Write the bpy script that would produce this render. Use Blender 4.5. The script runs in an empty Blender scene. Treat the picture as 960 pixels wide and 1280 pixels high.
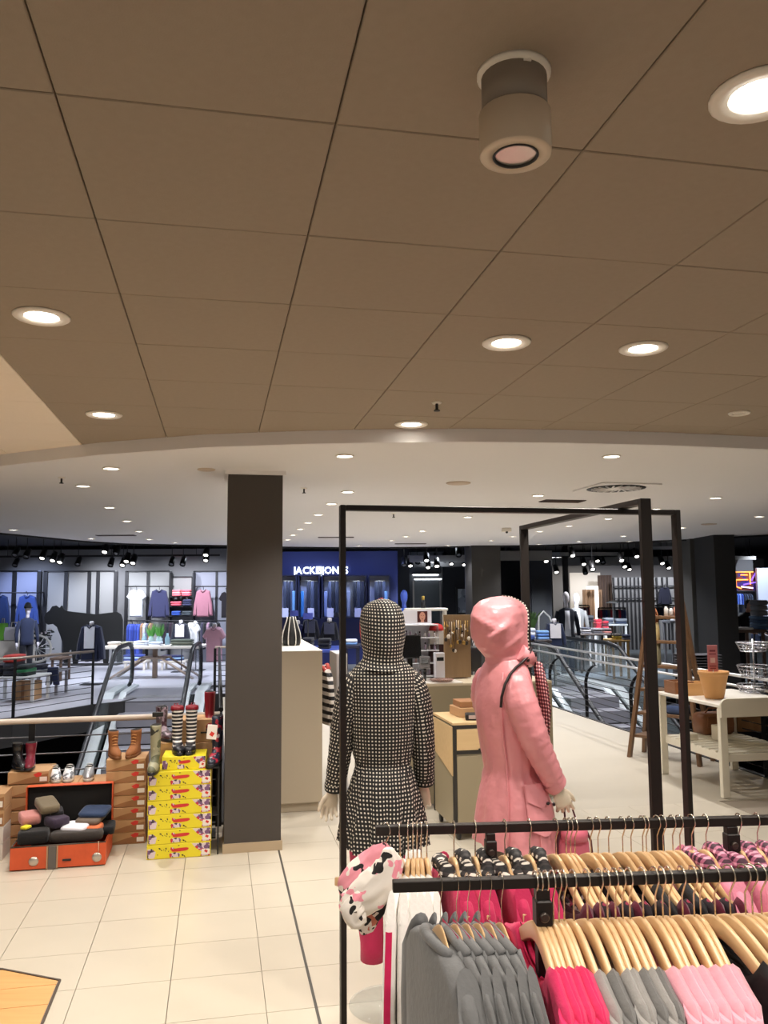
import bpy, bmesh, math, random
from mathutils import Vector, Matrix
random.seed(7)
sc = bpy.context.scene
COL = sc.collection
PI = math.pi
# ---------------------------------------------------------------- camera, world, exposure
F_PX, PITCH, ROLL, EYE = 1020.0, math.radians(5.71), math.radians(0.4), 1.95
_R, _U, _F = Vector((1, 0, 0)), Vector((0, -math.sin(PITCH), math.cos(PITCH))), Vector((0, math.cos(PITCH), math.sin(PITCH)))
CR = _R * math.cos(ROLL) - _U * math.sin(ROLL)
CU = _U * math.cos(ROLL) + _R * math.sin(ROLL)
cam_d = bpy.data.cameras.new('camera')
cam_d.sensor_fit = 'HORIZONTAL'
cam_d.sensor_width = 36.0
cam_d.lens = 36.0 * F_PX / 960.0
cam_d.clip_start = 0.05
cam = bpy.data.objects.new('camera', cam_d)
COL.objects.link(cam)
m4 = Matrix((CR, CU, -_F)).transposed().to_4x4()
m4.translation = Vector((0, 0, EYE))
cam.matrix_world = m4
sc.camera = cam
world = bpy.data.worlds.new('world')
sc.world = world
world.use_nodes = True
_bg = world.node_tree.nodes['Background']
_bg.inputs['Color'].default_value = (1.0, 0.91, 0.80, 1)
_bg.inputs['Strength'].default_value = 0.30
vs = sc.view_settings
vs.view_transform = 'Standard'
vs.look = 'None'
vs.gamma = 1.0
vs.use_curve_mapping = False
vs.exposure = 0.0
LAMP_NEAR, LAMP_MID, LAMP_FAR = 90.0, 105.0, 380.0
WARM, NEUT, COOL = (1.0, 0.93, 0.84), (1.0, 0.96, 0.92), (0.80, 0.88, 1.0)
A = math.radians(11.5)                      # the tiles run this much to the left of the view
UX, VX = Vector((math.cos(A), math.sin(A), 0)), Vector((-math.sin(A), math.cos(A), 0))


def T(u, v, z=0.0):
    p = UX * u + VX * v
    return Vector((p.x, p.y, z))


def ray(px, py):
    return CR * ((px - 480) / F_PX) + CU * ((640 - py) / F_PX) + _F


def P(px, py, z):
    d = ray(px, py)
    t = (z - EYE) / d.z
    return Vector((t * d.x, t * d.y, z))


def D(px, py, Y):
    d = ray(px, py)
    t = Y / d.y
    return Vector((t * d.x, Y, EYE + t * d.z))


def PV(px, py, v):
    """point of the vertical plane at tile coordinate v"""
    d = ray(px, py)
    t = v / d.dot(VX)
    return Vector((t * d.x, t * d.y, EYE + t * d.z))


def uv_of(p):
    return p.x * math.cos(A) + p.y * math.sin(A), -p.x * math.sin(A) + p.y * math.cos(A)


ORD = ['first', 'second', 'third', 'fourth', 'fifth', 'sixth', 'seventh', 'eighth', 'ninth', 'tenth', 'eleventh', 'twelfth',
       'thirteenth', 'fourteenth', 'fifteenth', 'sixteenth', 'seventeenth', 'eighteenth', 'nineteenth', 'twentieth',
       'twenty-first', 'twenty-second', 'twenty-third', 'twenty-fourth', 'twenty-fifth', 'twenty-sixth', 'twenty-seventh',
       'twenty-eighth', 'twenty-ninth', 'thirtieth', 'thirty-first', 'thirty-second', 'thirty-third', 'thirty-fourth',
       'thirty-fifth', 'thirty-sixth', 'thirty-seventh', 'thirty-eighth', 'thirty-ninth', 'fortieth']


# ---------------------------------------------------------------- materials
def lin(c):
    return tuple(((x / 255) / 12.92 if x / 255 <= 0.04045 else ((x / 255 + 0.055) / 1.055) ** 2.4) for x in c)


_mc = {}


def mat(name, col, rough=0.55, metal=0.0, noise=None, bump=None, emit=0.0, trans=0.0, ior=1.45, sheen=0.0, coat=0.0, spec=None, alpha=None):
    """plain procedural material; col is sRGB 0-255; noise = (scale, amount) varies the colour, bump = (scale, strength)"""
    if name in _mc:
        return _mc[name]
    m = bpy.data.materials.new(name)
    m.use_nodes = True
    nt = m.node_tree
    b = nt.nodes['Principled BSDF']
    c = lin(col)
    b.inputs['Base Color'].default_value = (*c, 1)
    b.inputs['Roughness'].default_value = rough
    b.inputs['Metallic'].default_value = metal
    if spec is not None:
        b.inputs['Specular IOR Level'].default_value = spec
    if alpha is not None:
        b.inputs['Alpha'].default_value = alpha
    if trans:
        b.inputs['Transmission Weight'].default_value = trans
        b.inputs['IOR'].default_value = ior
    if sheen:
        b.inputs['Sheen Weight'].default_value = sheen
    if coat:
        b.inputs['Coat Weight'].default_value = coat
    if emit:
        b.inputs['Emission Color'].default_value = (*c, 1)
        b.inputs['Emission Strength'].default_value = emit
    if noise or bump:
        tc = nt.nodes.new('ShaderNodeTexCoord')
    if noise:
        n = nt.nodes.new('ShaderNodeTexNoise')
        n.inputs['Scale'].default_value = noise[0]
        n.inputs['Detail'].default_value = 4
        nt.links.new(tc.outputs['Object'], n.inputs['Vector'])
        mx = nt.nodes.new('ShaderNodeMix')
        mx.data_type = 'RGBA'
        k = noise[1]
        mx.inputs[6].default_value = (*[max(0, x * (1 - k)) for x in c], 1)
        mx.inputs[7].default_value = (*[min(1, x * (1 + k)) for x in c], 1)
        nt.links.new(n.outputs['Fac'], mx.inputs[0])
        nt.links.new(mx.outputs[2], b.inputs['Base Color'])
    if bump:
        n2 = nt.nodes.new('ShaderNodeTexNoise')
        n2.inputs['Scale'].default_value = bump[0]
        n2.inputs['Detail'].default_value = 3
        nt.links.new(tc.outputs['Object'], n2.inputs['Vector'])
        bp = nt.nodes.new('ShaderNodeBump')
        bp.inputs['Strength'].default_value = bump[1]
        bp.inputs['Distance'].default_value = bump[2] if len(bump) > 2 else 0.01
        nt.links.new(n2.outputs['Fac'], bp.inputs['Height'])
        nt.links.new(bp.outputs['Normal'], b.inputs['Normal'])
    _mc[name] = m
    return m


def cloth(name, col, amt=0.08):
    return mat('cloth_' + name, col, rough=0.85, noise=(14, amt), bump=(60, 0.25), sheen=0.15, spec=0.25)


def _math(nt, op, a, b=None, clamp=False):
    n = nt.nodes.new('ShaderNodeMath')
    n.operation = op
    n.use_clamp = clamp
    for i, x in enumerate((a, b)):
        if x is None:
            continue
        if isinstance(x, (int, float)):
            n.inputs[i].default_value = x
        else:
            nt.links.new(x, n.inputs[i])
    return n.outputs[0]


def gingham(name, light, mid, dark, period, coords='UV', rough=0.7):
    """woven check: light where both threads are light, dark where both are dark"""
    if name in _mc:
        return _mc[name]
    m = bpy.data.materials.new(name)
    m.use_nodes = True
    nt = m.node_tree
    b = nt.nodes['Principled BSDF']
    b.inputs['Roughness'].default_value = rough
    tc = nt.nodes.new('ShaderNodeTexCoord')
    sp = nt.nodes.new('ShaderNodeSeparateXYZ')
    nt.links.new(tc.outputs[coords], sp.inputs[0])
    outs = []
    for ax in (0, 1) if coords == 'UV' else (0, 2):
        fr = _math(nt, 'FRACT', _math(nt, 'DIVIDE', sp.outputs[ax], period))
        outs.append(_math(nt, 'LESS_THAN', fr, 0.41))
    s = _math(nt, 'MULTIPLY', _math(nt, 'ADD', outs[0], outs[1]), 0.5)
    cr = nt.nodes.new('ShaderNodeValToRGB')
    cr.color_ramp.interpolation = 'CONSTANT'
    e = cr.color_ramp.elements
    e[0].position, e[0].color = 0.0, (*lin(dark), 1)
    e[1].position, e[1].color = 0.4, (*lin(mid), 1)
    k = e.new(0.9)
    k.color = (*lin(light), 1)
    nt.links.new(s, cr.inputs[0])
    nt.links.new(cr.outputs[0], b.inputs['Base Color'])
    _mc[name] = m
    return m


def stripes(name, c1, c2, period, axis=2, duty=0.5, coords='Object', rough=0.6):
    if name in _mc:
        return _mc[name]
    m = bpy.data.materials.new(name)
    m.use_nodes = True
    nt = m.node_tree
    b = nt.nodes['Principled BSDF']
    b.inputs['Roughness'].default_value = rough
    tc = nt.nodes.new('ShaderNodeTexCoord')
    sp = nt.nodes.new('ShaderNodeSeparateXYZ')
    nt.links.new(tc.outputs[coords], sp.inputs[0])
    fr = _math(nt, 'FRACT', _math(nt, 'DIVIDE', sp.outputs[axis], period))
    s = _math(nt, 'LESS_THAN', fr, duty)
    mx = nt.nodes.new('ShaderNodeMix')
    mx.data_type = 'RGBA'
    mx.inputs[6].default_value = (*lin(c1), 1)
    mx.inputs[7].default_value = (*lin(c2), 1)
    nt.links.new(s, mx.inputs[0])
    nt.links.new(mx.outputs[2], b.inputs['Base Color'])
    _mc[name] = m
    return m


def blotches(name, base, spots, scale, rough=0.75):
    """printed blotches: spots = [(colour, threshold, seed)], larger threshold = fewer"""
    if name in _mc:
        return _mc[name]
    m = bpy.data.materials.new(name)
    m.use_nodes = True
    nt = m.node_tree
    b = nt.nodes['Principled BSDF']
    b.inputs['Roughness'].default_value = rough
    tc = nt.nodes.new('ShaderNodeTexCoord')
    prev = None
    for col, th, seed in spots:
        mp = nt.nodes.new('ShaderNodeMapping')
        mp.inputs['Location'].default_value = (seed, seed * 1.7, seed * 0.6)
        nt.links.new(tc.outputs['Object'], mp.inputs[0])
        n = nt.nodes.new('ShaderNodeTexNoise')
        n.inputs['Scale'].default_value = scale
        n.inputs['Detail'].default_value = 1.5
        nt.links.new(mp.outputs[0], n.inputs['Vector'])
        s = _math(nt, 'GREATER_THAN', n.outputs['Fac'], th)
        mx = nt.nodes.new('ShaderNodeMix')
        mx.data_type = 'RGBA'
        mx.inputs[6].default_value = (*lin(base), 1)
        if prev:
            nt.links.new(prev, mx.inputs[6])
        mx.inputs[7].default_value = (*lin(col), 1)
        nt.links.new(s, mx.inputs[0])
        prev = mx.outputs[2]
    nt.links.new(prev, b.inputs['Base Color'])
    _mc[name] = m
    return m


def woodmat(name, c1, c2, scale=3.0, rough=0.45, axis=0):
    if name in _mc:
        return _mc[name]
    m = bpy.data.materials.new(name)
    m.use_nodes = True
    nt = m.node_tree
    b = nt.nodes['Principled BSDF']
    b.inputs['Roughness'].default_value = rough
    tc = nt.nodes.new('ShaderNodeTexCoord')
    mp = nt.nodes.new('ShaderNodeMapping')
    s = [14, 14, 14]
    s[axis] = 1.2
    mp.inputs['Scale'].default_value = s
    nt.links.new(tc.outputs['Object'], mp.inputs[0])
    n = nt.nodes.new('ShaderNodeTexNoise')
    n.inputs['Scale'].default_value = scale
    n.inputs['Detail'].default_value = 6
    nt.links.new(mp.outputs[0], n.inputs['Vector'])
    mx = nt.nodes.new('ShaderNodeMix')
    mx.data_type = 'RGBA'
    mx.inputs[6].default_value = (*lin(c1), 1)
    mx.inputs[7].default_value = (*lin(c2), 1)
    nt.links.new(n.outputs['Fac'], mx.inputs[0])
    nt.links.new(mx.outputs[2], b.inputs['Base Color'])
    _mc[name] = m
    return m


# ---------------------------------------------------------------- mesh builder
class MB:
    def __init__(s):
        s.v, s.f, s.m, s.s, s.uv = [], [], [], [], []

    def add(s, vs_, fs, mi=0, smooth=False, uvs=None):
        o = len(s.v)
        s.v += [tuple(p) for p in vs_]
        for k, f in enumerate(fs):
            s.f.append([i + o for i in f])
            s.m.append(mi)
            s.s.append(smooth)
            s.uv.append([uvs[i] for i in f] if uvs and not isinstance(uvs[0], list) else (uvs[k] if uvs else None))
        return s

    def box(s, c, size, rz=0.0, mi=0, rx=0.0, ry=0.0):
        x, y, z = size[0] / 2, size[1] / 2, size[2] / 2
        M = Matrix.Translation(Vector(c)) @ Matrix.Rotation(rz, 4, 'Z') @ Matrix.Rotation(ry, 4, 'Y') @ Matrix.Rotation(rx, 4, 'X')
        vs_ = [M @ Vector((a * x, b * y, d * z)) for a, b, d in
               ((-1, -1, -1), (1, -1, -1), (1, 1, -1), (-1, 1, -1), (-1, -1, 1), (1, -1, 1), (1, 1, 1), (-1, 1, 1))]
        return s.add(vs_, [(3, 2, 1, 0), (4, 5, 6, 7), (0, 1, 5, 4), (1, 2, 6, 5), (2, 3, 7, 6), (3, 0, 4, 7)], mi)

    def rbox(s, c, size, r=0.01, rz=0.0, mi=0, rx=0.0, ry=0.0, smooth=False):
        """box whose edges are chamfered by r"""
        x, y, z = size[0] / 2, size[1] / 2, size[2] / 2
        r = min(r, x * .9, y * .9, z * .9)
        M = Matrix.Translation(Vector(c)) @ Matrix.Rotation(rz, 4, 'Z') @ Matrix.Rotation(ry, 4, 'Y') @ Matrix.Rotation(rx, 4, 'X')
        rings = []
        for zz, ins in ((-z, r), (-z + r, 0), (z - r, 0), (z, r)):
            X, Y = x - ins, y - ins
            q = r * 0.6 if ins == 0 else r * 0.4
            rings.append([M @ Vector(p) for p in ((-X + q, -Y, zz), (X - q, -Y, zz), (X, -Y + q, zz), (X, Y - q, zz),
                                                  (X - q, Y, zz), (-X + q, Y, zz), (-X, Y - q, zz), (-X, -Y + q, zz))])
        return s.loft(rings, mi=mi, smooth=smooth)

    def loft(s, rings, mi=0, smooth=True, closed=True, cap=True, uvscale=None):
        n = len(rings[0])
        vs_, uvs = [], []
        vacc = 0.0
        for k, r in enumerate(rings):
            if k:
                vacc += sum((Vector(a) - Vector(b)).length for a, b in zip(r, rings[k - 1])) / n
            u = 0.0
            for i, p in enumerate(r):
                if i:
                    u += (Vector(p) - Vector(r[i - 1])).length
                vs_.append(p)
                uvs.append((u, vacc))
        fs, fu = [], []
        kk = n if closed else n - 1
        for a in range(len(rings) - 1):
            for i in range(kk):
                j = (i + 1) % n
                q = (a * n + i, a * n + j, (a + 1) * n + j, (a + 1) * n + i)
                fs.append(q)
                t = [uvs[w] for w in q]
                if j == 0:
                    g0 = uvs[a * n + n - 1][0] + (Vector(rings[a][-1]) - Vector(rings[a][0])).length
                    g1 = uvs[(a + 1) * n + n - 1][0] + (Vector(rings[a + 1][-1]) - Vector(rings[a + 1][0])).length
                    t[1], t[2] = (g0, t[1][1]), (g1, t[2][1])
                fu.append(t)
        s.add(vs_, fs, mi, smooth, fu)
        if cap and closed:
            o = len(s.v) - len(vs_)
            s.f += [[o + i for i in reversed(range(n))], [o + (len(rings) - 1) * n + i for i in range(n)]]
            s.m += [mi, mi]
            s.s += [False, False]
            s.uv += [None, None]
        return s

    def tube(s, path, r, n=8, mi=0, smooth=True, cap=True, flat=1.0):
        path = [Vector(p) for p in path]
        rings = []
        up = Vector((0, 0, 1))
        prev = None
        for i, p in enumerate(path):
            t = (path[min(i + 1, len(path) - 1)] - path[max(i - 1, 0)])
            if t.length < 1e-9:
                t = Vector((0, 0, 1))
            t.normalize()
            if prev is None:
                a = t.cross(up)
                if a.length < 1e-3:
                    a = t.cross(Vector((0, 1, 0)))
                a.normalize()
            else:
                a = prev - t * prev.dot(t)
                a.normalize()
            prev = a
            b = t.cross(a)
            rr = r[i] if isinstance(r, (list, tuple)) else r
            rings.append([p + a * (math.cos(2 * PI * k / n) * rr) + b * (math.sin(2 * PI * k / n) * rr * flat) for k in range(n)])
        return s.loft(rings, mi, smooth, True, cap)

    def cyl(s, c, r, h, n=16, mi=0, r2=None, smooth=True):
        r2 = r if r2 is None else r2
        c = Vector(c)
        rings = [[c + Vector((math.cos(2 * PI * k / n) * q, math.sin(2 * PI * k / n) * q, zz)) for k in range(n)] for q, zz in ((r, 0), (r2, h))]
        return s.loft(rings, mi, smooth)

    def lathe(s, c, prof, n=20, mi=0, smooth=True, cap=True, sy=1.0):
        c = Vector(c)
        rings = [[c + Vector((math.cos(2 * PI * k / n) * q, math.sin(2 * PI * k / n) * q * sy, zz)) for k in range(n)] for q, zz in prof]
        return s.loft(rings, mi, smooth, True, cap)

    def ball(s, c, r, n=12, mi=0, sq=(1, 1, 1)):
        c = Vector(c)
        rings = []
        for a in range(1, n):
            th = PI * a / n
            rings.append([c + Vector((math.sin(th) * math.cos(2 * PI * k / n) * r * sq[0], math.sin(th) * math.sin(2 * PI * k / n) * r * sq[1], -math.cos(th) * r * sq[2])) for k in range(n)])
        return s.loft(rings, mi, True)

    def prism(s, poly, d0, d1, frame, mi=0, smooth=False):
        """poly of (a, b) extruded along the third axis; frame(a, b, d) -> point"""
        n = len(poly)
        vs_ = [frame(a, b, d0) for a, b in poly] + [frame(a, b, d1) for a, b in poly]
        fs = [list(reversed(range(n))), list(range(n, 2 * n))] + [[i, (i + 1) % n, n + (i + 1) % n, n + i] for i in range(n)]
        return s.add(vs_, fs, mi, smooth)

    def mesh(s, name, mats):
        me = bpy.data.meshes.new(name)
        me.from_pydata(s.v, [], s.f)
        mats = mats if isinstance(mats, (list, tuple)) else [mats]
        for q in mats:
            me.materials.append(q)
        me.polygons.foreach_set('material_index', s.m)
        me.polygons.foreach_set('use_smooth', s.s)
        if any(u is not None for u in s.uv):
            l = me.uv_layers.new(name='UVMap')
            flat = []
            for f, u in zip(s.f, s.uv):
                for i in range(len(f)):
                    flat += list(u[i]) if u else [0, 0]
            l.data.foreach_set('uv', flat)
        bm = bmesh.new()
        bm.from_mesh(me)
        bmesh.ops.recalc_face_normals(bm, faces=bm.faces)
        bm.to_mesh(me)
        bm.free()
        me.update()
        return me


def obj(name, mesh_or_mb, mats=None, parent=None, loc=(0, 0, 0), rz=0.0, label=None):
    me = mesh_or_mb.mesh(name, mats) if isinstance(mesh_or_mb, MB) else mesh_or_mb
    o = bpy.data.objects.new(name, me)
    COL.objects.link(o)
    o.location = loc
    o.rotation_euler = (0, 0, rz)
    if parent:
        o.parent = parent
    if label:
        o['label'] = label
    return o


def tag(o, label, cat, group=None):
    o['label'] = label
    o['category'] = cat
    if group:
        o['group'] = group
    return o


def thing(name, label, cat, loc=(0, 0, 0), rz=0.0, group=None):
    o = bpy.data.objects.new(name, None)
    o.empty_display_size = 0.05
    COL.objects.link(o)
    o.location = loc
    o.rotation_euler = (0, 0, rz)
    return tag(o, label, cat, group)


def struct(name, mb, mats, parent=None, loc=(0, 0, 0), rz=0.0):
    o = obj(name, mb, mats, parent, loc, rz)
    if not parent:
        o['kind'] = 'structure'
    return o


def copy_tree(o, loc=None, rz=None, label=None, group=None, parent=None):
    c = o.copy()
    COL.objects.link(c)
    if parent:
        c.parent = parent
    for ch in list(o.children):
        copy_tree(ch, parent=c)
    if loc is not None:
        c.location = loc
    if rz is not None:
        c.rotation_euler = (0, 0, rz)
    if label:
        c['label'] = label
    if group:
        c['group'] = group
    return c


def lamp(name, parent, loc, power, color, angle=130, blend=0.6, size=0.05, aim=None):
    d = bpy.data.lights.new(name, 'SPOT')
    d.energy = power
    d.color = color
    d.spot_size = math.radians(angle)
    d.spot_blend = blend
    d.shadow_soft_size = size
    o = bpy.data.objects.new(name, d)
    COL.objects.link(o)
    o.location = loc
    if aim is not None:
        o.rotation_euler = Vector(aim).to_track_quat('-Z', 'Y').to_euler()
    if parent:
        o.parent = parent
    return o


def pbox(mb, x0, y0, x1, y1, Y, dep, mi=0, r=0.0):
    """a box whose front, at depth Y, spans the given part of the view (real size at that depth)"""
    a, b = D(x0, y0, Y), D(x1, y1, Y)
    c = ((a.x + b.x) / 2, Y + dep / 2, (a.z + b.z) / 2)
    sz = (abs(b.x - a.x), dep, abs(a.z - b.z))
    return mb.rbox(c, sz, r, mi=mi) if r else mb.box(c, sz, mi=mi)


def evaluated_mesh(o, name):
    dg = bpy.context.evaluated_depsgraph_get()
    me = bpy.data.meshes.new_from_object(o.evaluated_get(dg))
    me.name = name
    return me
# ---------------------------------------------------------------- the setting
Z_UP, Z_LO = 3.016, 2.93
m_tile = mat('cream_floor_tile', (196, 186, 168), rough=0.30, noise=(3.0, 0.05), spec=0.4)
m_grout = mat('floor_grout', (150, 138, 122), rough=0.8)
m_floor2 = mat('cream_floor_far', (188, 178, 160), rough=0.38, noise=(2.0, 0.05))
m_floor_dark = mat('grey_shop_floor', (184, 182, 190), rough=0.45, noise=(0.8, 0.15))
m_floor_teal = mat('slate_shop_floor', (84, 92, 98), rough=0.35, noise=(0.9, 0.2))
m_ceil = mat('taupe_ceiling_tile', (158, 144, 127), rough=0.9, noise=(40, 0.06), bump=(220, 0.08))
m_cream = mat('cream_ceiling_tile', (240, 226, 208), rough=0.9, noise=(40, 0.03))
m_white = mat('white_plaster', (228, 226, 226), rough=0.85)
m_slab = mat('ceiling_void', (96, 82, 68), rough=0.95)
m_black = mat('black_paint', (22, 21, 21), rough=0.5)
m_darkceil = mat('dark_shop_ceiling', (36, 36, 38), rough=0.9)
m_chrome = mat('brushed_steel', (205, 205, 205), rough=0.30, metal=0.65)
m_lens = mat('lamp_lens', (255, 246, 232), emit=14.0)
m_lens_s = mat('lamp_lens_cool', (255, 250, 242), emit=9.0)
m_ring = mat('white_lamp_ring', (235, 228, 216), rough=0.5)
m_rail_wood = mat('pale_handrail', (206, 190, 174), rough=0.35, noise=(8, 0.06))
m_wood_floor = woodmat('oak_boards', (196, 140, 80), (228, 176, 112), 2.0, 0.4, axis=0)


def slab(poly, z0, z1):
    mb = MB()
    mb.prism([(p[0], p[1]) for p in poly], z0, z1, lambda a, b, d: Vector((a, b, d)))
    return mb


V_EDGE, U_EDGE, U_VOID = 7.36, 5.66, 0.10
FAR_L = [(-11.0, 9.0), (-7.6, 11.6), (-6.0, 13.35), (-5.25, 14.9), (-4.85, 15.3), (-4.66, 16.2), (-2.72, 16.42), (-2.62, 15.8), (-2.2, 15.9)]   # far rim of the left void
E_ = lambda u, v: tuple(T(u, v)[:2])
# floors: near zone, walkway between the voids, far shops
floor = struct('floor', slab([E_(-14, -4), E_(14, -4), E_(14, 4.6), E_(U_EDGE, 4.6), E_(U_EDGE, V_EDGE), E_(-14, V_EDGE)], -0.25, -0.012), m_grout)
v_end = uv_of(Vector((-2.2, 15.9, 0)))[1]
struct('floor', slab([E_(U_VOID, 7.09), E_(U_EDGE, 7.09), E_(U_EDGE, 16.6), E_(U_VOID, 16.2)], -0.25, -0.002), m_floor2)
struct('floor', slab([*FAR_L, E_(U_VOID, 16.2), (0.5, 17.5), (0.5, 34), (-18, 34), (-18, 9.0)], -0.25, -0.004), m_floor_dark)
struct('floor', slab([E_(U_VOID, 16.2), E_(U_EDGE, 16.6), (3.0, 17.2), (14, 17.2), (18, 34), (0.5, 34), (0.5, 17.5)], -0.25, -0.006), m_floor_teal)
lowf = struct('floor', slab([(-18, -4), (18, -4), (18, 34), (-18, 34)], -4.7, -4.5), mat('lower_floor', (96, 94, 96), rough=0.4, noise=(0.7, 0.25)))
# separate floor tiles, as far as they can be told apart
TW, TL = 0.459, 0.431
tile_mesh = MB().box((0, 0, -0.006), (TW - 0.0035, TL - 0.0035, 0.012)).mesh('tile', m_tile)
half_mesh = MB().box((0, 0, -0.006), (0.225, TL - 0.0035, 0.012)).mesh('tile', m_tile)
wood_poly = [T(-2.6, 3.0), T(-0.77, 3.0), T(-0.77, 4.62), T(-1.10, 4.82), T(-2.6, 4.98)]
for i in range(-8, 11):
    for j in range(0, 13):
        v = 2.13 + j * TL
        if v > V_EDGE - 0.1:
            continue
        if i <= 1:
            u = -0.209 + (i - 0.5) * TW + TW
            if i == 1:                              # the narrow course against the joint
                o = obj('tile', half_mesh, parent=floor, loc=T(0.250 + 0.1135, v), rz=A)
                continue
            if u < -0.9 and v < 4.55 and u > -2.7:
                continue
        else:
            u = 0.483 + (i - 1.5) * TW
            if v > 6.2 and u > 5.5:
                continue
        obj('tile', tile_mesh, parent=floor, loc=T(u, v), rz=A)
for row in range(7):                                 # oak boards in the corner, cut to the slanting edge
    v0 = 3.55 + row * 0.205
    mb = MB()
    e = -0.772
    vtop = v0 + 0.2
    pts = [(-2.5, v0), (e, v0), (e, vtop), (-2.5, vtop)]
    if vtop > 4.60:
        pts = [(-2.5, v0), (e, v0), (e, min(vtop, 4.61)), (-1.08, 4.80), (-2.5, 4.80)] if v0 < 4.6 else None
    if pts:
        mb.prism(pts, -0.012, 0.003, lambda a, b, d: T(a, b, d))
        obj('floor_board', mb, m_wood_floor, floor)
mb = MB()
for a, b in (((-0.762, 3.0), (-0.762, 4.615)), ((-0.762, 4.615), (-1.09, 4.815)), ((-1.09, 4.815), (-2.5, 4.815))):
    pa, pb = T(*a), T(*b)
    d = pb - pa
    mb.box((pa + pb) / 2 + Vector((0, 0, 0.0)), (d.length, 0.012, 0.012), rz=math.atan2(d.y, d.x))
struct('trim_1', mb, mat('dark_trim', (70, 55, 42), rough=0.5))
mb = MB().box(T(0.483, 4.2, -0.004) , (0.014, 6.2, 0.0105), rz=A)
struct('trim_2', mb, mat('joint_strip', (88, 84, 78), rough=0.4, metal=0.5))

# rims of the floor slabs (the dark edge one sees along the voids)
mb = MB()
for a, b in zip(FAR_L, FAR_L[1:]):
    d = Vector(b) - Vector(a)
    mb.box(((a[0] + b[0]) / 2, (a[1] + b[1]) / 2, -0.22), (d.length + 0.02, 0.06, 0.46), rz=math.atan2(d.y, d.x))
struct('trim_3', mb, mat('slab_edge', (46, 44, 44), rough=0.6))
mb = MB().box(T(-6.95, V_EDGE + 0.02, -0.2), (14.1, 0.05, 0.42), rz=A)
mb.box(T(U_EDGE + 0.02, (V_EDGE + 16.6) / 2, -0.2), (0.05, 9.3, 0.42), rz=A)
mb.box(T(U_VOID - 0.02, 11.8, -0.2), (0.05, 8.8, 0.42), rz=A)
struct('trim_4', mb, mat('slab_edge', (46, 44, 44), rough=0.6))

# upper ceiling: one tile = one object; the last rows run on above the lower ceiling
NEAR_ARC = [(-12, 12.5), (-9, 9.6), (-6, 7.65), (-4.4, 6.75), (-3.0, 6.18), (-1.98, 5.66), (-1.2, 5.40), (-0.5, 5.30), (0.0, 5.27), (0.6, 5.27), (1.2, 5.33), (1.9, 5.44), (2.7, 5.64), (3.6, 5.95), (4.8, 6.5), (6.2, 7.4), (9, 10.0), (11, 12.5)]
FAR_ARC = [(-12, 12.6), (-9.0, 10.5), (-6.9, 11.4), (-5.95, 12.6), (-5.7, 13.5), (-5.4, 14.6), (-4.9, 15.4), (-4.0, 15.9), (-3.0, 16.2), (-2.1, 16.8), (-1.0, 17.15), (0.0, 17.3), (1.0, 17.2), (2.0, 17.0), (3.3, 16.85), (4.44, 16.2), (5.72, 15.35), (6.7, 14.2), (8.0, 13.0), (11, 12.6)]
ceil = struct('ceiling', slab([(-12, -4), (11, -4), (11, 12.4), *reversed(NEAR_ARC[1:-1]), (-12, 12.4)], Z_UP + 0.012, Z_UP + 0.25), m_slab)
CW, CL = 0.605, 0.593
ct = MB().rbox((0, 0, 0.01), (CW - 0.0036, CL - 0.0036, 0.02), 0.0025)
ct_t, ct_c = ct.mesh('tile', m_ceil), ct.mesh('tile', m_cream)


def arc_y(x):
    for (x0, y0), (x1, y1) in zip(NEAR_ARC, NEAR_ARC[1:]):
        if x0 <= x <= x1:
            return y0 + (y1 - y0) * (x - x0) / (x1 - x0)
    return 9


for i in range(-8, 9):
    for j in range(-2, 13):
        u, v = 0.25 + (i + 0.5) * CW, 1.75 + (j + 0.5) * CL
        p = T(u, v, Z_UP)
        if p.y - 0.85 > arc_y(p.x) or abs(p.x) > 4.6:
            continue
        o = obj('tile', ct_c if i < -2 else ct_t, parent=ceil, loc=p, rz=A)
        o.rotation_euler = (random.uniform(-0.002, 0.002), random.uniform(-0.002, 0.002), A)
# fascia and lower ceiling
mb = MB()
out = []
fas_a = [(x, y) for x, y in NEAR_ARC]
n = len(fas_a)
vv = [(x, y + d, z) for d, z in ((-.03, Z_LO - .001), (-.03, Z_UP + .03), (-.01, Z_UP + .03), (-.01, Z_LO - .001)) for x, y in fas_a]
ff = []
for i in range(n - 1):
    for k in range(4):
        a, b = k * n, ((k + 1) % 4) * n
        ff.append((a + i, a + i + 1, b + i + 1, b + i))
mb.add(vv, ff, 0, False)
struct('trim_5', mb, m_white)
struct('ceiling', slab([*NEAR_ARC, *reversed(FAR_ARC)], Z_LO, Z_LO + 0.06), m_white)
mb = MB()
for a, b in zip(FAR_ARC, FAR_ARC[1:]):
    d = Vector(b) - Vector(a)
    mb.box(((a[0] + b[0]) / 2, (a[1] + b[1]) / 2 + 0.03, Z_LO + 0.22), (d.length + 0.03, 0.04, 0.5), rz=math.atan2(d.y, d.x))
struct('trim_6', mb, m_darkceil)
struct('ceiling', slab([(-18, 9), (18, 9), (18, 36), (-18, 36)], 3.45, 3.6), m_darkceil)
# outer walls of the shop floor
m_wall_d = mat('dark_grey_wall', (74, 74, 78), rough=0.8)
struct('wall_back', MB().box((0, 34.1, 0.2), (36, 0.2, 9.4)), m_wall_d)
struct('wall_left', MB().box((-18.1, 15, 0.2), (0.2, 38, 9.4)), m_wall_d)
struct('wall_right', MB().box((18.1, 15, 0.2), (0.2, 38, 9.4)), m_wall_d)

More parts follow.
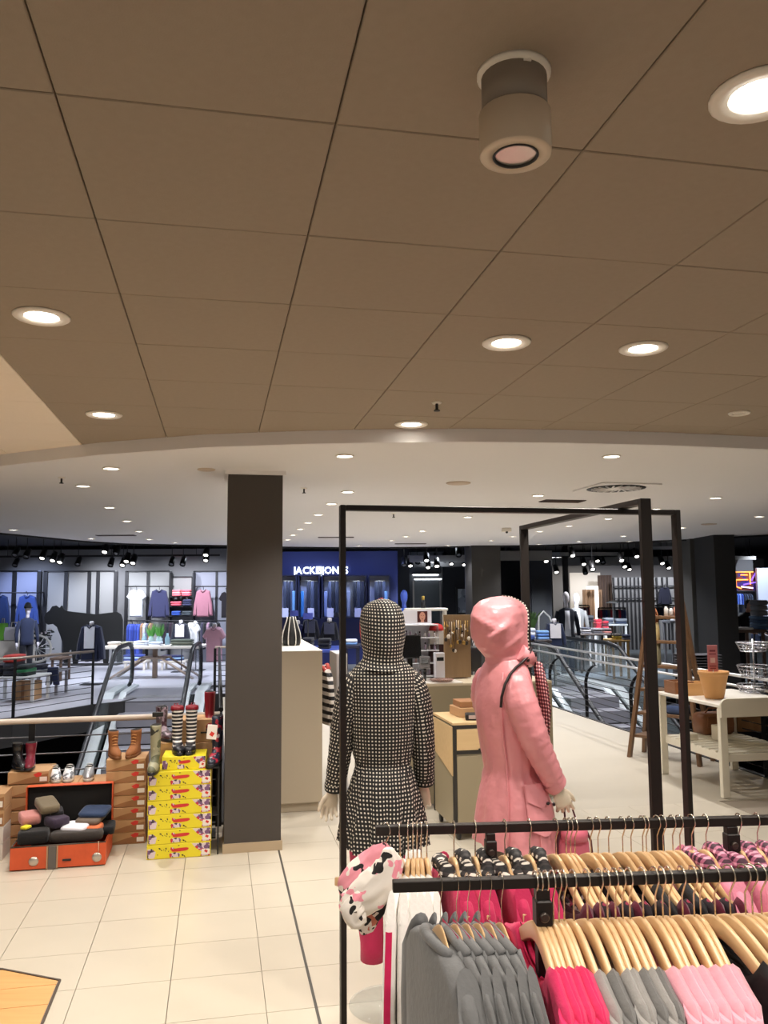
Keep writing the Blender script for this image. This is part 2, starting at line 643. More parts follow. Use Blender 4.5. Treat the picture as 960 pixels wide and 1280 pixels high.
# the dark pillar on the left
m_pillar = mat('charcoal_pillar', (66, 60, 55), rough=0.6, noise=(1.5, 0.06))
col = struct('column', MB().box(T(0.285, 6.735, Z_LO / 2), (0.43, 0.43, Z_LO), rz=A), m_pillar)
struct('baseboard', MB().box(T(0.285, 6.735, 0.035), (0.45, 0.45, 0.07), rz=A), mat('beige_skirting', (178, 158, 130), rough=0.4), col)
struct('collar', MB().box(T(0.285, 6.735, Z_LO - 0.015), (0.48, 0.48, 0.03), rz=A), m_white, col)


def pillar(x0, x1, Y, dep, m, rz=0.0, nm='column'):
    a, b = D(x0, 760, Y), D(x1, 760, Y)
    w = b.x - a.x
    return struct(nm, MB().box(((a.x + b.x) / 2, Y + dep / 2, 1.72), (w, dep, 3.46), rz=rz), m)


# ---------------------------------------------------------------- ceiling lamps
def downlight_mesh(r, lens, ring=m_ring, seg=24, k=1.0):
    a = MB().lathe((0, 0, 0), [(r, 0.0), (r, -0.004), (r * 0.92, -0.010), (r * 0.62 * k, -0.006), (r * 0.60 * k, 0.03), (r * 0.60 * k, 0.034)], seg)
    b = MB().lathe((0, 0, 0), [(r * 0.59 * k, 0.004), (r * 0.57 * k, -0.003), (r * 0.3 * k, -0.006)], seg)
    return a.mesh('ring', ring), b.mesh('lens', lens)


dl_ring, dl_lens = downlight_mesh(0.105, m_lens)
dl_off = MB().lathe((0, 0, 0), [(0.062, 0.004), (0.06, -0.002), (0.03, -0.003)], 24).mesh('lens', mat('unlit_lens', (225, 215, 200), rough=0.2))
NEARL = [((52, 395), 'near the cream tiles on the left'), ((130, 518), 'close to the curved edge on the left'), ((514, 530), 'touching the curved edge in the middle'),
         ((633, 428), 'mid-ceiling, left one of a close pair'), ((804, 435), 'mid-ceiling, right one of a close pair'), ((950, 118), 'nearest the camera at the top right')]
for (px, py), where in NEARL:
    p = P(px, py, Z_UP - 0.001)
    t = thing('recessed_downlight', 'lit round white downlight ' + where, 'ceiling light', p, 0, 'large downlights in the taupe ceiling')
    obj('ring', dl_ring, parent=t)
    obj('lens', dl_lens, parent=t)
    lamp('bulb', t, (0, 0, -0.03), LAMP_NEAR, WARM, 140, 0.7, 0.06)
p = P(924, 516, Z_UP - 0.001)
t = thing('recessed_downlight', 'small unlit round downlight in the taupe ceiling at far right', 'ceiling light', p)
o = obj('ring', dl_ring, parent=t); o.scale = (.6, .6, 1)
o = obj('lens', dl_off, parent=t); o.scale = (.6, .6, 1)
for k, (x, y) in enumerate([(-0.9, 0.6), (0.6, 0.2), (2.2, 2.4), (-2.4, 1.6), (2.2, 0.2), (-0.6, -1.4), (1.2, -1.6), (-3.3, 3.0), (-4.2, 4.6), (-3.4, 1.0)]):   # unseen lamps assumed overhead; last three added to brighten the cream tiles
    t = thing('recessed_downlight', 'unseen round white downlight outside the view, ' + ORD[k] + ' of ten', 'ceiling light', (x, y, Z_UP - 0.001), 0, 'large downlights in the taupe ceiling')
    obj('ring', dl_ring, parent=t)
    obj('lens', dl_lens, parent=t)
    lamp('bulb', t, (0, 0, -0.03), LAMP_NEAR, WARM, 140, 0.7, 0.06)

LOWL = [(139, 585), (104, 607), (137, 634), (158.5, 651), (174, 664), (16.5, 662), (114, 673), (186.5, 674), (218.5, 678), (431, 569.5), (434.5, 614.5), (414.5, 629.5),
        (398, 643), (385, 653), (375.5, 661), (366.5, 668.5), (359, 674.5), (448.5, 682), (764.5, 570), (672.5, 619), (584.5, 646), (528, 663.5), (507.5, 670.5), (489.5, 675.5),
        (560, 682), (614, 675.5), (641, 670.5), (674, 664), (711.5, 657), (760, 648), (673.5, 680), (723.5, 676.5), (779.5, 670), (786.5, 676.5), (819.5, 636), (852.5, 659.5),
        (894.5, 622), (949, 645.5), (900, 671)]
sl_ring, sl_lens = downlight_mesh(0.066, m_lens_s, seg=16, k=1.42)
pos = sorted(((P(x, y, Z_LO - 0.001), x) for x, y in LOWL), key=lambda q: q[1])
for k, (p, x) in enumerate(pos):
    t = thing('spot_downlight', 'tiny lit downlight in the white lower ceiling, %s from the left' % ORD[k], 'ceiling light', p, 0, 'small downlights in the white ceiling')
    obj('ring', sl_ring, parent=t)
    obj('lens', sl_lens, parent=t)
    f = min(1.0, max(0.0, (p.y - 7.0) / 6.0))
    lamp('bulb', t, (0, 0, -0.03), LAMP_MID, tuple(a * (1 - f) + b * f for a, b in zip(NEUT, (0.93, 0.94, 1.0))), 125, 0.7, 0.04)

# surface-mounted spotlight, not lit
p = P(642, 92, Z_UP)
t = thing('ceiling_spotlight', 'big cylindrical two-part spotlight mounted under the taupe ceiling', 'spotlight', p)
obj('mount_plate', MB().lathe((0, 0, 0), [(0.076, 0.0), (0.076, -0.007), (0.068, -0.012), (0.02, -0.012)], 28), m_ring, t)
obj('neck', MB().lathe((0, 0, 0), [(0.067, -0.010), (0.067, -0.095), (0.03, -0.095)], 28), mat('grey_lamp_neck', (150, 140, 128), rough=0.5), t)
obj('housing', MB().lathe((0, 0, 0), [(0.03, -0.088), (0.071, -0.088), (0.073, -0.091), (0.073, -0.176), (0.071, -0.179), (0.047, -0.179), (0.045, -0.150)], 32, cap=False), mat('lamp_housing', (208, 192, 170), rough=0.5), t)
obj('bezel', MB().lathe((0, 0, 0), [(0.047, -0.1795), (0.046, -0.181), (0.042, -0.181), (0.041, -0.172)], 28, cap=False), m_black, t)
obj('reflector', MB().lathe((0, 0, 0), [(0.042, -0.176), (0.034, -0.172), (0.018, -0.160), (0.004, -0.156)], 28), mat('lamp_reflector', (215, 210, 200), rough=0.25, metal=0.7), t)
obj('clip', MB().box((0.012, -0.06, -0.014), (0.025, 0.012, 0.006)), m_ring, t)

# sprinklers, detectors, vents
spr = [((546, 503), Z_UP, 'under the taupe ceiling in the middle'), ((77, 597), Z_LO, 'under the white ceiling at far left'), ((380, 610), Z_LO, 'under the white ceiling right of the pillar'), ((492, 642), Z_LO, 'under the white ceiling left of the black frame top')]
for (px, py), z, w in spr:
    t = thing('sprinkler', 'small metal sprinkler head ' + w, 'sprinkler', P(px, py, z))
    obj('plate', MB().lathe((0, 0, 0), [(0.03, 0), (0.028, -0.006), (0.01, -0.008)], 14), m_ring, t)
    obj('nozzle', MB().lathe((0, 0, 0), [(0.008, -0.006), (0.008, -0.04), (0.018, -0.045), (0.018, -0.05)], 10), m_black, t)
for (px, py), s, w in (((573, 603.5), 0.11, 'round flat white speaker plate near the middle of the lower ceiling'), ((886, 655), 0.11, 'round flat pale plate in the lower ceiling at right'), ((258, 586.5), 0.07, 'pale round smoke sensor beside the pillar top')):
    tag(obj('ceiling_plate', MB().lathe((0, 0, 0), [(s, 0), (s, -0.006), (s * .9, -0.010), (s * .3, -0.010)], 20), mat('plate_beige', (196, 178, 158), rough=0.6), loc=P(px, py, Z_LO)), w, 'ceiling plate')
p = P(770, 609, Z_LO - 0.002)
t = thing('air_diffuser', 'square white ceiling diffuser with a round ring of black slots', 'air vent', p, A)
obj('plate', MB().box((0, 0, -0.006), (0.60, 0.60, 0.012)), m_white, t)
obj('hub', MB().lathe((0, 0, 0), [(0.10, -0.012), (0.10, -0.018), (0.04, -0.02)], 20), m_white, t)
obj('slot_ring', MB().lathe((0, 0, 0), [(0.10, -0.0125), (0.27, -0.0125), (0.27, -0.016), (0.10, -0.016)], 36, cap=False), m_black, t)
for k in range(20):
    a = 2 * PI * k / 20
    obj('vane', MB().box((math.cos(a) * 0.165, math.sin(a) * 0.165, -0.018), (0.13, 0.016, 0.006), rz=a + 0.25), m_white, t)
t = thing('air_vent', 'dark rectangular vent grille in the white ceiling above the black frame', 'air vent', P(703, 626, Z_LO), A)
obj('grille', MB().box((0, 0, -0.004), (0.46, 0.20, 0.008)), mat('vent_dark', (58, 40, 38), rough=0.6), t)
for k in range(4):
    obj('louvre', MB().box((0, -0.075 + k * 0.05, -0.010), (0.44, 0.008, 0.006)), mat('vent_dark2', (84, 66, 60), rough=0.6), t)
for (px, py), w in (((145, 669), 'left of the pillar'), ((420, 671.5), 'right of the pillar'), ((513, 679.5), 'behind the gingham hood')):
    t = thing('slot_vent', 'long dark slot vent in the far white ceiling ' + w, 'air vent', P(px, py, Z_LO), 0.05)
    obj('frame', MB().box((0, 0, -0.004), (0.62, 0.16, 0.008)), mat('vent_dark', (58, 40, 38), rough=0.6), t)
    obj('louvre', MB().box((0, 0, -0.010), (0.58, 0.02, 0.006)), mat('vent_dark2', (84, 66, 60), rough=0.6), t)
p = P(633, 660, Z_LO)
t = thing('emergency_fitting', 'small white box fitting hanging from the far white ceiling', 'ceiling fitting', p)
obj('box', MB().rbox((0, 0, -0.03), (0.14, 0.10, 0.06), 0.01), m_ring, t)
obj('sensor', MB().ball((0, -0.03, -0.065), 0.02, 8), m_black, t)
# ---------------------------------------------------------------- foreground: display frame, clothes rails
m_frame = mat('black_frame_steel', (34, 28, 25), rough=0.45, metal=0.3)
m_hanger = woodmat('beech_hanger', (206, 166, 118), (230, 194, 148), 2.0, 0.30, axis=0)
m_hook = mat('hook_steel', (215, 205, 190), rough=0.22, metal=1.0)
ZT = 2.275
t = thing('portal_stand', 'tall black steel display frame of two crossing portals around the mannequins', 'display frame', T(0, 0), A)
U1, U2, V1 = 0.446, 1.797, 2.962
U3, V3, V4 = 1.566, 2.79, 4.03
for u in (U1, U2):
    obj('post', MB().rbox((u, V1, ZT / 2), (0.020, 0.040, ZT), 0.002), m_frame, t)
obj('beam', MB().rbox(((U1 + U2) / 2, V1, ZT - 0.010), (U2 - U1 - 0.021, 0.040, 0.020), 0.002), m_frame, t)
for v in (V3, V4):
    obj('post', MB().rbox((U3, v, ZT / 2 + 0.012), (0.042, 0.022, ZT + 0.024), 0.002), m_frame, t)
obj('beam', MB().rbox((U3, (V3 + V4) / 2, ZT + 0.013), (0.042, V4 - V3 - 0.023, 0.022), 0.002), m_frame, t)
obj('base_bar', MB().rbox((U3, (V3 + V4) / 2, 0.010), (0.040, V4 - V3 - 0.023, 0.018), 0.002), m_frame, t)
obj('base_bar', MB().rbox(((U1 + U2) / 2 - 0.12, V1, 0.010), (U2 - U1 - 0.27, 0.038, 0.018), 0.002), m_frame, t)

RE = math.radians(4.0)
RF0, RB0, ZF, ZB = Vector((0.012, 1.716, 1.362)), Vector((-0.030, 2.384, 1.284)), 1.362, 1.284
RDIR = Vector((math.cos(RE), math.sin(RE), 0))


def rail(name, label, start, length, posts, w):
    t = thing(name, label, 'clothes rail', (start.x, start.y, 0), RE)
    z = start.z
    obj('rail', MB().rbox((length / 2, 0, z), (length, w, w), 0.0015), m_frame, t)
    for s, pw in posts:
        obj('post', MB().rbox((s, 0, (z - w / 2) / 2 + 0.015), (pw, 0.026, z - w / 2 - 0.032), 0.002), m_frame, t)
        k = obj('clamp', MB().rbox((s, -0.002, z - 0.058), (pw + 0.006, 0.034, 0.05), 0.003), m_frame, t)
        obj('knob', MB().lathe((0, 0, 0), [(0.004, 0), (0.009, 0.001), (0.010, 0.008), (0.007, 0.011)], 16), mat('dark_knob', (72, 64, 58), rough=0.35, metal=0.6), t, (s - 0.002, -0.019, z - 0.062)).rotation_euler = (PI / 2, 0, 0)
        obj('foot', MB().rbox((s, 0, 0.012), (0.04, 0.5, 0.022), 0.004), m_frame, t)
    return t


rail('clothes_rail', 'front black clothes rail carrying the grey jackets and bright pink tops', RF0, 1.52, [(0.306, 0.028), (1.35, 0.028)], 0.021)
rail('clothes_rail', 'rear black clothes rail carrying white tops and gingham-lined jackets', RB0, 1.60, [(0.327, 0.025), (1.035, 0.032)], 0.025)


def on_rail(px, py, start):
    Y = start.y
    for _ in range(5):
        p = D(px, py, Y)
        Y = start.y + (p.x - start.x) * math.tan(RE)
    return Vector((p.x, Y, start.z))


# ---- hanger: local X across, Z up, origin in the middle of the rail
def zarm(x):
    a = min(1.0, abs(x) / 0.215)
    return -0.098 - 0.082 * (a * a * (3 - 2 * a)) ** 0.9


def hanger_meshes():
    mb = MB()
    rings = []
    N = 18
    for k in range(N + 1):
        x = -0.215 + 0.43 * k / N
        a = abs(x) / 0.215
        h = 0.019 - 0.007 * a
        th = 0.0060
        y = 0.009 * a * a
        z = zarm(x)
        rings.append([Vector((x, y + th * c, z + h * d)) for c, d in ((-1, -.8), (-.7, -1), (.7, -1), (1, -.8), (1, .8), (.6, 1), (-.6, 1), (-1, .8))])
    mb.loft(rings, smooth=True)
    wood = mb.mesh('shoulder_arm', m_hanger)
    path = []
    for a in range(-50, 216, 19):
        r = math.radians(a)
        path.append((0.0195 * math.cos(r) * 1.0, 0, 0.0195 * math.sin(r) + 0.001))
    path += [(-0.008, 0, -0.022), (0.0, 0, -0.036), (0, 0, -0.055), (0, 0, -0.085)]
    hook = MB().tube(path, 0.0020, 6).mesh('hook', m_hook)
    return wood, hook


hg_wood, hg_hook = hanger_meshes()


def strap_mesh(mats, xn=0.14, L=0.62, hw=0.215, t=0.013, scoop_f=0.14, scoop_b=0.06, sleeve=0.0, flare=0.02, mi_side=None, seed=0):
    """a top on a hanger: open neck between the straps, front (-Y) and back (+Y) panels meeting over the shoulders"""
    rnd = random.Random(seed)
    mb = MB()
    NX, NZ = 22, 10
    ph = rnd.uniform(0, 6)
    for side in (-1, 1):
        pts, idx = [], {}
        uvs = []
        for i in range(NX + 1):
            x0 = -hw + 2 * hw * i / NX
            ax = abs(x0)
            ztop = zarm(min(ax, 0.214)) + 0.021
            if ax > 0.2:
                ztop -= (ax - 0.2) * 1.2
            if ax < xn:
                zn = zarm(xn) + 0.018
                ztop = zn - (scoop_f if side < 0 else scoop_b) * math.sqrt(max(0, 1 - (ax / xn) ** 2))
            for j in range(NZ + 1):
                f = (j / NZ) ** 1.9
                z = ztop + (-L - ztop) * f
                xx = x0 * (1 + flare * f / hw * 1.0)
                d = t * min(1, 0.35 + 2.2 * f) * math.sqrt(max(0.0, 1 - (x0 / hw) ** 4)) + 0.0075 * (1 if ax < hw - 1e-4 else 0.3)
                if j == 0:
                    d = 0.0 if ax >= xn else 0.006
                    z = z + (0.004 if ax >= xn else 0)
                d += 0.004 * f * math.sin(x0 * 45 + ph + side) * (1 - abs(x0 / hw))
                yc = 0.009 * (min(ax, 0.215) / 0.215) ** 2 * max(0, 1 - 2 * f)
                pts.append((xx, yc + side * d, z))
                uvs.append((xx, z))
        fs = []
        for i in range(NX):
            for j in range(NZ):
                a = i * (NZ + 1) + j
                fs.append((a, a + 1, a + NZ + 2, a + NZ + 1))
        mb.add(pts, fs, 0, True, uvs)
    if sleeve:
        for s in (-1, 1):
            rings = []
            for k in range(6):
                f = k / 5
                cx, cz = s * (hw - 0.02 + 0.035 * f), zarm(0.2) - 0.01 - sleeve * f
                rings.append([(cx + math.cos(2 * PI * q / 12) * (0.024 + 0.012 * min(1, 3 * f)), math.sin(2 * PI * q / 12) * (0.012 + 0.006 * f) + 0.012 * (1 - f), cz + (0.02 if f < 0.1 else 0) - s * 0.3 * math.cos(2 * PI * q / 12) * 0.03) for q in range(12)])
            mb.loft(rings, 0, True)
    return mb.mesh('top', mats)


def jacket_mesh(mats, L=0.72, thick=0.024, hood=False, sl=0.60, tk=1.0):
    """jacket on a hanger, collar or soft gathered hood collar, sleeves hanging; material 0 body, 1 lining and collar"""
    mb = MB()
    rings = []
    for z, hx, ty in ((-0.106, 0.045, 0.018), (-0.112, 0.085, 0.024), (-0.126, 0.13, 0.027), (-0.147, 0.172, 0.028), (-0.172, 0.198, thick + 0.004), (-0.25, 0.205, thick + 0.008), (-0.4, 0.20, thick + 0.006), (-0.55, 0.212, thick + 0.008), (-L, 0.222, thick + 0.010)):
        R = []
        for q in range(28):
            a = 2 * PI * q / 28
            c, s_ = math.cos(a), math.sin(a)
            R.append((hx * math.copysign(abs(c) ** 0.75, c), 0.004 + ty * tk * math.copysign(abs(s_) ** 0.8, s_) * (1 + 0.10 * math.sin(7 * a + z * 20)), z))
        rings.append(R)
    mb.loft(rings, 0, True)
    for s in (-1, 1):
        rings = []
        for f, dx, dy, rx, ry in ((0, -0.022, 0.0, 0.026, 0.024), (0.05, 0.0, 0, 0.040, 0.028), (0.25, 0.02, -.004, 0.044, 0.030), (0.46, 0.034, -.008, 0.040, 0.029), (0.50, 0.036, -.010, 0.043, 0.031), (0.54, 0.036, -.010, 0.039, 0.028), (0.8, 0.036, -.016, 0.036, 0.026), (1.0, 0.034, -.02, 0.035, 0.025)):
            cz = -0.148 - sl * f
            tl = 0.045 * (1 - f)
            rings.append([(s * (0.185 + dx) + math.cos(2 * PI * q / 14) * rx, dy * tk + math.sin(2 * PI * q / 14) * ry * tk, cz - s * math.cos(2 * PI * q / 14) * tl) for q in range(14)])
        mb.loft(rings, 0, True)
    if hood:
        path = [(0.085 * math.cos(2 * PI * k / 20), 0.034 * math.sin(2 * PI * k / 20) + 0.004, -0.112 - 0.024 * math.cos(4 * PI * k / 20) + 0.008 * math.sin(6 * PI * k / 20)) for k in range(21)]
        mb.tube(path, [0.020 + 0.006 * math.sin(k * 2.1) for k in range(21)], 10, 1)
        mb.tube([(0.02, -0.045, -0.10), (0.03, -0.052, -0.22), (0.02, -0.05, -0.38), (0.025, -0.046, -0.60)], [0.016, 0.02, 0.018, 0.016], 8, 1)
    else:
        path = [(0.064 * math.cos(PI * k / 12), 0.026 * tk * math.sin(PI * k / 12) + 0.002, -0.112 + 0.016 * math.sin(PI * k / 12)) for k in range(13)]
        mb.tube(path, 0.011, 8, 0)
        for s in (-1, 1):     # lapels folded down the front, a slit of lining between them
            mb.add([(s * 0.064, -0.016 * tk, -0.104), (s * 0.115, -0.034 * tk, -0.175), (s * 0.085, -0.040 * tk, -0.215), (s * 0.10, -0.041 * tk, -0.235), (s * 0.02, -0.042 * tk, -0.38), (s * 0.012, -0.037 * tk, -0.30)],
                   [(0, 1, 2, 3, 4, 5)] if s < 0 else [(5, 4, 3, 2, 1, 0)], 0, True)
            mb.tube([(s * 0.064, -0.016 * tk, -0.106), (s * 0.10, -0.036 * tk, -0.16), (s * 0.088, -0.042 * tk, -0.21)], 0.006, 6, 0)
        mb.add([(-0.05, -0.020 * tk, -0.085), (0.05, -0.020 * tk, -0.085), (0.012, -0.0385 * tk, -0.36), (-0.012, -0.0385 * tk, -0.36)], [(0, 1, 2, 3)], 1)
        for s in (-1, 1):
            mb.box((s * 0.11, -0.036 * tk, -0.50), (0.11, 0.006, 0.012), 0, 0)
    return mb.mesh('jacket', mats)


c_hot, c_rose, c_lpink = cloth('hot_pink', (226, 52, 104)), cloth('raspberry', (190, 46, 88)), mat('pale_pink_velour', (240, 168, 182), rough=0.75, noise=(9, 0.12), bump=(40, 0.2), sheen=0.3)
c_grey, c_lgrey, c_dgrey = cloth('jacket_grey', (112, 112, 112), 0.05), cloth('light_grey', (160, 156, 152)), cloth('mid_grey', (120, 118, 116))
c_black, c_maroon, c_white = mat('black_cloth', (22, 21, 24), rough=0.6, bump=(60, 0.2)), cloth('maroon', (88, 22, 42)), cloth('white', (238, 234, 228), 0.03)
g_bw = gingham('gingham_black_white', (226, 218, 204), (30, 27, 26), (10, 9, 9), 0.0172)
g_coll = gingham('gingham_collar', (220, 212, 200), (52, 46, 46), (18, 16, 17), 0.021, 'Object')
g_pink = gingham('gingham_pink', (238, 176, 196), (170, 96, 124), (66, 30, 48), 0.021, 'Object')
c_soft = cloth('soft_pink', (224, 140, 162))
hang_g = thing('wooden_hanger', '', 'hanger')
obj('shoulder_arm', hg_wood, parent=hang_g)
obj('hook', hg_hook, parent=hang_g)
first_used = []
last_hanger = [None]


def hang(px, py, start, jit, label, group):
    p = on_rail(px, py, start)
    rz = RE + PI / 2 + jit
    if not first_used:
        first_used.append(1)
        h = hang_g
        h.location, h.rotation_euler = p, (0, 0, rz)
        tag(h, label, 'hanger', group)
    else:
        h = copy_tree(hang_g, p, rz, label, group)
        h.scale = (1, 1, 1)
    h.scale = (0.90, 1, 1)
    last_hanger[0] = h
    return p, rz


me_jk = jacket_mesh([c_grey, c_hot], tk=0.46)
me_jk0 = jacket_mesh([c_grey, c_hot], tk=1.0)
me_jk_h = jacket_mesh([c_rose, g_coll], L=0.66, hood=True, sl=0.5)
me_jk_p = jacket_mesh([c_soft, g_pink], L=0.66, hood=True, sl=0.5)
tops = {'hot': [strap_mesh([c_hot], 0.098, sleeve=0.16, seed=k) for k in range(2)], 'lgrey': [strap_mesh([c_lgrey], 0.108, sleeve=0.2, seed=5)],
        'dgrey': [strap_mesh([c_dgrey], 0.108, sleeve=0.2, seed=6)], 'lpink': [strap_mesh([c_lpink], 0.102, sleeve=0.24, t=0.018, seed=k) for k in (8, 9)],
        'black': [strap_mesh([c_black], 0.11, sleeve=0, seed=11)], 'maroon': [strap_mesh([c_maroon], 0.175, L=0.6, scoop_f=0.16, seed=12)],
        'dark_print': [strap_mesh([blotches('dark_print', (34, 24, 30), [((150, 40, 70), 0.58, 3), ((196, 180, 180), 0.66, 8)], 22)], 0.16, seed=13)]}
FR = [(550, 'jk'), (570, 'jk'), (584, 'jk'), (598, 'jk'), (611, 'jk'), (626, 'jk'),
      (669, 'hot'), (674.5, 'hot'), (682, 'hot'), (690.5, 'hot'), (697.5, 'hot'), (704, 'hot'), (716, 'lgrey'), (733, 'dgrey'), (749, 'lgrey'), (758, 'lgrey'), (768, 'dgrey'), (777, 'lgrey'), (786, 'dgrey'),
      (802.5, 'lpink'), (818, 'lpink'), (827, 'lpink'), (835.5, 'lpink'), (851.7, 'lpink'), (866, 'lpink'), (874, 'lpink'), (892, 'black'), (911, 'black'), (930, 'black'), (938.7, 'black'), (950, 'black'),
      (968, 'maroon'), (984, 'lpink')]
names = {'jk': ('grey_jacket', 'grey tailored jacket', 'jacket', 'grey jackets on the front rail'), 'hot': ('pink_shirt', 'hot pink wide-necked shirt', 'shirt', 'hot pink shirts on the front rail'),
         'lgrey': ('grey_shirt', 'light grey wide-necked shirt', 'shirt', 'light grey shirts on the front rail'), 'dgrey': ('grey_shirt', 'mid grey wide-necked shirt', 'shirt', 'mid grey shirts on the front rail'),
         'lpink': ('velour_shirt', 'pale pink velour shirt', 'shirt', 'pale pink shirts on the front rail'), 'black': ('black_shirt', 'black sleeveless shirt', 'shirt', 'black shirts on the front rail'),
         'maroon': ('maroon_shirt', 'maroon wide-necked shirt', 'shirt', 'maroon shirts on the rails')}
cnt = {}
rj = random.Random(3)
for px, kind in FR:
    k = cnt[kind] = cnt.get(kind, 0) + 1
    nm, lab, cat, grp = names[kind]
    jit = rj.uniform(-0.03, 0.03) + (0.20 if kind == 'jk' else 0.10 if px < 885 else 0.34)
    lab2 = '%s on the front rail, %s of its colour from the left' % (lab, ORD[k - 1])
    p, rz = hang(px, 1095, RF0, jit, 'beech hanger on the front rail holding the %s %s from the left' % (ORD[k - 1], lab.replace(' wide-necked', '')), 'hangers on the front rail')
    if kind == 'jk':
        last_hanger[0].scale = (0.70, 0.40, 1)
    me = (me_jk0 if k == 1 else me_jk) if kind == 'jk' else tops[kind][k % len(tops[kind])]
    o = obj(nm, me, loc=p, rz=rz)
    tag(o, lab2, cat, grp)

RR = [(567, 'hood'), (593.5, 'hood'), (630.5, 'hood'), (661.5, 'hood'), (694, 'maroon'), (707, 'maroon'), (712.5, 'dark_print'), (718, 'maroon'), (737.5, 'dark_print'), (746.7, 'maroon'), (760, 'dark_print'), (777.5, 'dark_print'), (788, 'black'),
      (802.5, 'maroon'), (807, 'dark_print'), (821, 'black'), (828, 'dark_print'), (840, 'maroon'), (849, 'dark_print'), (864, 'maroon'), (881.7, 'softp'), (923, 'softp'), (946, 'softp'), (972, 'softp')]
names2 = {'hood': ('hooded_jacket', 'raspberry jacket with black-checked hood', 'jacket', 'gingham-hooded jackets on the rear rail'), 'maroon': ('maroon_shirt', 'maroon low-necked shirt', 'shirt', 'maroon shirts on the rear rail'),
          'dark_print': ('printed_shirt', 'dark printed low-necked shirt', 'shirt', 'dark printed shirts on the rear rail'), 'black': ('black_shirt', 'black low-necked shirt', 'shirt', 'black shirts on the rear rail'),
          'softp': ('hooded_jacket', 'soft pink jacket with pink-checked hood', 'jacket', 'pink gingham-hooded jackets on the rear rail')}
cnt = {}
for px, kind in RR:
    k = cnt[kind] = cnt.get(kind, 0) + 1
    nm, lab, cat, grp = names2[kind]
    lab2 = '%s on the rear rail, %s from the left' % (lab, ORD[k - 1])
    p, rz = hang(px, 1030, RB0, rj.uniform(-0.05, 0.05) + (0.05 if kind in ('hood', 'softp') else 0.24), 'beech hanger on the rear rail holding the %s %s' % (ORD[k - 1], lab.split(' with ')[0]), 'hangers on the rear rail')
    me = me_jk_h if kind == 'hood' else me_jk_p if kind == 'softp' else tops[kind][0]
    o = obj(nm, me, loc=p, rz=rz)
    tag(o, lab2, cat, grp)

# six white tops with a bright pink stripe down the sleeve, at the left end of the rear rail
c_stripe = cloth('stripe_pink', (206, 34, 88))
mw = strap_mesh([c_white], 0.06, L=0.66, hw=0.215, t=0.016, scoop_f=0.06, scoop_b=0.02, seed=21)


def white_sleeve():
    mb = MB()
    rings = []
    for f in [k / 10 for k in range(11)]:
        cz = -0.135 - 0.58 * f
        cx = -(0.19 + 0.04 * min(1, f * 3) + 0.018 * f)
        rings.append([(cx + math.cos(2 * PI * q / 12) * (0.036 if f > 0 else 0.02), math.sin(2 * PI * q / 12) * (0.017 if f > 0 else .01), cz + math.cos(2 * PI * q / 12) * 0.03 * (1 - f)) for q in range(12)])
    mb.loft(rings, 0, True)
    return mb.mesh('sleeve', c_white)


def sleeve_stripe():
    mb = MB()
    pts = []
    n = 0
    for f in [0.04 + 0.96 * k / 9 for k in range(10)]:
        cz = -0.135 - 0.58 * f
        cx = -(0.19 + 0.04 * min(1, f * 3) + 0.018 * f) - 0.0368
        for y, dx in ((-0.0085, 0.003), (0.0085, 0.003)):
            pts.append((cx + dx, y, cz - 0.03 * (1 - f)))
        pts.append((cx - 0.0008, 0.0, cz - 0.03 * (1 - f)))
    fs = []
    for k in range(9):
        a, b = 3 * k, 3 * k + 3
        fs += [(a, a + 2, b + 2, b), (a + 2, a + 1, b + 1, b + 2)]
    mb.add(pts, fs, 0, True)
    return mb.mesh('stripe', c_stripe)


me_ws, me_st = white_sleeve(), sleeve_stripe()
for k, px in enumerate((500, 510, 516, 521, 526, 533)):
    jit = (-0.22, -0.16, -0.10, -0.06, -0.02, 0.02)[k]
    p, rz = hang(px, 1030, RB0, jit, 'beech hanger at the left end of the rear rail holding the %s white striped shirt' % ORD[k], 'hangers on the rear rail')
    t = thing('striped_shirt', 'white shirt with bright pink sleeve stripe on the rear rail, %s from the left' % ORD[k], 'shirt', p, rz, 'white striped shirts on the rear rail')
    obj('body', mw, parent=t)
    obj('sleeve', me_ws, parent=t)
    s2 = obj('sleeve', me_ws, parent=t)
    s2.rotation_euler = (0, 0, PI)
    if k in (0, 2, 3):
        obj('stripe', me_st, parent=t, label='bright pink stripe')

# printed scarf-like top drooping off the rail's left end
m_print = blotches('black_pink_print', (232, 224, 214), [((236, 150, 164), 0.62, 2.3), ((24, 20, 20), 0.60, 9.1)], 24, 0.8)
p, rz = hang(482, 1034, RB0, 0.75, 'hanger at the very end of the rear rail carrying the printed scarf top', 'hangers on the rear rail')
m_print2 = blotches('pink_black_print', (232, 150, 164), [((24, 20, 22), 0.53, 5.3), ((236, 226, 216), 0.62, 1.1)], 20, 0.8)
m_print3 = blotches('black_white_print', (30, 26, 26), [((226, 214, 206), 0.56, 2.3), ((190, 110, 90), 0.62, 6.1)], 26, 0.8)
t = thing('printed_scarf', 'white scarf printed with black and pink shapes drooping from the rail end', 'scarf', D(470, 1100, 2.30))
o_ = t.location.copy()


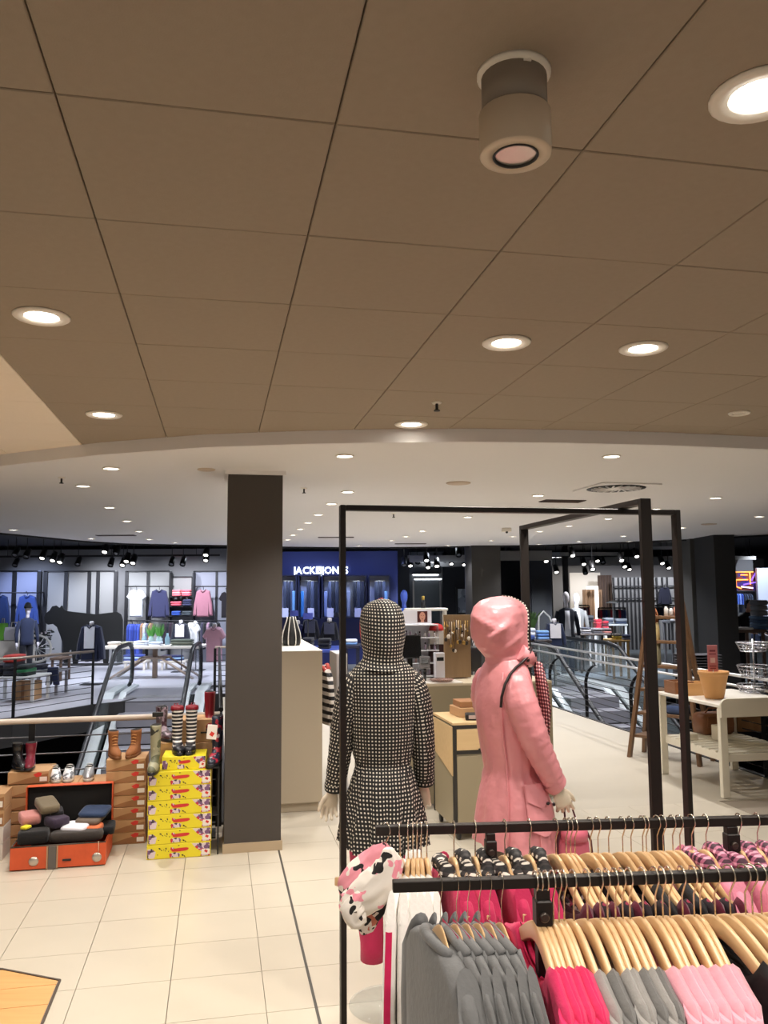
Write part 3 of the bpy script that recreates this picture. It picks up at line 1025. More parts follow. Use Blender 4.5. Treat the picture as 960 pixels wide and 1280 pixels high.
def cloth_fold(path, m, yy, n=26, ruf=.14, nf=5):
    P_ = [(D(px, py, yy + dy), r) for (px, py), r, dy in path]
    dense = []
    for (a, ra), (b, rb_) in zip(P_, P_[1:]):
        for k in range(5):
            dense.append((a.lerp(b, k / 5), ra + (rb_ - ra) * k / 5))
    dense.append(P_[-1])
    rings = []
    for k, (c, r) in enumerate(dense):
        tdir = (dense[min(k + 1, len(dense) - 1)][0] - dense[max(k - 1, 0)][0]).normalized()
        u_ = tdir.cross(Vector((0, 1, 0))).normalized()
        w_ = tdir.cross(u_)
        rings.append([c - o_ + u_ * (math.cos(2 * PI * q / n) * r * (1 + ruf * math.sin(nf * 2 * PI * q / n + k * .35))) + w_ * (math.sin(2 * PI * q / n) * r * .7 * (1 + ruf * math.cos((nf + 2) * 2 * PI * q / n - k * .3))) for q in range(n)])
    mb = MB()
    mb.loft(rings, 0, True)
    return obj('fold', mb, m, t)


cloth_fold([((484, 1056), .012, 0), ((477, 1066), .030, 0), ((464, 1080), .036, 0), ((449, 1095), .040, -.01), ((436, 1108), .036, -.01), ((428, 1118), .012, 0)], m_print2, 2.36)
cloth_fold([((485, 1060), .012, 0), ((487, 1078), .034, 0), ((480, 1098), .044, 0), ((464, 1114), .048, 0), ((446, 1126), .042, 0), ((431, 1133), .030, 0), ((424, 1134), .008, 0)], m_print, 2.29)
cloth_fold([((492, 1082), .012, 0), ((488, 1104), .030, 0), ((474, 1124), .036, 0), ((462, 1142), .030, 0), ((456, 1160), .022, 0), ((453, 1168), .006, 0)], m_print3, 2.34)
cloth_fold([((452, 1116), .012, 0), ((440, 1136), .034, 0), ((447, 1147), .032, 0), ((458, 1146), .012, 0)], m_print, 2.27)

# ---------------------------------------------------------------- mannequins
m_mann = mat('mannequin_cream', (226, 212, 190), rough=0.35)
m_glass = mat('clear_glass', (214, 228, 226), rough=0.03, alpha=0.16)


def ering(cx, cy, z, hx, hy, n=64, amp=0.0, nf=12, ph=0.0, a0=PI / 2, tilt=0.0, pw=1.0):
    R = []
    for q in range(n):
        a = a0 + 2 * PI * q / n
        k = 1 + amp * math.sin(nf * a + ph) + amp * 0.5 * math.sin((nf * 2 + 3) * a + 1.3 * ph)
        c, s_ = math.cos(a), math.sin(a)
        R.append(Vector((cx + hx * k * math.copysign(abs(c) ** pw, c), cy + hy * k * math.copysign(abs(s_) ** pw, s_), z + tilt * s_)))
    return R


def coat_loft(mb, rows, n=72, mi=0):
    rings = [ering(*r[:5], n=n, **(r[5] if len(r) > 5 else {})) for r in rows]
    s0 = len(mb.uv)
    mb.loft(rings, mi, True, cap=False)
    # centre the pattern on the back: shift u by half a ring length
    k = s0
    for a in range(len(rings) - 1):
        def tot(r):
            return sum((r[i] - r[i - 1]).length for i in range(len(r)))
        h0, h1 = tot(rings[a]) / 2, tot(rings[a + 1]) / 2
        for i in range(n):
            q = mb.uv[k]
            mb.uv[k] = [(q[0][0] - h0, q[0][1]), (q[1][0] - h0, q[1][1]), (q[2][0] - h1, q[2][1]), (q[3][0] - h1, q[3][1])]
            k += 1


def sleeve_mb(path, radii, n=20, wr=0.0, mi=0):
    """path smoothed with many rings and slight wrinkles"""
    pts, rr = [], []
    P_ = [Vector(p) for p in path]
    M = 7
    for i in range(len(P_) - 1):
        p0, p1, p2, p3 = P_[max(0, i - 1)], P_[i], P_[i + 1], P_[min(len(P_) - 1, i + 2)]
        for k in range(M):
            t_ = k / M
            pts.append(0.5 * ((2 * p1) + (p2 - p0) * t_ + (2 * p0 - 5 * p1 + 4 * p2 - p3) * t_ ** 2 + (3 * p1 - p0 - 3 * p2 + p3) * t_ ** 3))
            r = radii[i] * (1 - t_) + radii[i + 1] * t_
            rr.append(r * (1 + wr * math.sin((i * M + k) * 2.3) * (0.4 + 0.6 * (i + t_) / len(P_))))
    pts.append(P_[-1])
    rr.append(radii[-1])
    mb = MB()
    mb.tube(pts, rr, n, mi, cap=False)
    return mb


def hood_mb(rows, open_deg, mi=0, n=40, inner=None, folds=()):
    """rows: (z, cx, cy, hx, hy, opening in degrees); front is +Y"""
    mb = MB()
    rings = []
    dense = []
    for r0, r1 in zip(rows, rows[1:]):
        for s_ in range(4):
            dense.append(tuple(a + (b - a) * s_ / 4 for a, b in zip(r0, r1)))
    rows = dense + [rows[-1]]
    for z, cx, cy, hx, hy, od in rows:
        R = []
        for q in range(n + 1):
            a = PI / 2 + math.radians(od) + (2 * PI - 2 * math.radians(od)) * q / n
            k = 1 + 0.018 * math.sin(3 * a + z * 30) + 0.010 * math.sin(7 * a - z * 55)
            for fa, fz, ga, gz, amp, wid in folds:      # ridges of cloth along a line in angle and height
                ax, az, bx, bz = fa * .12, fz, ga * .12, gz
                px_, pz_ = ((a - 2 * PI if a > PI * 1.35 else a) * .12), z
                tt = max(0, min(1, ((px_ - ax) * (bx - ax) + (pz_ - az) * (bz - az)) / max(1e-9, (bx - ax) ** 2 + (bz - az) ** 2)))
                dd = math.hypot(px_ - ax - tt * (bx - ax), pz_ - az - tt * (bz - az))
                k += amp * math.exp(-(dd / wid) ** 2) * math.sin(PI * (.12 + .76 * tt))
            R.append(Vector((cx + hx * k * math.cos(a), cy + hy * k * math.sin(a), z + 0.018 * math.sin(a) * min(1, max(0, (1.92 - z) * 8)))))
        rings.append(R)
    mb.loft(rings, mi, True, closed=False, cap=False)
    k0 = 0
    half = [sum((r[i + 1] - r[i]).length for i in range(n)) / 2 for r in rings]
    for a in range(len(rings) - 1):
        for i in range(n):
            q = mb.uv[k0]
            mb.uv[k0] = [(q[0][0] - half[a], q[0][1]), (q[1][0] - half[a], q[1][1]), (q[2][0] - half[a + 1], q[2][1]), (q[3][0] - half[a + 1], q[3][1])]
            k0 += 1
    if inner is not None:
        c = [Vector((r[1], r[2], r[0])) for r in rows]
        ins = [[cc + (p - cc) * 0.95 for p in R] for cc, R in zip(c, rings)]
        mb.loft(ins, inner, True, closed=False, cap=False)
        edge = [R[0] for R in rings] + [R[-1] for R in reversed(rings)]
        mb.tube(edge, 0.006, 6, inner)
    return mb


def hand_mesh():
    """left-right neutral mannequin hand: wrist at the origin, fingers towards -Z, thumb towards +Y, palm faces -X"""
    mb = MB()
    mb.tube([(0, 0, 0.03), (0, 0, 0.0), (0, 0.003, -0.03), (0, 0.003, -0.06), (0, 0.0, -0.085), (0, 0, -0.095)], [0.023, 0.024, 0.034, 0.040, 0.037, 0.018], 14, flat=0.5)
    mb.v = [(y, x, z) if False else (x, y, z) for x, y, z in mb.v]
    o = MB()
    # palm: wide along Y, thin along X
    rings = []
    for z, wy, wx in ((0.035, .022, .020), (0.0, .023, .018), (-0.03, .034, .017), (-0.06, .040, .016), (-0.085, .038, .013), (-0.096, .026, .008)):
        rings.append([Vector((math.cos(2 * PI * q / 16) * wx, math.sin(2 * PI * q / 16) * wy + 0.003, z)) for q in range(16)])
    o.loft(rings, 0, True)
    for y, L, bend in ((0.031, 0.070, .2), (0.011, 0.080, .26), (-0.010, 0.074, .32), (-0.029, 0.058, .38)):
        pts = [Vector((0, y * .9, -0.07))]
        a = 0.05
        for f, r in ((.42, 0), (.32, 0), (.26, 0)):
            a += bend
            pts.append(pts[-1] + Vector((-math.sin(a) * L * f, y * .12, -math.cos(a) * L * f)))
        pts = [pts[0], pts[0].lerp(pts[1], .5), pts[1], pts[2], pts[3], pts[3] + (pts[3] - pts[2]) * .12]
        o.tube(pts, [.0105, .0105, .0098, .0090, .0078, .003], 8)
    o.tube([(0, 0.020, -0.022), (-.006, 0.040, -0.045), (-.014, 0.052, -0.072), (-.020, 0.056, -0.096), (-.022, .057, -.104)], [.014, .0125, .011, .0085, .003], 8)
    tmp = obj('hand_tmp', o, m_mann)
    md = tmp.modifiers.new('r', 'REMESH')
    md.mode = 'VOXEL'
    md.voxel_size = 0.0032
    md.use_smooth_shade = True
    sm = tmp.modifiers.new('s', 'SMOOTH')
    sm.factor = 0.5
    sm.iterations = 3
    me = evaluated_mesh(tmp, 'hand')
    bpy.data.objects.remove(tmp)
    return me


me_hand = hand_mesh()


def head_mesh(name='head', m=None):
    mb = MB()
    rings = []
    prof = [(-0.115, .018, .03, .02), (-0.105, .036, .052, .018), (-0.08, .050, .072, .012), (-0.045, .060, .084, .004), (-0.01, .066, .090, 0), (0.03, .071, .096, -.004), (0.065, .070, .095, -.008), (0.095, .058, .078, -.010), (0.115, .036, .05, -.010), (0.124, .012, .018, -.010)]
    for z, hx, hy, cy in prof:
        R = []
        for q in range(32):
            a = PI / 2 + 2 * PI * q / 32
            x, y = hx * math.cos(a), cy + hy * math.sin(a)
            f = max(0, math.sin(a))
            d = abs(x)
            if f > .6:
                if d < .012 and -0.05 < z < 0.02:
                    y += 0.020 if z < -0.03 else 0.010        # nose
                if .014 < d < .045 and 0.0 < z < 0.04:
                    y -= 0.010                                  # eye sockets
                if d < .022 and -0.09 < z < -0.06:
                    y += 0.005                                  # mouth
            R.append((x, y, z))
        rings.append(R)
    mb.loft(rings, 0, True)
    for s in (-1, 1):
        mb.ball((s * .07, -.005, -.01), .026, 8, 0, (.3, .6, 1.1))
    mb.tube([(0, -.01, -.09), (0, -.012, -.15), (0, -.015, -.20), (0, -.018, -.24)], [.052, .050, .054, .075], 16)
    return mb.mesh(name, m or m_mann)


me_head = head_mesh()


def legs_mb(z0, z1, hx, spread, r0, r1, cy=0.0):
    """two trouser legs joined by hips"""
    mb = MB()
    for s in (-1, 1):
        rings = []
        for k in range(9):
            f = k / 8
            z = z1 + (z0 - z1) * f
            r = r0 * (1 - f) + r1 * f + (0.008 if k == 8 else 0)
            rings.append([Vector((s * (spread * (1 - f * .35)) + math.cos(2 * PI * q / 20) * r * (1 + .05 * math.sin(3 * q + k)), cy + math.sin(2 * PI * q / 20) * r * 1.05, z)) for q in range(20)])
        mb.loft(rings, 0, True)
    mb.loft([ering(0, cy, z1 - .06, hx * .98, r0 * 1.05, 28), ering(0, cy, z1, hx, r0 * 1.15, 28), ering(0, cy, z1 + .18, hx * .95, r0 * 1.15, 28), ering(0, cy, z1 + .3, hx * .8, r0, 28)], 0, True)
    return mb


# --- gingham coat, seen from behind
t = thing('mannequin', 'mannequin seen from behind in a hooded black and white gingham coat', 'mannequin', (-0.012, 4.10, 0), 0.10)
FB = dict(amp=.02, nf=11)
mb = MB()
coat_loft(mb, [(0, 0, 0.76, .212, .17, dict(amp=.075, nf=13, tilt=.035)), (0, 0, 0.82, .204, .165, dict(amp=.07, nf=13, tilt=.03)), (0, 0, 0.90, .192, .155, dict(amp=.055, nf=13, tilt=.02)), (0, 0, 0.98, .176, .142, dict(amp=.035, nf=13, tilt=.01)), (0, 0, 1.05, .156, .125, dict(amp=.035, nf=16)),
               (0, 0, 1.10, .140, .108, dict(amp=.04, nf=21)), (0, 0, 1.118, .130, .098, dict(amp=.03, nf=25)), (0, 0, 1.135, .134, .100, dict(amp=.035, nf=24)), (0, 0, 1.17, .146, .110, dict(amp=.03, nf=17)), (0, 0, 1.25, .160, .118, dict(amp=.02, nf=14)),
               (0, -.005, 1.34, .164, .122, dict(amp=.012, nf=11)), (0, -.01, 1.43, .172, .122, dict(amp=.008, nf=9)), (0, -.01, 1.50, .178, .112, {}), (0, -.012, 1.545, .174, .100, {}), (0, -.015, 1.58, .152, .088, {}), (0, -.015, 1.612, .118, .080, {}), (0, -.012, 1.64, .092, .078, {}), (0, -.01, 1.66, .08, .078, {})])
obj('coat', mb, g_bw, t)
for s, path in ((-1, [(-.085, -.01, 1.550), (-.140, -.01, 1.515), (-.172, -.005, 1.43), (-.198, 0.005, 1.28), (-.216, .02, 1.14), (-.236, .045, 1.01)]), (1, [(.085, -.01, 1.550), (.140, -.01, 1.515), (.172, -.01, 1.43), (.192, -.012, 1.28), (.200, 0.0, 1.15), (.204, .03, 1.03)])):
    sl = obj('sleeve', sleeve_mb(path, [.040, .060, .066, .060, .056, .047], 24, .035), g_bw, t)
    obj('cuff', MB().tube([Vector(path[-1]) + Vector((0, -.004, .02)), path[-1], Vector(path[-1]) + Vector((0, .004, -.012))], [.050, .051, .050], 20, cap=False), g_bw, sl)
h = obj('hood', hood_mb([(1.595, 0, -.02, .125, .10, 40), (1.625, 0, -.012, .105, .095, 42), (1.655, 0, -.008, .098, .100, 46), (1.70, 0, -.004, .104, .116, 50), (1.75, 0, 0, .109, .126, 52), (1.80, 0, 0, .110, .130, 52), (1.85, 0, 0, .104, .124, 48), (1.882, 0, -.002, .090, .108, 36), (1.905, 0, -.004, .066, .082, 14), (1.919, 0, -.006, .036, .045, 0), (1.925, 0, -.006, .004, .006, 0)], 50, 0, 44, 1), [g_bw, cloth('coral_lining', (206, 70, 78))], t)
h.rotation_euler = (0, 0, 0.28)
hd = obj('head', me_head, None, t, (0, 0.02, 1.775), 0.28)
for s, loc, rz, rx in ((-1, (-.242, .058, .985), PI * .55, .25), (1, (.204, .036, 1.005), PI * .45, -.1)):
    o = obj('hand', me_hand, None, t, loc)
    o.rotation_euler = (0.18, 0.22 * -s * -1, rz) if s < 0 else (0.05, -0.12, rz)
    if s > 0:
        o.scale = (-1, 1, 1)
obj('trousers', legs_mb(0.21, 0.80, .165, .088, .092, .050), c_rose, t)
obj('base_disc', MB().lathe((0.02, 0, 0), [(.19, 0), (.192, .004), (.19, .009), (.02, .009)], 48), m_glass, t)
obj('support_rod', MB().cyl((0.06, -.02, .009), .008, .30, 12), m_chrome, t)

# --- pink coat, facing right
t = thing('mannequin', 'mannequin in profile wearing a glossy hooded pink raincoat', 'mannequin', (0.612, 4.02, 0), math.radians(-70))
m_coat = mat('pink_raincoat', (228, 150, 156), rough=0.34, noise=(5, 0.06), bump=(8, 0.55, 0.03), coat=0.1)
m_pipe = mat('black_piping', (34, 22, 24), rough=0.5)
mb = MB()
rows = [(0, 0, 0.762, .235, .188, dict(amp=.03, nf=9, tilt=-.02)), (0, 0, 0.85, .225, .18, dict(amp=.028, nf=9)), (0, 0, 0.95, .208, .166, dict(amp=.024, nf=9)), (0, -.004, 1.03, .186, .146, dict(amp=.022, nf=12)), (0, -.012, 1.085, .168, .126, dict(amp=.03, nf=17)),
        (0, -.016, 1.11, .158, .116, dict(amp=.028, nf=22)), (0, -.018, 1.14, .160, .117, dict(amp=.03, nf=19)), (0, -.022, 1.20, .170, .124, dict(amp=.018, nf=12)), (0, -.030, 1.30, .178, .132, dict(amp=.012, nf=9)), (0, -.038, 1.40, .186, .134, {}), (0, -.040, 1.48, .190, .126, {}), (0, -.040, 1.54, .180, .112, {}), (0, -.036, 1.585, .152, .10, {}), (0, -.03, 1.62, .118, .09, {}), (0, -.025, 1.65, .09, .086, {}), (0, -.022, 1.68, .084, .088, {})]
coat_loft(mb, rows)
coat = obj('coat', mb, m_coat, t)


def on_coat(ang, z, off=0.006):
    for r0, r1 in zip(rows, rows[1:]):
        if r0[2] <= z <= r1[2]:
            f = (z - r0[2]) / (r1[2] - r0[2])
            q = [a * (1 - f) + b * f for a, b in zip(r0[:5], r1[:5])]
            return Vector((q[0] + (q[3] * 1.02 + off) * math.cos(ang), q[1] + (q[4] * 1.02 + off) * math.sin(ang), z))


def patch(a0, a1, z0, z1, off, shape=None, n=8):
    mb = MB()
    pts = []
    for j in range(n + 1):
        for i in range(n + 1):
            f, g = i / n, j / n
            z = z0 + (z1 - z0) * g
            a = a0 + (a1 - a0) * f
            if shape:
                z = shape(f, g, z)
            pts.append(on_coat(a, z, off))
    fs = [(j * (n + 1) + i, j * (n + 1) + i + 1, (j + 1) * (n + 1) + i + 1, (j + 1) * (n + 1) + i) for j in range(n) for i in range(n)]
    mb.add(pts, fs, 0, True)
    return mb


pk = obj('pocket', patch(-.28, .54, 0.885, 1.075, .012, lambda f, g, z: z - (1 - g) * .035 * (1 - abs(2 * f - 1.1)) ), m_coat, t)
obj('pocket_flap', patch(-.25, .51, 1.005, 1.078, .020, lambda f, g, z: z - (1 - g) * .030 * (1 - abs(2 * f - 1.0))), m_coat, pk)
b_ = on_coat(0.33, 0.992, .026)
obj('button', MB().ball(b_, .010, 10, 0, (.8, .8, .8)), m_pipe, pk)
obj('button', MB().ball(on_coat(1.12, 1.045, .016), .009, 10), m_pipe, t)
obj('button', MB().ball(on_coat(1.25, .945, .014), .009, 10), m_pipe, t)
seam = MB()
seam.tube([on_coat(-0.75, z, .003) for z in [0.78 + .08 * k for k in range(11)]], .004, 6)
obj('back_seam', seam, m_coat, t)
seam = MB()
seam.tube([on_coat(0.03, z, .004) for z in [0.78 + .05 * k for k in range(6)]], .004, 6)
obj('side_seam', seam, m_coat, t)
for s, path in ((1, [(.085, -.05, 1.545), (.140, -.055, 1.52), (.180, -.05, 1.44), (.206, -.02, 1.33), (.212, .02, 1.23), (.205, .075, 1.13), (.198, .105, 1.075)]), (-1, [(-.085, -.05, 1.545), (-.140, -.055, 1.52), (-.180, -.045, 1.44), (-.206, -.01, 1.33), (-.21, .02, 1.21), (-.20, .07, 1.12), (-.195, .10, 1.07)])):
    sl = obj('sleeve', sleeve_mb(path, [.050, .070, .078, .072, .064, .055, .050], 24, .05), m_coat, t)
    e = Vector(path[-1])
    obj('cuff', MB().tube([e + Vector((0, -.018, .018)), e + Vector((0, .006, -.005)), e + Vector((0, .016, -.014))], [.053, .055, .051], 20, cap=False), m_coat, sl)
pp = MB()
pp.tube([(.186, -.158, 1.43), (.190, -.156, 1.475), (.186, -.136, 1.53), (.172, -.100, 1.575), (.150, -.055, 1.604), (.132, -.015, 1.622), (.122, .025, 1.648), (.116, .05, 1.69)], .0065, 8)
obj('piping', pp, m_pipe, t, label='black piping over the shoulder')
h = obj('hood', hood_mb([(1.585, 0, 0.0, .126, .106, 46), (1.62, 0, 0.008, .108, .100, 46), (1.655, 0, .014, .104, .106, 46), (1.68, 0, .006, .108, .118, 46), (1.71, 0, -.006, .114, .134, 46), (1.75, 0, -.016, .120, .146, 46), (1.80, 0, -.020, .124, .152, 46), (1.85, 0, -.022, .118, .148, 42), (1.888, 0, -.022, .100, .128, 30), (1.913, 0, -.020, .072, .098, 12), (1.928, 0, -.014, .038, .056, 0), (1.934, 0, -.012, .004, .006, 0)], 46, 0, 72, 1, folds=((-1.5, 1.86, -.5, 1.795, .09, .010), (-.1, 1.82, -1.1, 1.70, .11, .012), (-.9, 1.745, -.1, 1.80, .07, .010), (.3, 1.74, -.6, 1.675, .08, .010), (-1.4, 1.68, -.4, 1.665, .07, .008), (-1.2, 1.655, 0, 1.645, .06, .007), (.35, 1.9, .45, 1.72, .05, .010))), [m_coat, g_bw], t)
for side, z in ():
    cr = MB()
    cr.tube([(.105, -.10 + side * .05, z + .03), (.125, -.05 + side * .08, z - .01), (.124, .0 + side * .06, z - .045)], [.004, .010, .003], 8)
    obj('crease', cr, m_coat, h)
h.location = (0, -.035, 0)
hd = obj('head', me_head, None, t, (0, -0.015, 1.775))
cl = MB()
cl.tube([(.098, .045, 1.67), (.088, .092, 1.645), (.05, .125, 1.63), (0, .135, 1.625), (-.05, .125, 1.63), (-.088, .092, 1.645), (-.098, .045, 1.67)], .040, 12)
col_ = obj('collar', cl, m_coat, t, (0, -.055, 0))
for p_ in ((.116, .085, 1.675), (.120, .080, 1.635), (.092, .135, 1.655)):
    obj('toggle', MB().rbox(p_, (.012, .016, .022), .004), m_pipe, col_)
lp = MB()
lp.loft([[Vector((x - w, y, z)), Vector((x + w, y + .012, z)), Vector((x + w, y + .028, z - .01)), Vector((x - w, y + .016, z - .01))] for x, y, z, w in ((.085, .085, 1.62, .02), (.100, .095, 1.52, .035), (.105, .105, 1.40, .034), (.095, .105, 1.28, .024), (.085, .100, 1.20, .012))], 0, True)
obj('front_facing', lp, gingham('gingham_wine', (226, 190, 186), (140, 60, 70), (52, 18, 26), 0.0172), t, label='wine and white gingham facing along the front edge')
o = obj('hand', me_hand, None, t, (.198, .112, 1.055), .15)
o.rotation_euler = (0.42, 0.0, -.25)
o = obj('hand', me_hand, None, t, (-.195, .108, 1.05))
o.rotation_euler = (0.42, 0.0, .25)
o.scale = (-1, 1, 1)
obj('trousers', legs_mb(0.16, 0.80, .16, .088, .088, .052), cloth('grey_trousers', (134, 122, 112)), t)
obj('base_disc', MB().lathe((0, 0, 0), [(.19, 0), (.192, .004), (.19, .009), (.02, .009)], 48), m_glass, t)
obj('support_rod', MB().cyl((0.05, -.03, .009), .008, .26, 12), m_chrome, t)

# pink handbag hanging from her hand
bp = Vector((0.865, 3.93, 0))
zt = D(695, 1018, 3.985).z
t = thing('handbag', 'small pink handbag with dark edges hanging from the pink mannequin', 'handbag', (bp.x, bp.y, zt - .27), math.radians(8))
rings = []
for z, hx, hy in ((0, .050, .03), (.012, .072, .045), (.08, .080, .052), (.16, .076, .048), (.215, .060, .038), (.235, .040, .026)):
    rings.append(ering(0, 0, z, hx, hy, 24, pw=.75))
mb = MB()
mb.loft(rings, 0, True)
m_bag = mat('pink_leather', (226, 116, 138), rough=0.45)
obj('body', mb, m_bag, t)
obj('flap', MB().loft([ering(0, -.012, .245, .052, .030, 20, pw=.8), ering(0, -.018, .215, .066, .046, 20, pw=.8), ering(0, -.02, .175, .064, .050, 20, pw=.8)], 0, True), m_bag, t)
for s in (-1, 1):
    obj('edge', MB().tube([(s * .062, -.02, .01), (s * .085, -.028, .09), (s * .080, -.026, .17), (s * .055, -.018, .23)], .006, 6), mat('wine_edge', (78, 26, 38), rough=0.4), t)
obj('strap', MB().tube([(-.03, 0, .235), (-.034, 0, .30), (-.028, 0, .345), (-.012, 0, .362), (.0, 0, .345), (.008, 0, .30), (.03, 0, .235)], .0045, 6), mat('wine_edge', (78, 26, 38), rough=0.4), t)
# ---------------------------------------------------------------- shoe display on the left, railing behind it
m_kraft = mat('kraft_board', (184, 144, 102), rough=0.75, noise=(6, 0.08))
m_kraft_d = mat('kraft_print', (150, 104, 66), rough=0.75)
m_red = mat('red_print', (206, 52, 44), rough=0.6)
m_lab = mat('paper_label', (232, 224, 214), rough=0.6)
m_yel = mat('yellow_board', (232, 214, 40), rough=0.55, noise=(5, 0.04))
m_flow = blotches('flower_print', (214, 196, 200), [((120, 84, 120), 0.53, 1.0), ((200, 44, 60), 0.60, 4.0), ((60, 48, 56), 0.64, 7.0)], 26, 0.55)
m_dots = mat('black_print', (44, 34, 34), rough=0.6)


def board_box(w, d, h, kraft=True, seed=0):
    """meshes of one shoe box: local origin at the middle of the front bottom edge, front faces -Y"""
    rnd = random.Random(seed)
    body = MB().rbox((0, d / 2, h / 2), (w, d, h - .002), 0.003)
    return body


def kraft_box_meshes(w, d, h):
    body = board_box(w, d, h).mesh('body', m_kraft)
    tri = MB()
    tri.add([(-w / 2 + .004, -.0006, .004), (w / 2 - .004, -.0006, .004), (w / 2 - .004, -.0006, h * .80), (w * .05, -.0006, h * .52)], [(0, 1, 2, 3)])
    lo = MB()
    lo.add([(w * .20, -.0012, h * .52), (w * .31, -.0012, h * .62), (w * .33, -.0012, h * .86), (w * .24, -.0012, h * .92), (w * .12, -.0012, h * .74)], [(0, 1, 2, 3, 4)])
    la = MB().box((w * .37, -.001, h * .36), (w * .18, .002, h * .36))
    return body, tri.mesh('diagonal_print', m_kraft_d), lo.mesh('logo', m_red), la.mesh('label', m_lab)


def add_box(meshes, names_, loc, label, group, rz=A, nm='shoe_box'):
    t = thing(nm, label, 'shoe box', loc, rz, group)
    for n_, me in zip(names_, meshes):
        obj(n_, me, parent=t)
    return t


KN = ('body', 'diagonal_print', 'logo', 'label')
kb = kraft_box_meshes(0.30, 0.30, 0.0935)
# the tall stack under the tan ankle boots
uc = uv_of(PV(132, 1000, 6.92))[0] + 0.152
for k in range(7):
    add_box(kb, KN, T(uc + rj.uniform(-.006, .006), 6.92 + rj.uniform(-.004, .004), k * .094), 'brown kraft shoe box under the tan ankle boots, %s from the floor' % ORD[k], 'kraft boxes under the tan boots', A + rj.uniform(-.02, .02))
ZC = 7 * .094
ua = uv_of(PV(10, 1000, 6.95))[0] + 0.145
za = PV(30, 964, 6.95).z
for k in range(6):
    add_box(kb, KN, T(ua + rj.uniform(-.006, .006), 6.95, k * za / 6), 'brown kraft shoe box under the burgundy boots, %s from the floor' % ORD[k], 'kraft boxes under the burgundy boots', A + rj.uniform(-.02, .02))
    if za / 6 < .09:
        pass
zb = PV(76, 979, 6.98).z
kb2 = kraft_box_meshes(0.225, 0.28, zb / 5 - .001)
for s_, (x0, x1, w_) in enumerate(((58, 95, 'white lace-up sneakers'), (96, 131, 'silver sneaker'))):
    u0 = uv_of(PV(x0, 990, 6.98))[0]
    for k in range(5):
        add_box(kb2, KN, T(u0 + .115, 6.98, k * zb / 5), 'low kraft box of the stack under the %s, %s from the floor' % (w_, ORD[k]), 'kraft boxes behind the suitcase')
ul = uv_of(PV(6, 1000, 6.72))[0] - .152
zl = PV(0, 992, 6.72).z
kl = kraft_box_meshes(0.30, 0.30, zl / 4 - .001)
wl = [MB().rbox((0, .15, zl / 8), (.30, .30, zl / 4 - .002), .003).mesh('body', mat('white_board', (214, 206, 196), rough=.7))]
for k in range(4):
    add_box(kl if k > 1 else wl, KN if k > 1 else ('body',), T(ul, 6.72, k * zl / 4), ('brown kraft' if k > 1 else 'plain white') + ' shoe box at the far left edge, %s from the floor' % ORD[k], 'boxes at the far left edge')

# the yellow rain boot boxes
YW, YH = 0.462, 0.1055


def yellow_meshes(w, h, d=0.32):
    body = MB().rbox((0, d / 2, h / 2), (w, d, h - .002), .003).mesh('body', m_yel)
    r = MB()
    r.add([(w * .20, -.0007, h * .96), (w * .49, -.0007, h * .96), (w * .49, -.0007, h * .06), (w * .34, -.0007, h * .06), (w * .36, -.0007, h * .36), (w * .27, -.0007, h * .62)], [(0, 1, 2, 3, 4, 5)])
    l = MB()
    l.add([(-w * .49, -.0007, h * .08), (-w * .38, -.0007, h * .08), (-w * .36, -.0007, h * .5), (-w * .42, -.0007, h * .74), (-w * .49, -.0007, h * .7)], [(0, 1, 2, 3, 4)])
    c = MB()
    c.add([(-w * .14, -.0007, h * .08), (w * .01, -.0007, h * .10), (w * .02, -.0007, h * .34), (-w * .06, -.0007, h * .42), (-w * .15, -.0007, h * .34)], [(0, 1, 2, 3, 4)])
    c.add([(-w * .13, -.0008, h * .60), (-w * .10, -.0008, h * .52), (-w * .06, -.0008, h * .62), (-w * .09, -.0008, h * .76), (-w * .13, -.0008, h * .76)], [(0, 1, 2, 3, 4)])
    g = MB()
    pts = []
    for k in range(16):
        a = 2 * PI * k / 16
        pts.append((w * .02 + w * .135 * math.copysign(abs(math.cos(a)) ** .5, math.cos(a)), -.0013, h * .58 + h * .12 * math.sin(a) + h * .05 * math.cos(a)))
    g.add(pts, [list(range(16))])
    k_ = MB()
    for x, z, s_ in ((-.30, .72, .9), (-.27, .60, .6), (-.21, .55, .5), (-.20, .70, .8), (-.235, .62, .4), (.06, .20, .9), (.09, .12, .7), (-.16, .50, .5), (.0, .86, .6), (-.33, .30, .5)):
        k_.box((w * x, -.0009, h * z), (.016 * s_, .0008, .009 * s_), ry=x * 9)
    la = MB().box((w * .42, -.0014, h * .34), (w * .12, .0014, h * .38))
    l2 = MB().box((w * .43, -.0024, h * .38), (w * .05, .0008, h * .16), ry=.5)
    return (body, r.mesh('flower_print', m_flow), l.mesh('flower_print', m_flow), c.mesh('flower_print', m_flow), g.mesh('logo', m_red), k_.mesh('leaf_print', m_dots), la.mesh('label', m_lab), l2.mesh('label_mark', m_red))


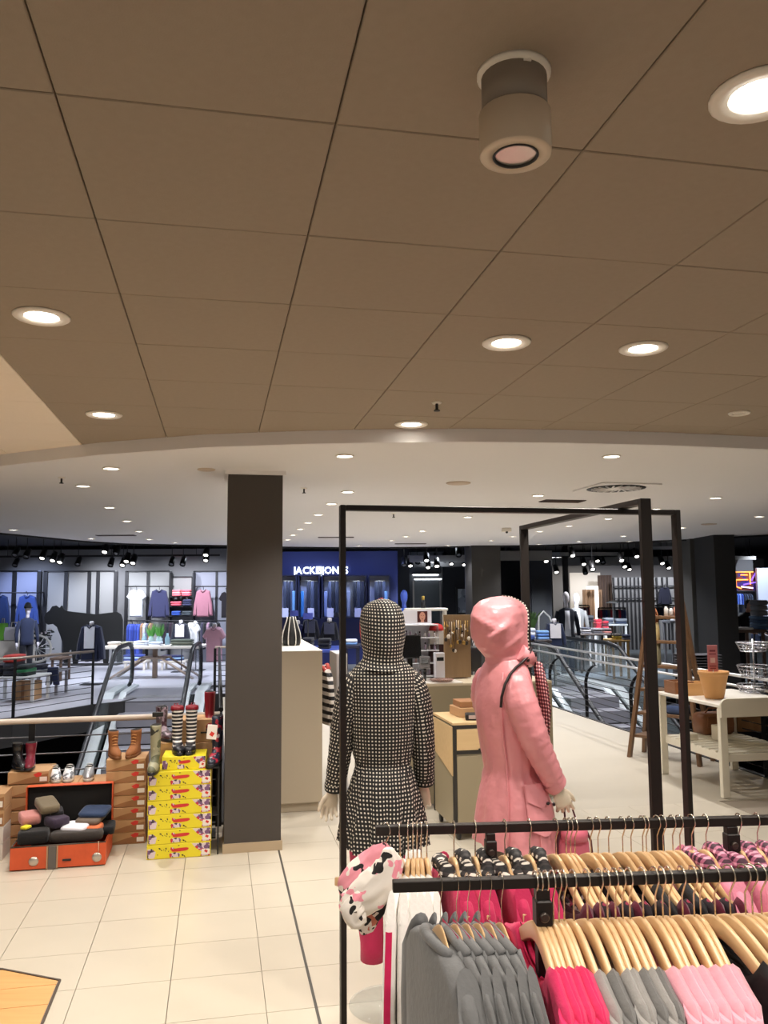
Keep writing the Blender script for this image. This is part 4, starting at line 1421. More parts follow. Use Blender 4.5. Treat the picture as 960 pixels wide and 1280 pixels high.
YN = ('body', 'flower_print', 'flower_print', 'flower_print', 'logo', 'leaf_print', 'label', 'label_mark')
ym = yellow_meshes(YW, YH)
for k in range(6):
    add_box(ym, YN, T(-0.262 + rj.uniform(-.01, .01), 6.49 + rj.uniform(-.006, .006), k * YH), 'yellow flower-printed boot box in the tall stack beside the pillar, %s from the floor' % ORD[k], 'yellow boot boxes', A + rj.uniform(-.012, .012))
add_box(yellow_meshes(.325, .100, .28), YN, T(-.235, 6.52, 6 * YH), 'short yellow flower-printed boot box on top of the tall stack', 'yellow boot boxes', A - .03)
bk = MB().rbox((-.04, .14, .09), (.24, .28, .18), .004)
t_ = obj('cardboard_box', bk, m_kraft, loc=T(uv_of(PV(252, 915, 6.86))[0], 6.86, PV(250, 928, 6.86).z), rz=A)
tag(t_, 'plain brown cardboard box behind the striped rain boots', 'box')
t_ = obj('cardboard_box', MB().rbox((0, .14, PV(250, 928, 6.86).z / 2 - .001), (.28, .30, PV(250, 928, 6.86).z - .003), .004), m_kraft, loc=T(uv_of(PV(252, 915, 6.86))[0] - .05, 6.86, 0), rz=A)
tag(t_, 'large brown cardboard box on the floor behind the yellow boxes', 'box')


def shoe_parts(H, w=1.0, lace=False, toe=1.0):
    """rings (z, cy, hx, hy): a shoe whose toe points to -Y; returns sole, upper"""
    so = MB()
    R = lambda z, cy, hx, hy: [Vector((hx * w * math.copysign(abs(math.cos(2 * PI * q / 20)) ** .85, math.cos(2 * PI * q / 20)) * (1.0 if math.sin(2 * PI * q / 20) < 0 else .86), cy + hy * math.sin(2 * PI * q / 20), z)) for q in range(20)]
    so.loft([R(0, 0, .043, .136), R(.006, 0, .046, .140), R(.020, 0, .046, .140), R(.024, 0, .043, .135)], 0, True)
    up = MB()
    rows_ = [R(.020, 0, .043, .134), R(.038, -.002, .046, .132), R(.055, .008, .043, .116), R(.072, .030, .039, .090), R(.090, .048, .036, .068)]
    z = .115
    while z < H:
        f = (z - .115) / max(.05, H - .115)
        rows_.append(R(z, .060, .040 + .007 * f, .056 + .006 * f))
        z += .035
    rows_.append(R(H, .060, .046 if H > .12 else .036, .060 if H > .12 else .062))
    if H < .12:
        rows_ = rows_[:5]
    up.loft(rows_, 0, True)
    op = MB()
    last = rows_[-1]
    c = sum(last, Vector()) / len(last)
    op.loft([[c + (p - c) * .9 + Vector((0, 0, .0015)) for p in last], [c + (p - c) * .5 + Vector((0, 0, .0012)) for p in last]], 0, True)
    return so, up, op


def pair(name, label, cat, items, H, mu, ms, group=None, w=1.0, laces=None, rz=0.0):
    """every shoe a thing of its own: items = [(px, py, v, z, extra turn, label, (upper material, sole material))]"""
    so, up, op = shoe_parts(H, w)
    so, up, op = so.mesh('sole', ms), up.mesh('upper', mu), op.mesh('opening', mat('shoe_inside', (26, 22, 20), rough=.9))
    lc = None
    if laces:
        l = MB()
        for k in range(5):
            z = .060 + k * .012 if H < .12 else .075 + k * .022
            y = -.070 + k * .026 if H < .12 else -.028 + k * .006
            l.tube([(-.022, y + .004, z), (0, y - .004, z + .006), (.022, y + .004, z)], .0035, 5)
        lc = l.mesh('laces', laces)
    for px, v, z, dr, lab in items:
        q = PV(px, 940, v)
        u = uv_of(q)[0]
        t = thing(name, lab, cat, T(u, v, z), A + rz + dr, group)
        obj('sole', so, parent=t)
        obj('upper', up, parent=t)
        obj('opening', op, parent=t)
        if lc:
            obj('laces', lc, parent=t)


m_tan, m_burg, m_blk = mat('tan_suede', (142, 88, 46), rough=.8, bump=(60, .15)), mat('burgundy_patent', (112, 26, 44), rough=.12, coat=.5), mat('black_patent', (20, 18, 20), rough=.15, coat=.4)
m_silv, m_wht, m_gum = mat('silver_leather', (170, 172, 176), rough=.3, metal=.6), mat('white_leather', (225, 222, 216), rough=.4), mat('pale_rubber', (206, 196, 178), rough=.6)
pair('ankle_boot', '', 'boot', [(143, 7.02, ZC, .35, 'tan suede lace-up ankle boot on the kraft stack, left one'), (167, 7.04, ZC, -.25, 'tan suede lace-up ankle boot on the kraft stack, right one')], .20, m_tan, mat('tan_sole', (120, 76, 40), rough=.7), 'tan ankle boots', .95, mat('tan_lace', (196, 140, 84), rough=.8))
pair('ankle_boot', '', 'boot', [(24, 7.06, za, .45, 'black patent ankle boot on the leftmost tall kraft stack')], .19, m_blk, m_blk, 'patent ankle boots')
pair('ankle_boot', '', 'boot', [(38, 7.06, za, .12, 'burgundy patent ankle boot on the leftmost tall kraft stack')], .19, m_burg, m_blk, 'patent ankle boots')
pair('sneaker', '', 'sneaker', [(70, 7.10, zb, .25, 'silver and white sneaker on the low kraft stack, left one'), (87, 7.10, zb, .05, 'silver and white sneaker on the low kraft stack, right one of its pair')], .09, blotches('silver_white', (218, 218, 220), [((112, 116, 122), .53, 3)], 26, .35), m_gum, 'sneakers', 1.0, m_wht)
pair('sneaker', '', 'sneaker', [(112, 7.10, zb, .05, 'single silver-grey sneaker between the white sneakers and the tan boots')], .09, m_silv, m_gum, 'sneakers', 1.0, m_wht)
m_strp = stripes('boot_stripes', (24, 22, 26), (216, 208, 200), .028, 2, .42)
m_rub = mat('black_rubber', (26, 26, 32), rough=.4)
zy = 6 * YH + .100
pair('rain_boot', '', 'boot', [(222, 6.66, zy, .18, 'black and white striped rain boot on the yellow boxes, left one'), (238, 6.66, zy, -.08, 'black and white striped rain boot on the yellow boxes, right one')], .335, m_strp, m_rub, 'striped rain boots')
for bx in (214.5, 232.5):
    pass
for px, dr, w_ in ((222, .18, 'left'), (238, -.08, 'right')):     # dark red tops of the striped pair
    for o in list(bpy.data.objects):
        if o.get('label') == 'black and white striped rain boot on the yellow boxes, %s one' % w_:
            mb = MB().lathe((0, .060, .318), [(.050, 0), (.052, .012), (.049, .03), (.044, .034)], 18, sy=1.2)
            mb.tube([(-.012, .125, .33), (-.012, .132, .362), (.012, .132, .362), (.012, .125, .33)], .005, 6)
            obj('cuff', mb, mat('dark_red_rubber', (126, 22, 34), rough=.35), o, label='dark red top edge with a pull loop')
            obj('toe_cap', MB().lathe((0, -.055, .022), [(.0445, 0), (.046, .018), (.040, .036), (.02, .046)], 18, sy=1.75), m_rub, o)
m_camo = blotches('camo_print', (150, 146, 118), [((92, 92, 66), .54, 2), ((52, 52, 44), .60, 6), ((188, 180, 150), .62, 11)], 14, .55)
pair('rain_boot', '', 'boot', [(193, 6.47, 6 * YH + .002, -.10, 'tall camouflage rain boot left of the striped rain boots')], .34, m_camo, m_rub, None, .92)
q = T(uv_of(PV(196, 940, 6.52))[0], 6.52, PV(196, 895, 6.52).z)
t = thing('boot_clip', 'black plastic hook clip in the top of the camouflage boot', 'clip', q, A)
obj('clip', MB().rbox((0, 0.03, .008), (.08, .02, .035), .004), m_black, t)
obj('hook', MB().tube([(.02, .03, .02), (.022, .03, .05), (.03, .03, .066), (.048, .03, .074), (.064, .03, .062), (.066, .03, .046)], .004, 8), m_black, t)
m_floral = blotches('navy_floral', (32, 34, 52), [((176, 44, 62), .58, 3), ((200, 190, 196), .64, 5)], 22, .35)
m_dred = mat('dark_red_rubber', (126, 22, 34), rough=.35)
pair('rain_boot', '', 'boot', [(262, 6.94, PV(262, 912, 6.94).z, .1, 'dark red rain boot behind the yellow boxes beside the pillar')], .30, m_dred, m_rub)
pair('rain_boot', '', 'boot', [(269, 6.60, PV(269, 955, 6.60).z, -.3, 'navy floral rain boot with a price tag close to the pillar')], .36, m_floral, m_rub)
t = obj('price_tag', MB().rbox((0, 0, 0), (.075, .003, .11), .001, ry=.1), m_lab, loc=PV(265, 915, 6.55) , rz=A)
tag(t, 'white paper tag with a red mark tied to the navy floral boot', 'tag')
obj('mark', MB().box((0, -.0022, -.015), (.03, .001, .03), ry=.6), m_red, t)
m_strp2 = blotches('grey_floral_rubber', (86, 74, 78), [((150, 130, 140), .56, 3), ((60, 30, 42), .58, 9)], 18, .45)
pair('rain_boot', '', 'boot', [(205, 6.95, PV(205, 925, 6.95).z, .5, 'dark floral rain boot half hidden between camouflage and striped boots')], .26, m_strp2, m_rub)
# supports of the boots at the back: a slim black shoe rack
t = thing('shoe_rack', 'slim black metal rack squeezed between yellow boxes and pillar', 'rack', T(-.02, 6.60, 0), A)
zr = PV(269, 955, 6.60).z
for dx in (-.045, .05):
    for dy in (-.08, .12):
        obj('leg', MB().box((dx * .9, dy, zr / 2 - .004), (.012, .012, zr - .008)), m_black, t)
obj('shelf', MB().box((0, .02, zr - .006), (.10, .26, .010)), m_black, t)
obj('shelf', MB().box((0, .02, zr * .45), (.09, .24, .010)), m_black, t)
t = thing('shoe_rack', 'black metal shelf stand behind the yellow boxes carrying dark boots', 'rack', T(uv_of(PV(262, 912, 6.94))[0], 7.0, 0), A)
zr = PV(262, 912, 6.94).z
obj('shelf', MB().box((-.34, .0, zr - .012), (.04, .04, .004)), m_black, t)
obj('shelf', MB().box((0.0, .0, zr - .008), (.14, .30, .012)), m_black, t)
obj('post', MB().box((0.0, .12, zr / 2 - .01), (.03, .03, zr - .02)), m_black, t)
obj('foot', MB().box((0.0, .06, .006), (.12, .26, .012)), m_black, t)
zr = PV(205, 925, 6.95).z
t = obj('cardboard_box', MB().rbox((0, .0, zr / 2 - .001), (.15, .28, zr - .003), .004), m_kraft, loc=T(uv_of(PV(205, 925, 6.95))[0], 6.97, 0), rz=A)
tag(t, 'tall brown cardboard box standing behind the camouflage boot', 'box')

# ---- open orange suitcase with pouches
SV, SU0, SU1 = 6.43, -1.425, -0.775
SW, SH, SD = SU1 - SU0, 0.165, 0.40
m_or = mat('worn_orange_leatherette', (206, 84, 42), rough=.5, noise=(7, .25), bump=(30, .15))
m_in = mat('black_lining', (20, 18, 18), rough=.9)
t = thing('suitcase', 'open vintage orange suitcase full of pouches on the tile floor', 'suitcase', T((SU0 + SU1) / 2, SV, 0), A)
mb = MB()
mb.rbox((0, .006, SH / 2 + .004), (SW, .012, SH - .008), .003)
obj('front_panel', mb, m_or, t)
mb = MB()
for s in (-1, 1):
    mb.rbox((s * (SW / 2 - .006), SD / 2, SH / 2 + .004), (.012, SD - .026, SH - .008), .003)
mb.rbox((0, SD - .006, SH / 2 + .004), (SW, .012, SH - .008), .003)
obj('side_panel', mb, m_or, t)
obj('bottom', MB().box((0, SD / 2, .008), (SW - .026, SD - .026, .010)), m_in, t)
obj('rim', MB().tube([(-SW / 2 + .004, .004, SH), (SW / 2 - .004, .004, SH), (SW / 2 - .004, SD - .004, SH), (-SW / 2 + .004, SD - .004, SH), (-SW / 2 + .004, .004, SH)], .006, 6), mat('suitcase_edge', (78, 66, 56), rough=.5, metal=.3), t)
obj('strap', MB().rbox((-.04, -.003, SH / 2), (.055, .006, SH - .006), .002), mat('grey_webbing', (96, 90, 84), rough=.7), t, label='grey webbing band down the front')
for s in (-.038, .038):
    obj('binding', MB().box((-.04 + s * .9, -.0052, SH / 2), (.009, .005, SH - .004)), mat('beige_binding', (170, 140, 108), rough=.7), t)
for x in (-.165, .265):
    obj('disc', MB().lathe((0, 0, 0), [(.006, .012), (.024, .008), (.033, 0.002), (.034, 0)], 24), mat('nickel_disc', (196, 186, 172), rough=.3, metal=.7), t, (x, -.001, SH * .38)).rotation_euler = (PI / 2, 0, 0)
obj('latch', MB().rbox((.06, -.004, SH * .36), (.06, .008, .014), .002), m_black, t)
obj('pull_cord', MB().tube([(.275, -.004, SH + .01), (.277, -.006, SH * .7), (.27, -.006, SH * .5)], .002, 5), mat('cream_cord', (214, 196, 160), rough=.8), t)
lid = MB()
LH = PV(90, 981, 6.86).z - SH
lid.rbox((0, SD + .060, SH + LH / 2), (SW - .03, .012, LH), .003)
lo = obj('lid', lid, m_in, t, label='black-lined lid standing open at the back')
mb = MB()
mb.rbox((0, SD + .072, SH + LH / 2 + .002), (SW - .02, .012, LH + .006), .003)
mb.rbox((0, SD + .045, SH + LH + .001), (SW - .02, .060, .007), .002)
for s in (-1, 1):
    mb.rbox((s * (SW / 2 - .010), SD + .045, SH + LH / 2), (.008, .060, LH), .002)
obj('lid_shell', mb, m_or, lo)


def soft_mesh(mb, c, size, rz=0, rx=0, ry=0, r=.012):
    x, y, z = size
    M = Matrix.Translation(Vector(c)) @ Matrix.Rotation(rz, 4, 'Z') @ Matrix.Rotation(ry, 4, 'Y') @ Matrix.Rotation(rx, 4, 'X')
    rings = []
    for zz, f in ((-.5, .82), (-.38, .97), (0, 1.0), (.38, .97), (.5, .82)):
        rings.append([M @ Vector((x / 2 * f * math.copysign(abs(math.cos(2 * PI * q / 16)) ** .32, math.cos(2 * PI * q / 16)), y / 2 * f * math.copysign(abs(math.sin(2 * PI * q / 16)) ** .32, math.sin(2 * PI * q / 16)), zz * z)) for q in range(16)])
    return mb.loft(rings, 0, True)


SITEM = [('pouch', 'large black pouch at the front left of the open suitcase', (22, 62), 1045, 6.52, .09, .14, (.1, 0.0), (26, 24, 24)),
         ('pouch', 'dark grey pouch along the front of the open suitcase', (62, 130), 1044, 6.54, .07, .12, (0, 0), (56, 50, 46)),
         ('pouch', 'olive rolled pouch lying on top at the left of the suitcase', (46, 72), 1006, 6.70, .06, .20, (.5, .25), (112, 100, 80)),
         ('pouch', 'small black pouch beside the olive rolled pouch', (62, 79), 1014, 6.72, .04, .14, (.3, .1), (34, 32, 36)),
         ('pouch', 'navy blue flat pouch leaning at the right of the suitcase', (100, 138), 1014, 6.74, .035, .17, (-.25, .2), (44, 60, 90)),
         ('pouch', 'taupe flat pouch under the navy pouch', (97, 130), 1023, 6.70, .035, .18, (-.3, .15), (104, 90, 78)),
         ('cloth', 'white folded cloth in the middle of the suitcase', (78, 112), 1034, 6.62, .05, .16, (-.3, .1), (226, 222, 228)),
         ('pouch', 'orange pouch at the right of the white cloth', (108, 128), 1035, 6.62, .05, .12, (-.2, .1), (204, 106, 62)),
         ('cloth', 'pink floral cloth at the left of the suitcase', (24, 50), 1022, 6.66, .07, .16, (.4, .1), (190, 128, 122)),
         ('cloth', 'dark navy cloth with pink patches in the middle of the suitcase', (58, 84), 1026, 6.64, .07, .14, (.8, .1), (58, 46, 64)),
         ('cloth', 'bright yellow strip of cloth at the front left of the suitcase', (27, 38), 1034, 6.54, .02, .06, (-.6, .1), (226, 208, 44)),
         ('pouch', 'glossy black pouch in the right back corner of the suitcase', (127, 144), 1034, 6.70, .06, .14, (0, .2), (34, 36, 40)),
         ('pouch', 'brown grey pouch under the pile in the suitcase', (40, 110), 1046, 6.66, .10, .22, (0, 0), (74, 60, 54))]
for nm, lab, (x0, x1), py, v, hh, dd, (rz_, rx_), colr in SITEM:
    a, b = PV(x0, py, v), PV(x1, py, v)
    mb = MB()
    soft_mesh(mb, (0, 0, 0), ((b - a).length * .98, dd, hh), rz_, rx_)
    c = (a + b) / 2
    o = obj(nm, mb, cloth('bag_%d_%d_%d' % colr, colr), loc=c, rz=A)
    tag(o, lab, nm if nm == 'pouch' else 'cloth', 'things in the suitcase')

# ---- railings around the voids
m_post = mat('black_railing', (30, 30, 32), rough=.45, metal=.4)
m_wire = mat('railing_wire', (120, 120, 124), rough=.35, metal=.8)


def railing(label, pts, z_top, spacing, hr, mh, wires=7, post=(.012, .05), wz=(.12, .80), second=None, curved=None, mw=None, name='railing'):
    t = thing(name, label, 'railing')
    loc = Vector((pts[0][0], pts[0][1], 0))
    P_ = [Vector((p[0], p[1], 0)) - Vector((loc.x, loc.y, 0)) for p in pts]
    t.location = loc
    obj('handrail', MB().tube([p + Vector((0, 0, z_top)) for p in P_], hr, 10), mh, t)
    if second:
        obj('handrail', MB().tube([p + Vector((0, 0, second[0])) + second[1] for p in P_], hr * .9, 10), mh, t)
    for k in range(wires):
        z = wz[0] + (wz[1] - wz[0]) * k / (wires - 1)
        obj('wire', MB().tube([p + Vector((0, 0, z)) for p in P_], .006, 5), mw or m_wire, t)
    for a, b in zip(P_, P_[1:]):
        L = (b - a).length
        n_ = max(1, int(round(L / spacing)))
        d = (b - a).normalized()
        for k in range(n_ + 1):
            if k == 0 and a is not P_[0]:
                continue
            p = a + (b - a) * (k / n_)
            if curved:
                cv = curved
                obj('post', MB().loft([[p + cv * o_ + d * (s_ * post[0] / 2) + Vector((0, 0, z)) + cv.cross(Vector((0, 0, 1))) * 0 for s_, o_ in ((-1, oo), (1, oo), (1, oo + post[1]), (-1, oo + post[1]))] for z, oo in ((0, 0), (.3, 0), (.55, -.005), (.66, .02), (.74, .065), (.79, .12), (.81, .18))], 0, False), m_post, t)
                obj('stem', MB().tube([p + cv * .19 + Vector((0, 0, .80)), p + cv * .05 + Vector((0, 0, z_top))], .008, 6), m_post, t)
            else:
                obj('post', MB().box(p + Vector((0, 0, (z_top - .02) / 2)), (post[1], post[0], z_top - .02), rz=math.atan2(d.y, d.x)), m_post, t)
    return t


railing('pale wood-capped railing with thin wires behind the shoe boxes', [T(-7.5, 7.27), T(0.03, 7.27)], .93, 1.52, .024, m_rail_wood, wires=6)
railing('black wire railing running away behind the pillar along the left opening', [T(0.04, 7.4), T(0.04, 15.9)], .95, 1.4, .022, m_post, wires=7)
railing('curved far railing with steel handrail on the left opposite side', [(-9.0, 9.9), (-7.5, 11.5), (-5.98, 13.36), (-5.26, 14.9)], .95, 1.75, .024, mat('taupe_handrail', (150, 136, 124), rough=.3, metal=.6), wires=8, mw=m_post)
railing('far railing with thin wires beside the left escalator landing', [(-3.25, 15.8), (-2.3, 15.95)], .95, .7, .022, m_rail_wood, wires=8, mw=m_post)
railing('long steel railing with curved black posts along the right opening', [T(U_EDGE, 16.4), T(U_EDGE, 5.0)], 1.02, 1.42, .018, m_chrome, wires=8, mw=m_post, second=(.90, UX * .02), curved=UX * 1.0, wz=(.10, .72))
# ---------------------------------------------------------------- counters in the middle
m_cnt = mat('taupe_laminate', (178, 164, 142), rough=.5)
m_cnt_top = mat('white_laminate', (228, 222, 212), rough=.4)
m_olive = mat('olive_laminate', (150, 138, 112), rough=.5)
m_pine = woodmat('pale_oak', (196, 164, 118), (214, 184, 138), 2.0, .5)
ZW = 1.434
vb = uv_of(P(375, 799.5, ZW))[1]
t = thing('display_counter', 'tall plain beige counter block standing beside the charcoal pillar', 'counter', T(.30, 7.56, 0), A)
obj('body', MB().rbox((.325, (vb - 7.56) / 2, .715 + .04), (.65, vb - 7.56, 1.35), .003), m_cnt, t)
obj('top', MB().rbox((.325, (vb - 7.56) / 2, ZW - .002), (.652, vb - 7.558, .006), .001), m_cnt_top, t)
obj('plinth', MB().box((.315, (vb - 7.56) / 2, .04), (.61, vb - 7.62, .08)), m_cnt, t)
q = P(364, 806.5, ZW + .003)
t = thing('vase', 'black bottle-shaped vase with white ribs on the beige counter', 'vase', q)
prof = [(.085, 0), (.098, .02), (.102, .07), (.092, .13), (.068, .20), (.048, .255), (.042, .285)]
prof = [(r * .98, z) for r, z in prof]
obj('body', MB().lathe((0, 0, 0), prof, 24), m_black, t)
for k in range(8):
    a = k * PI / 4 + .6
    obj('rib', MB().tube([(math.cos(a) * (r + .001), math.sin(a) * (r + .001), z) for r, z in prof], .0055, 6), m_cnt_top, t)
# striped knit hanging behind the counter's right side
q = T(1.02, 7.95, PV(410, 832, 7.95).z)
t = thing('wall_hook', 'small steel arm on the right side of the beige counter', 'hook', q, A)
obj('arm', MB().tube([(-.07, 0, 0), (.0, 0, 0.0), (.012, 0, .01)], .005, 8), m_chrome, t)
c_knit = stripes('knit_stripes', (28, 24, 26), (222, 214, 206), .07, 2, .5)
mk = jacket_mesh([c_knit, cloth('brick_red', (170, 62, 52))], L=.62, hood=True, sl=.5)
o = obj('striped_sweater', mk, loc=q + Vector((0.0, 0, .085)), rz=A + PI / 2 + .15)
tag(o, 'black and white striped sweater hanging beside the beige counter', 'sweater')
t = thing('partition_screen', 'narrow pale grey display panel behind the left arm of the gingham coat', 'panel', T(1.22, 8.4, 0), A)
zz = PV(420, 815, 8.4).z
obj('panel', MB().rbox((0, 0, zz / 2 + .01), (.11, .5, zz - .02), .004), mat('pale_grey_laminate', (186, 182, 178), rough=.5), t)
obj('base', MB().box((0, 0, .01), (.18, .55, .02)), m_chrome, t)

# checkout counter
CV, CU0, CU1, CZ = 7.52, 1.36, 3.17, 1.10
t = thing('checkout_counter', 'long olive beige checkout counter behind the two mannequins', 'counter', T(CU0, CV, 0), A)
W_ = CU1 - CU0
obj('front_panel', MB().rbox((W_ / 2, .012, CZ / 2), (W_, .024, CZ - .03), .002), m_olive, t)
for x in (.012, W_ - .012):
    obj('side_panel', MB().rbox((x, .37, CZ / 2), (.024, .69, CZ - .03), .002), m_olive, t)
obj('worktop', MB().rbox((W_ / 2, .36, CZ - .008), (W_ + .002, .724, .022), .002), mat('beige_worktop', (206, 192, 166), rough=.4), t)
obj('ledge', MB().rbox((W_ * .26, .30, CZ + .008), (W_ * .5, .60, .010), .002), m_cnt_top, t)
obj('inner_shelf', MB().box((W_ / 2, .37, .55), (W_ - .05, .66, .02)), m_olive, t)

# cabinet on castors in front of it
t = thing('mobile_cabinet', 'small cabinet on castors with drawer and drop leaf before the checkout', 'cabinet', T(1.855, 6.42, 0), A)
CW_, CD_, CH_ = .60, .62, .915
m_cabf = mat('cabinet_edge', (40, 37, 33), rough=.5)
obj('top', MB().rbox((CW_ / 2, CD_ / 2, CH_ - .010), (CW_, CD_, .020), .002), m_pine, t)
for x, y in ((.014, .014), (CW_ - .014, .014), (.014, CD_ - .014), (CW_ - .014, CD_ - .014)):
    obj('frame_post', MB().box((x, y, .09 + (CH_ - .11) / 2), (.028, .028, CH_ - .112)), m_cabf, t)
for z in (CH_ - .034, CH_ - .235, .10):
    obj('frame_bar', MB().box((CW_ / 2, .012, z), (CW_ - .058, .024, .026)), m_cabf, t)
dr = obj('drawer', MB().rbox((CW_ / 2, .010, CH_ - .135), (CW_ - .064, .018, .165), .002), m_pine, t)
obj('handle', MB().rbox((CW_ / 2, -.004, CH_ - .212), (.18, .012, .012), .003), m_cabf, dr)
obj('door', MB().rbox((CW_ / 2, .010, .385), (CW_ - .064, .018, .535), .002), m_olive, t)
sp = MB()
sp.box((.010, CD_ / 2, .49), (.014, CD_ - .06, .78))
sd = obj('side_panel', sp, m_olive, t)
lf = MB()
lf.prism([(.01, CH_ - .035), (CD_ - .01, CH_ - .035), (CD_ - .01, .62), (.01, .50)], -.006, .002, lambda a, b, d: Vector((d, a, b)))
obj('drop_leaf', lf, m_pine, t)
obj('bottom', MB().box((CW_ / 2, CD_ / 2, .10), (CW_ - .06, CD_ - .06, .02)), m_olive, t)
obj('side_panel', MB().box((CW_ - .010, CD_ / 2, .49), (.014, CD_ - .06, .78)), m_olive, t)
for x, y in ((.05, .05), (CW_ - .05, .05), (.05, CD_ - .05), (CW_ - .05, CD_ - .05)):
    c_ = obj('castor', MB().lathe((0, 0, -.012), [(.012, 0), (.036, .001), (.038, .006), (.038, .018), (.036, .023), (.012, .024)], 18), m_black, t, (x, y, .038))
    c_.rotation_euler = (0, PI / 2, 0)
    obj('fork', MB().box((-.046, 0, 0), (.034, .032, .036)), m_cabf, c_)
zc = CH_
for (dx, dy, w, d, h, rz_, m_, lab) in ((.30, .40, .34, .26, .075, .05, m_kraft, 'flat brown box at the back of the mobile cabinet'), (.30, .40, .30, .22, .05, .0, m_kraft_d, 'thin darker brown box lying on the flat brown box')):
    z0 = zc if m_ is m_kraft else zc + .076
    tag(obj('cardboard_box', MB().rbox((0, 0, h / 2), (w, d, h), .004), m_, loc=T(1.855 + dx, 6.42 + dy, z0 + .0005), rz=A + rz_), lab, 'box')
t = thing('card_tray', 'black tray with a white label on the mobile cabinet top', 'tray', T(1.855 + .27, 6.42 + .13, zc + .0005), A - .25)
obj('body', MB().rbox((0, 0, .025), (.24, .12, .05), .006), m_black, t)
obj('label', MB().box((-.03, -.0608, .028), (.13, .001, .03)), mat('grey_label', (170, 150, 144), rough=.6), t)

# things standing on the checkout counter
ct0 = CZ + .014


def on_counter(px, v):
    return T(uv_of(PV(px, 840, v))[0], v, ct0)


m_scr = mat('screen_black', (18, 18, 20), rough=.25)
q = on_counter(513, 7.78)
t = thing('monitor', 'black checkout screen seen from behind beside the gingham hood', 'monitor', q, A + .12)
zb_, zt_ = PV(513, 823, 7.78).z - ct0, PV(513, 794, 7.78).z - ct0
obj('screen', MB().rbox((0, 0, (zb_ + zt_) / 2), (.215, .035, zt_ - zb_), .008, rx=-.12), m_scr, t)
obj('stand', MB().box((0, .02, zb_ / 2 + .02), (.05, .03, zb_ + .04)), m_scr, t)
obj('base', MB().rbox((0, .02, .006), (.16, .12, .012), .004), m_scr, t)
q = on_counter(531, 7.72)
t = thing('card_terminal', 'grey payment terminal on a stalk beside the black screen', 'terminal', q, A - .3)
obj('stalk', MB().cyl((0, 0, 0), .015, .13, 12), m_scr, t)
obj('housing', MB().rbox((0, 0, .175), (.10, .045, .12), .010, rx=-.3), mat('terminal_grey', (96, 92, 92), rough=.4), t)
obj('display', MB().box((0, -.027, .19), (.07, .004, .05), rx=-.3), m_scr, t)
# cosmetics display: white tower
q = on_counter(525, 8.02)
t = thing('cosmetics_display', 'white cosmetics tower with small bottles and a portrait card on top', 'display stand', q, A)
z1 = PV(520, 780, 8.02).z - ct0
z2 = PV(520, 763, 8.02).z - ct0
m_acr = mat('acrylic_white', (226, 226, 232), rough=.2)
obj('back', MB().rbox((0, .09, z1 / 2), (.36, .012, z1), .002), m_acr, t)
for k in range(5):
    obj('shelf', MB().rbox((0, 0, .02 + k * (z1 - .03) / 4), (.36 - .02 * (k == 4), .17, .010), .002), m_acr, t)
for s in (-1, 1):
    obj('side', MB().rbox((s * .176, .01, z1 / 2), (.008, .15, z1), .002), mat('acrylic_clear', (220, 226, 234), rough=.1, alpha=.35), t)
cd = obj('card', MB().rbox((-.02, .0, (z1 + z2) / 2 + .004), (.285, .02, z2 - z1), .002), mat('card_white', (224, 222, 228), rough=.4), t, label='white card printed with a portrait')
zc_ = (z1 + z2) / 2 + .004
obj('photo_background', MB().box((.028, -.0105, zc_), (.105, .001, (z2 - z1) * .82)), mat('print_brown', (76, 30, 28), rough=.4), cd)
f_ = MB()
f_.add([(.028 + .030 * math.cos(2 * PI * k / 20), -.0115, zc_ + .006 + .042 * math.sin(2 * PI * k / 20) * (1.0 if math.sin(2 * PI * k / 20) > 0 else 1.15)) for k in range(20)], [list(range(20))])
f_.add([(.010, -.0114, zc_ - .055), (.046, -.0114, zc_ - .055), (.042, -.0114, zc_ - .03), (.014, -.0114, zc_ - .03)], [(0, 1, 2, 3)])
obj('face_print', f_, mat('print_skin', (206, 150, 126), rough=.4), cd)
f2 = MB()
for dx in (-.012, .012):
    f2.box((.028 + dx, -.0122, zc_ + .012), (.009, .0006, .004))
f2.box((.028, -.0122, zc_ - .022), (.014, .0006, .005))
obj('feature_print', f2, mat('print_dark', (86, 44, 40), rough=.5), cd)
rb = random.Random(5)
bcol = [(214, 206, 214), (176, 160, 180), (228, 222, 226), (150, 140, 150), (206, 176, 170), (120, 110, 124)]
bt = [MB().lathe((0, 0, 0), [(.011, 0), (.012, .004), (.012, .04), (.006, .046), (.006, .05)], 10) for _ in range(1)][0]
for k in range(5):
    for i in range(7):
        c_ = bcol[rb.randrange(6)]
        x = -.145 + i * .048
        z = .0255 + k * (z1 - .03) / 4
        if k == 4:
            continue
        o = obj('bottle', bt.mesh('bottle', mat('bottle_%d_%d_%d' % c_, c_, rough=.25)), loc=q + Matrix.Rotation(A, 3, 'Z') @ Vector((x, -.04 + .03 * (i % 2), z)), rz=A)
        o.scale.z = rb.uniform(.7, 1.2)
        tag(o, 'tiny cosmetics bottle, %s from the left, %s shelf from the bottom' % (ORD[i], ORD[k]), 'bottle', 'cosmetics bottles')
        obj('cap', MB().cyl((0, 0, .051), .008, .016, 10), m_black if (i + k) % 3 == 0 else m_acr, o)
t = thing('cosmetics_box', 'small white card box with a dark band at the right of the cosmetics tower', 'box', on_counter(549, 7.80), A)
obj('body', MB().rbox((0, 0, .13), (.09, .09, .26), .003), m_acr, t)
obj('band', MB().box((0, -.0458, .20), (.07, .0012, .035)), m_scr, t)
t = thing('glass_dish', 'shallow glass tray in front of the wooden jewellery board', 'tray', on_counter(552, 7.62), A)
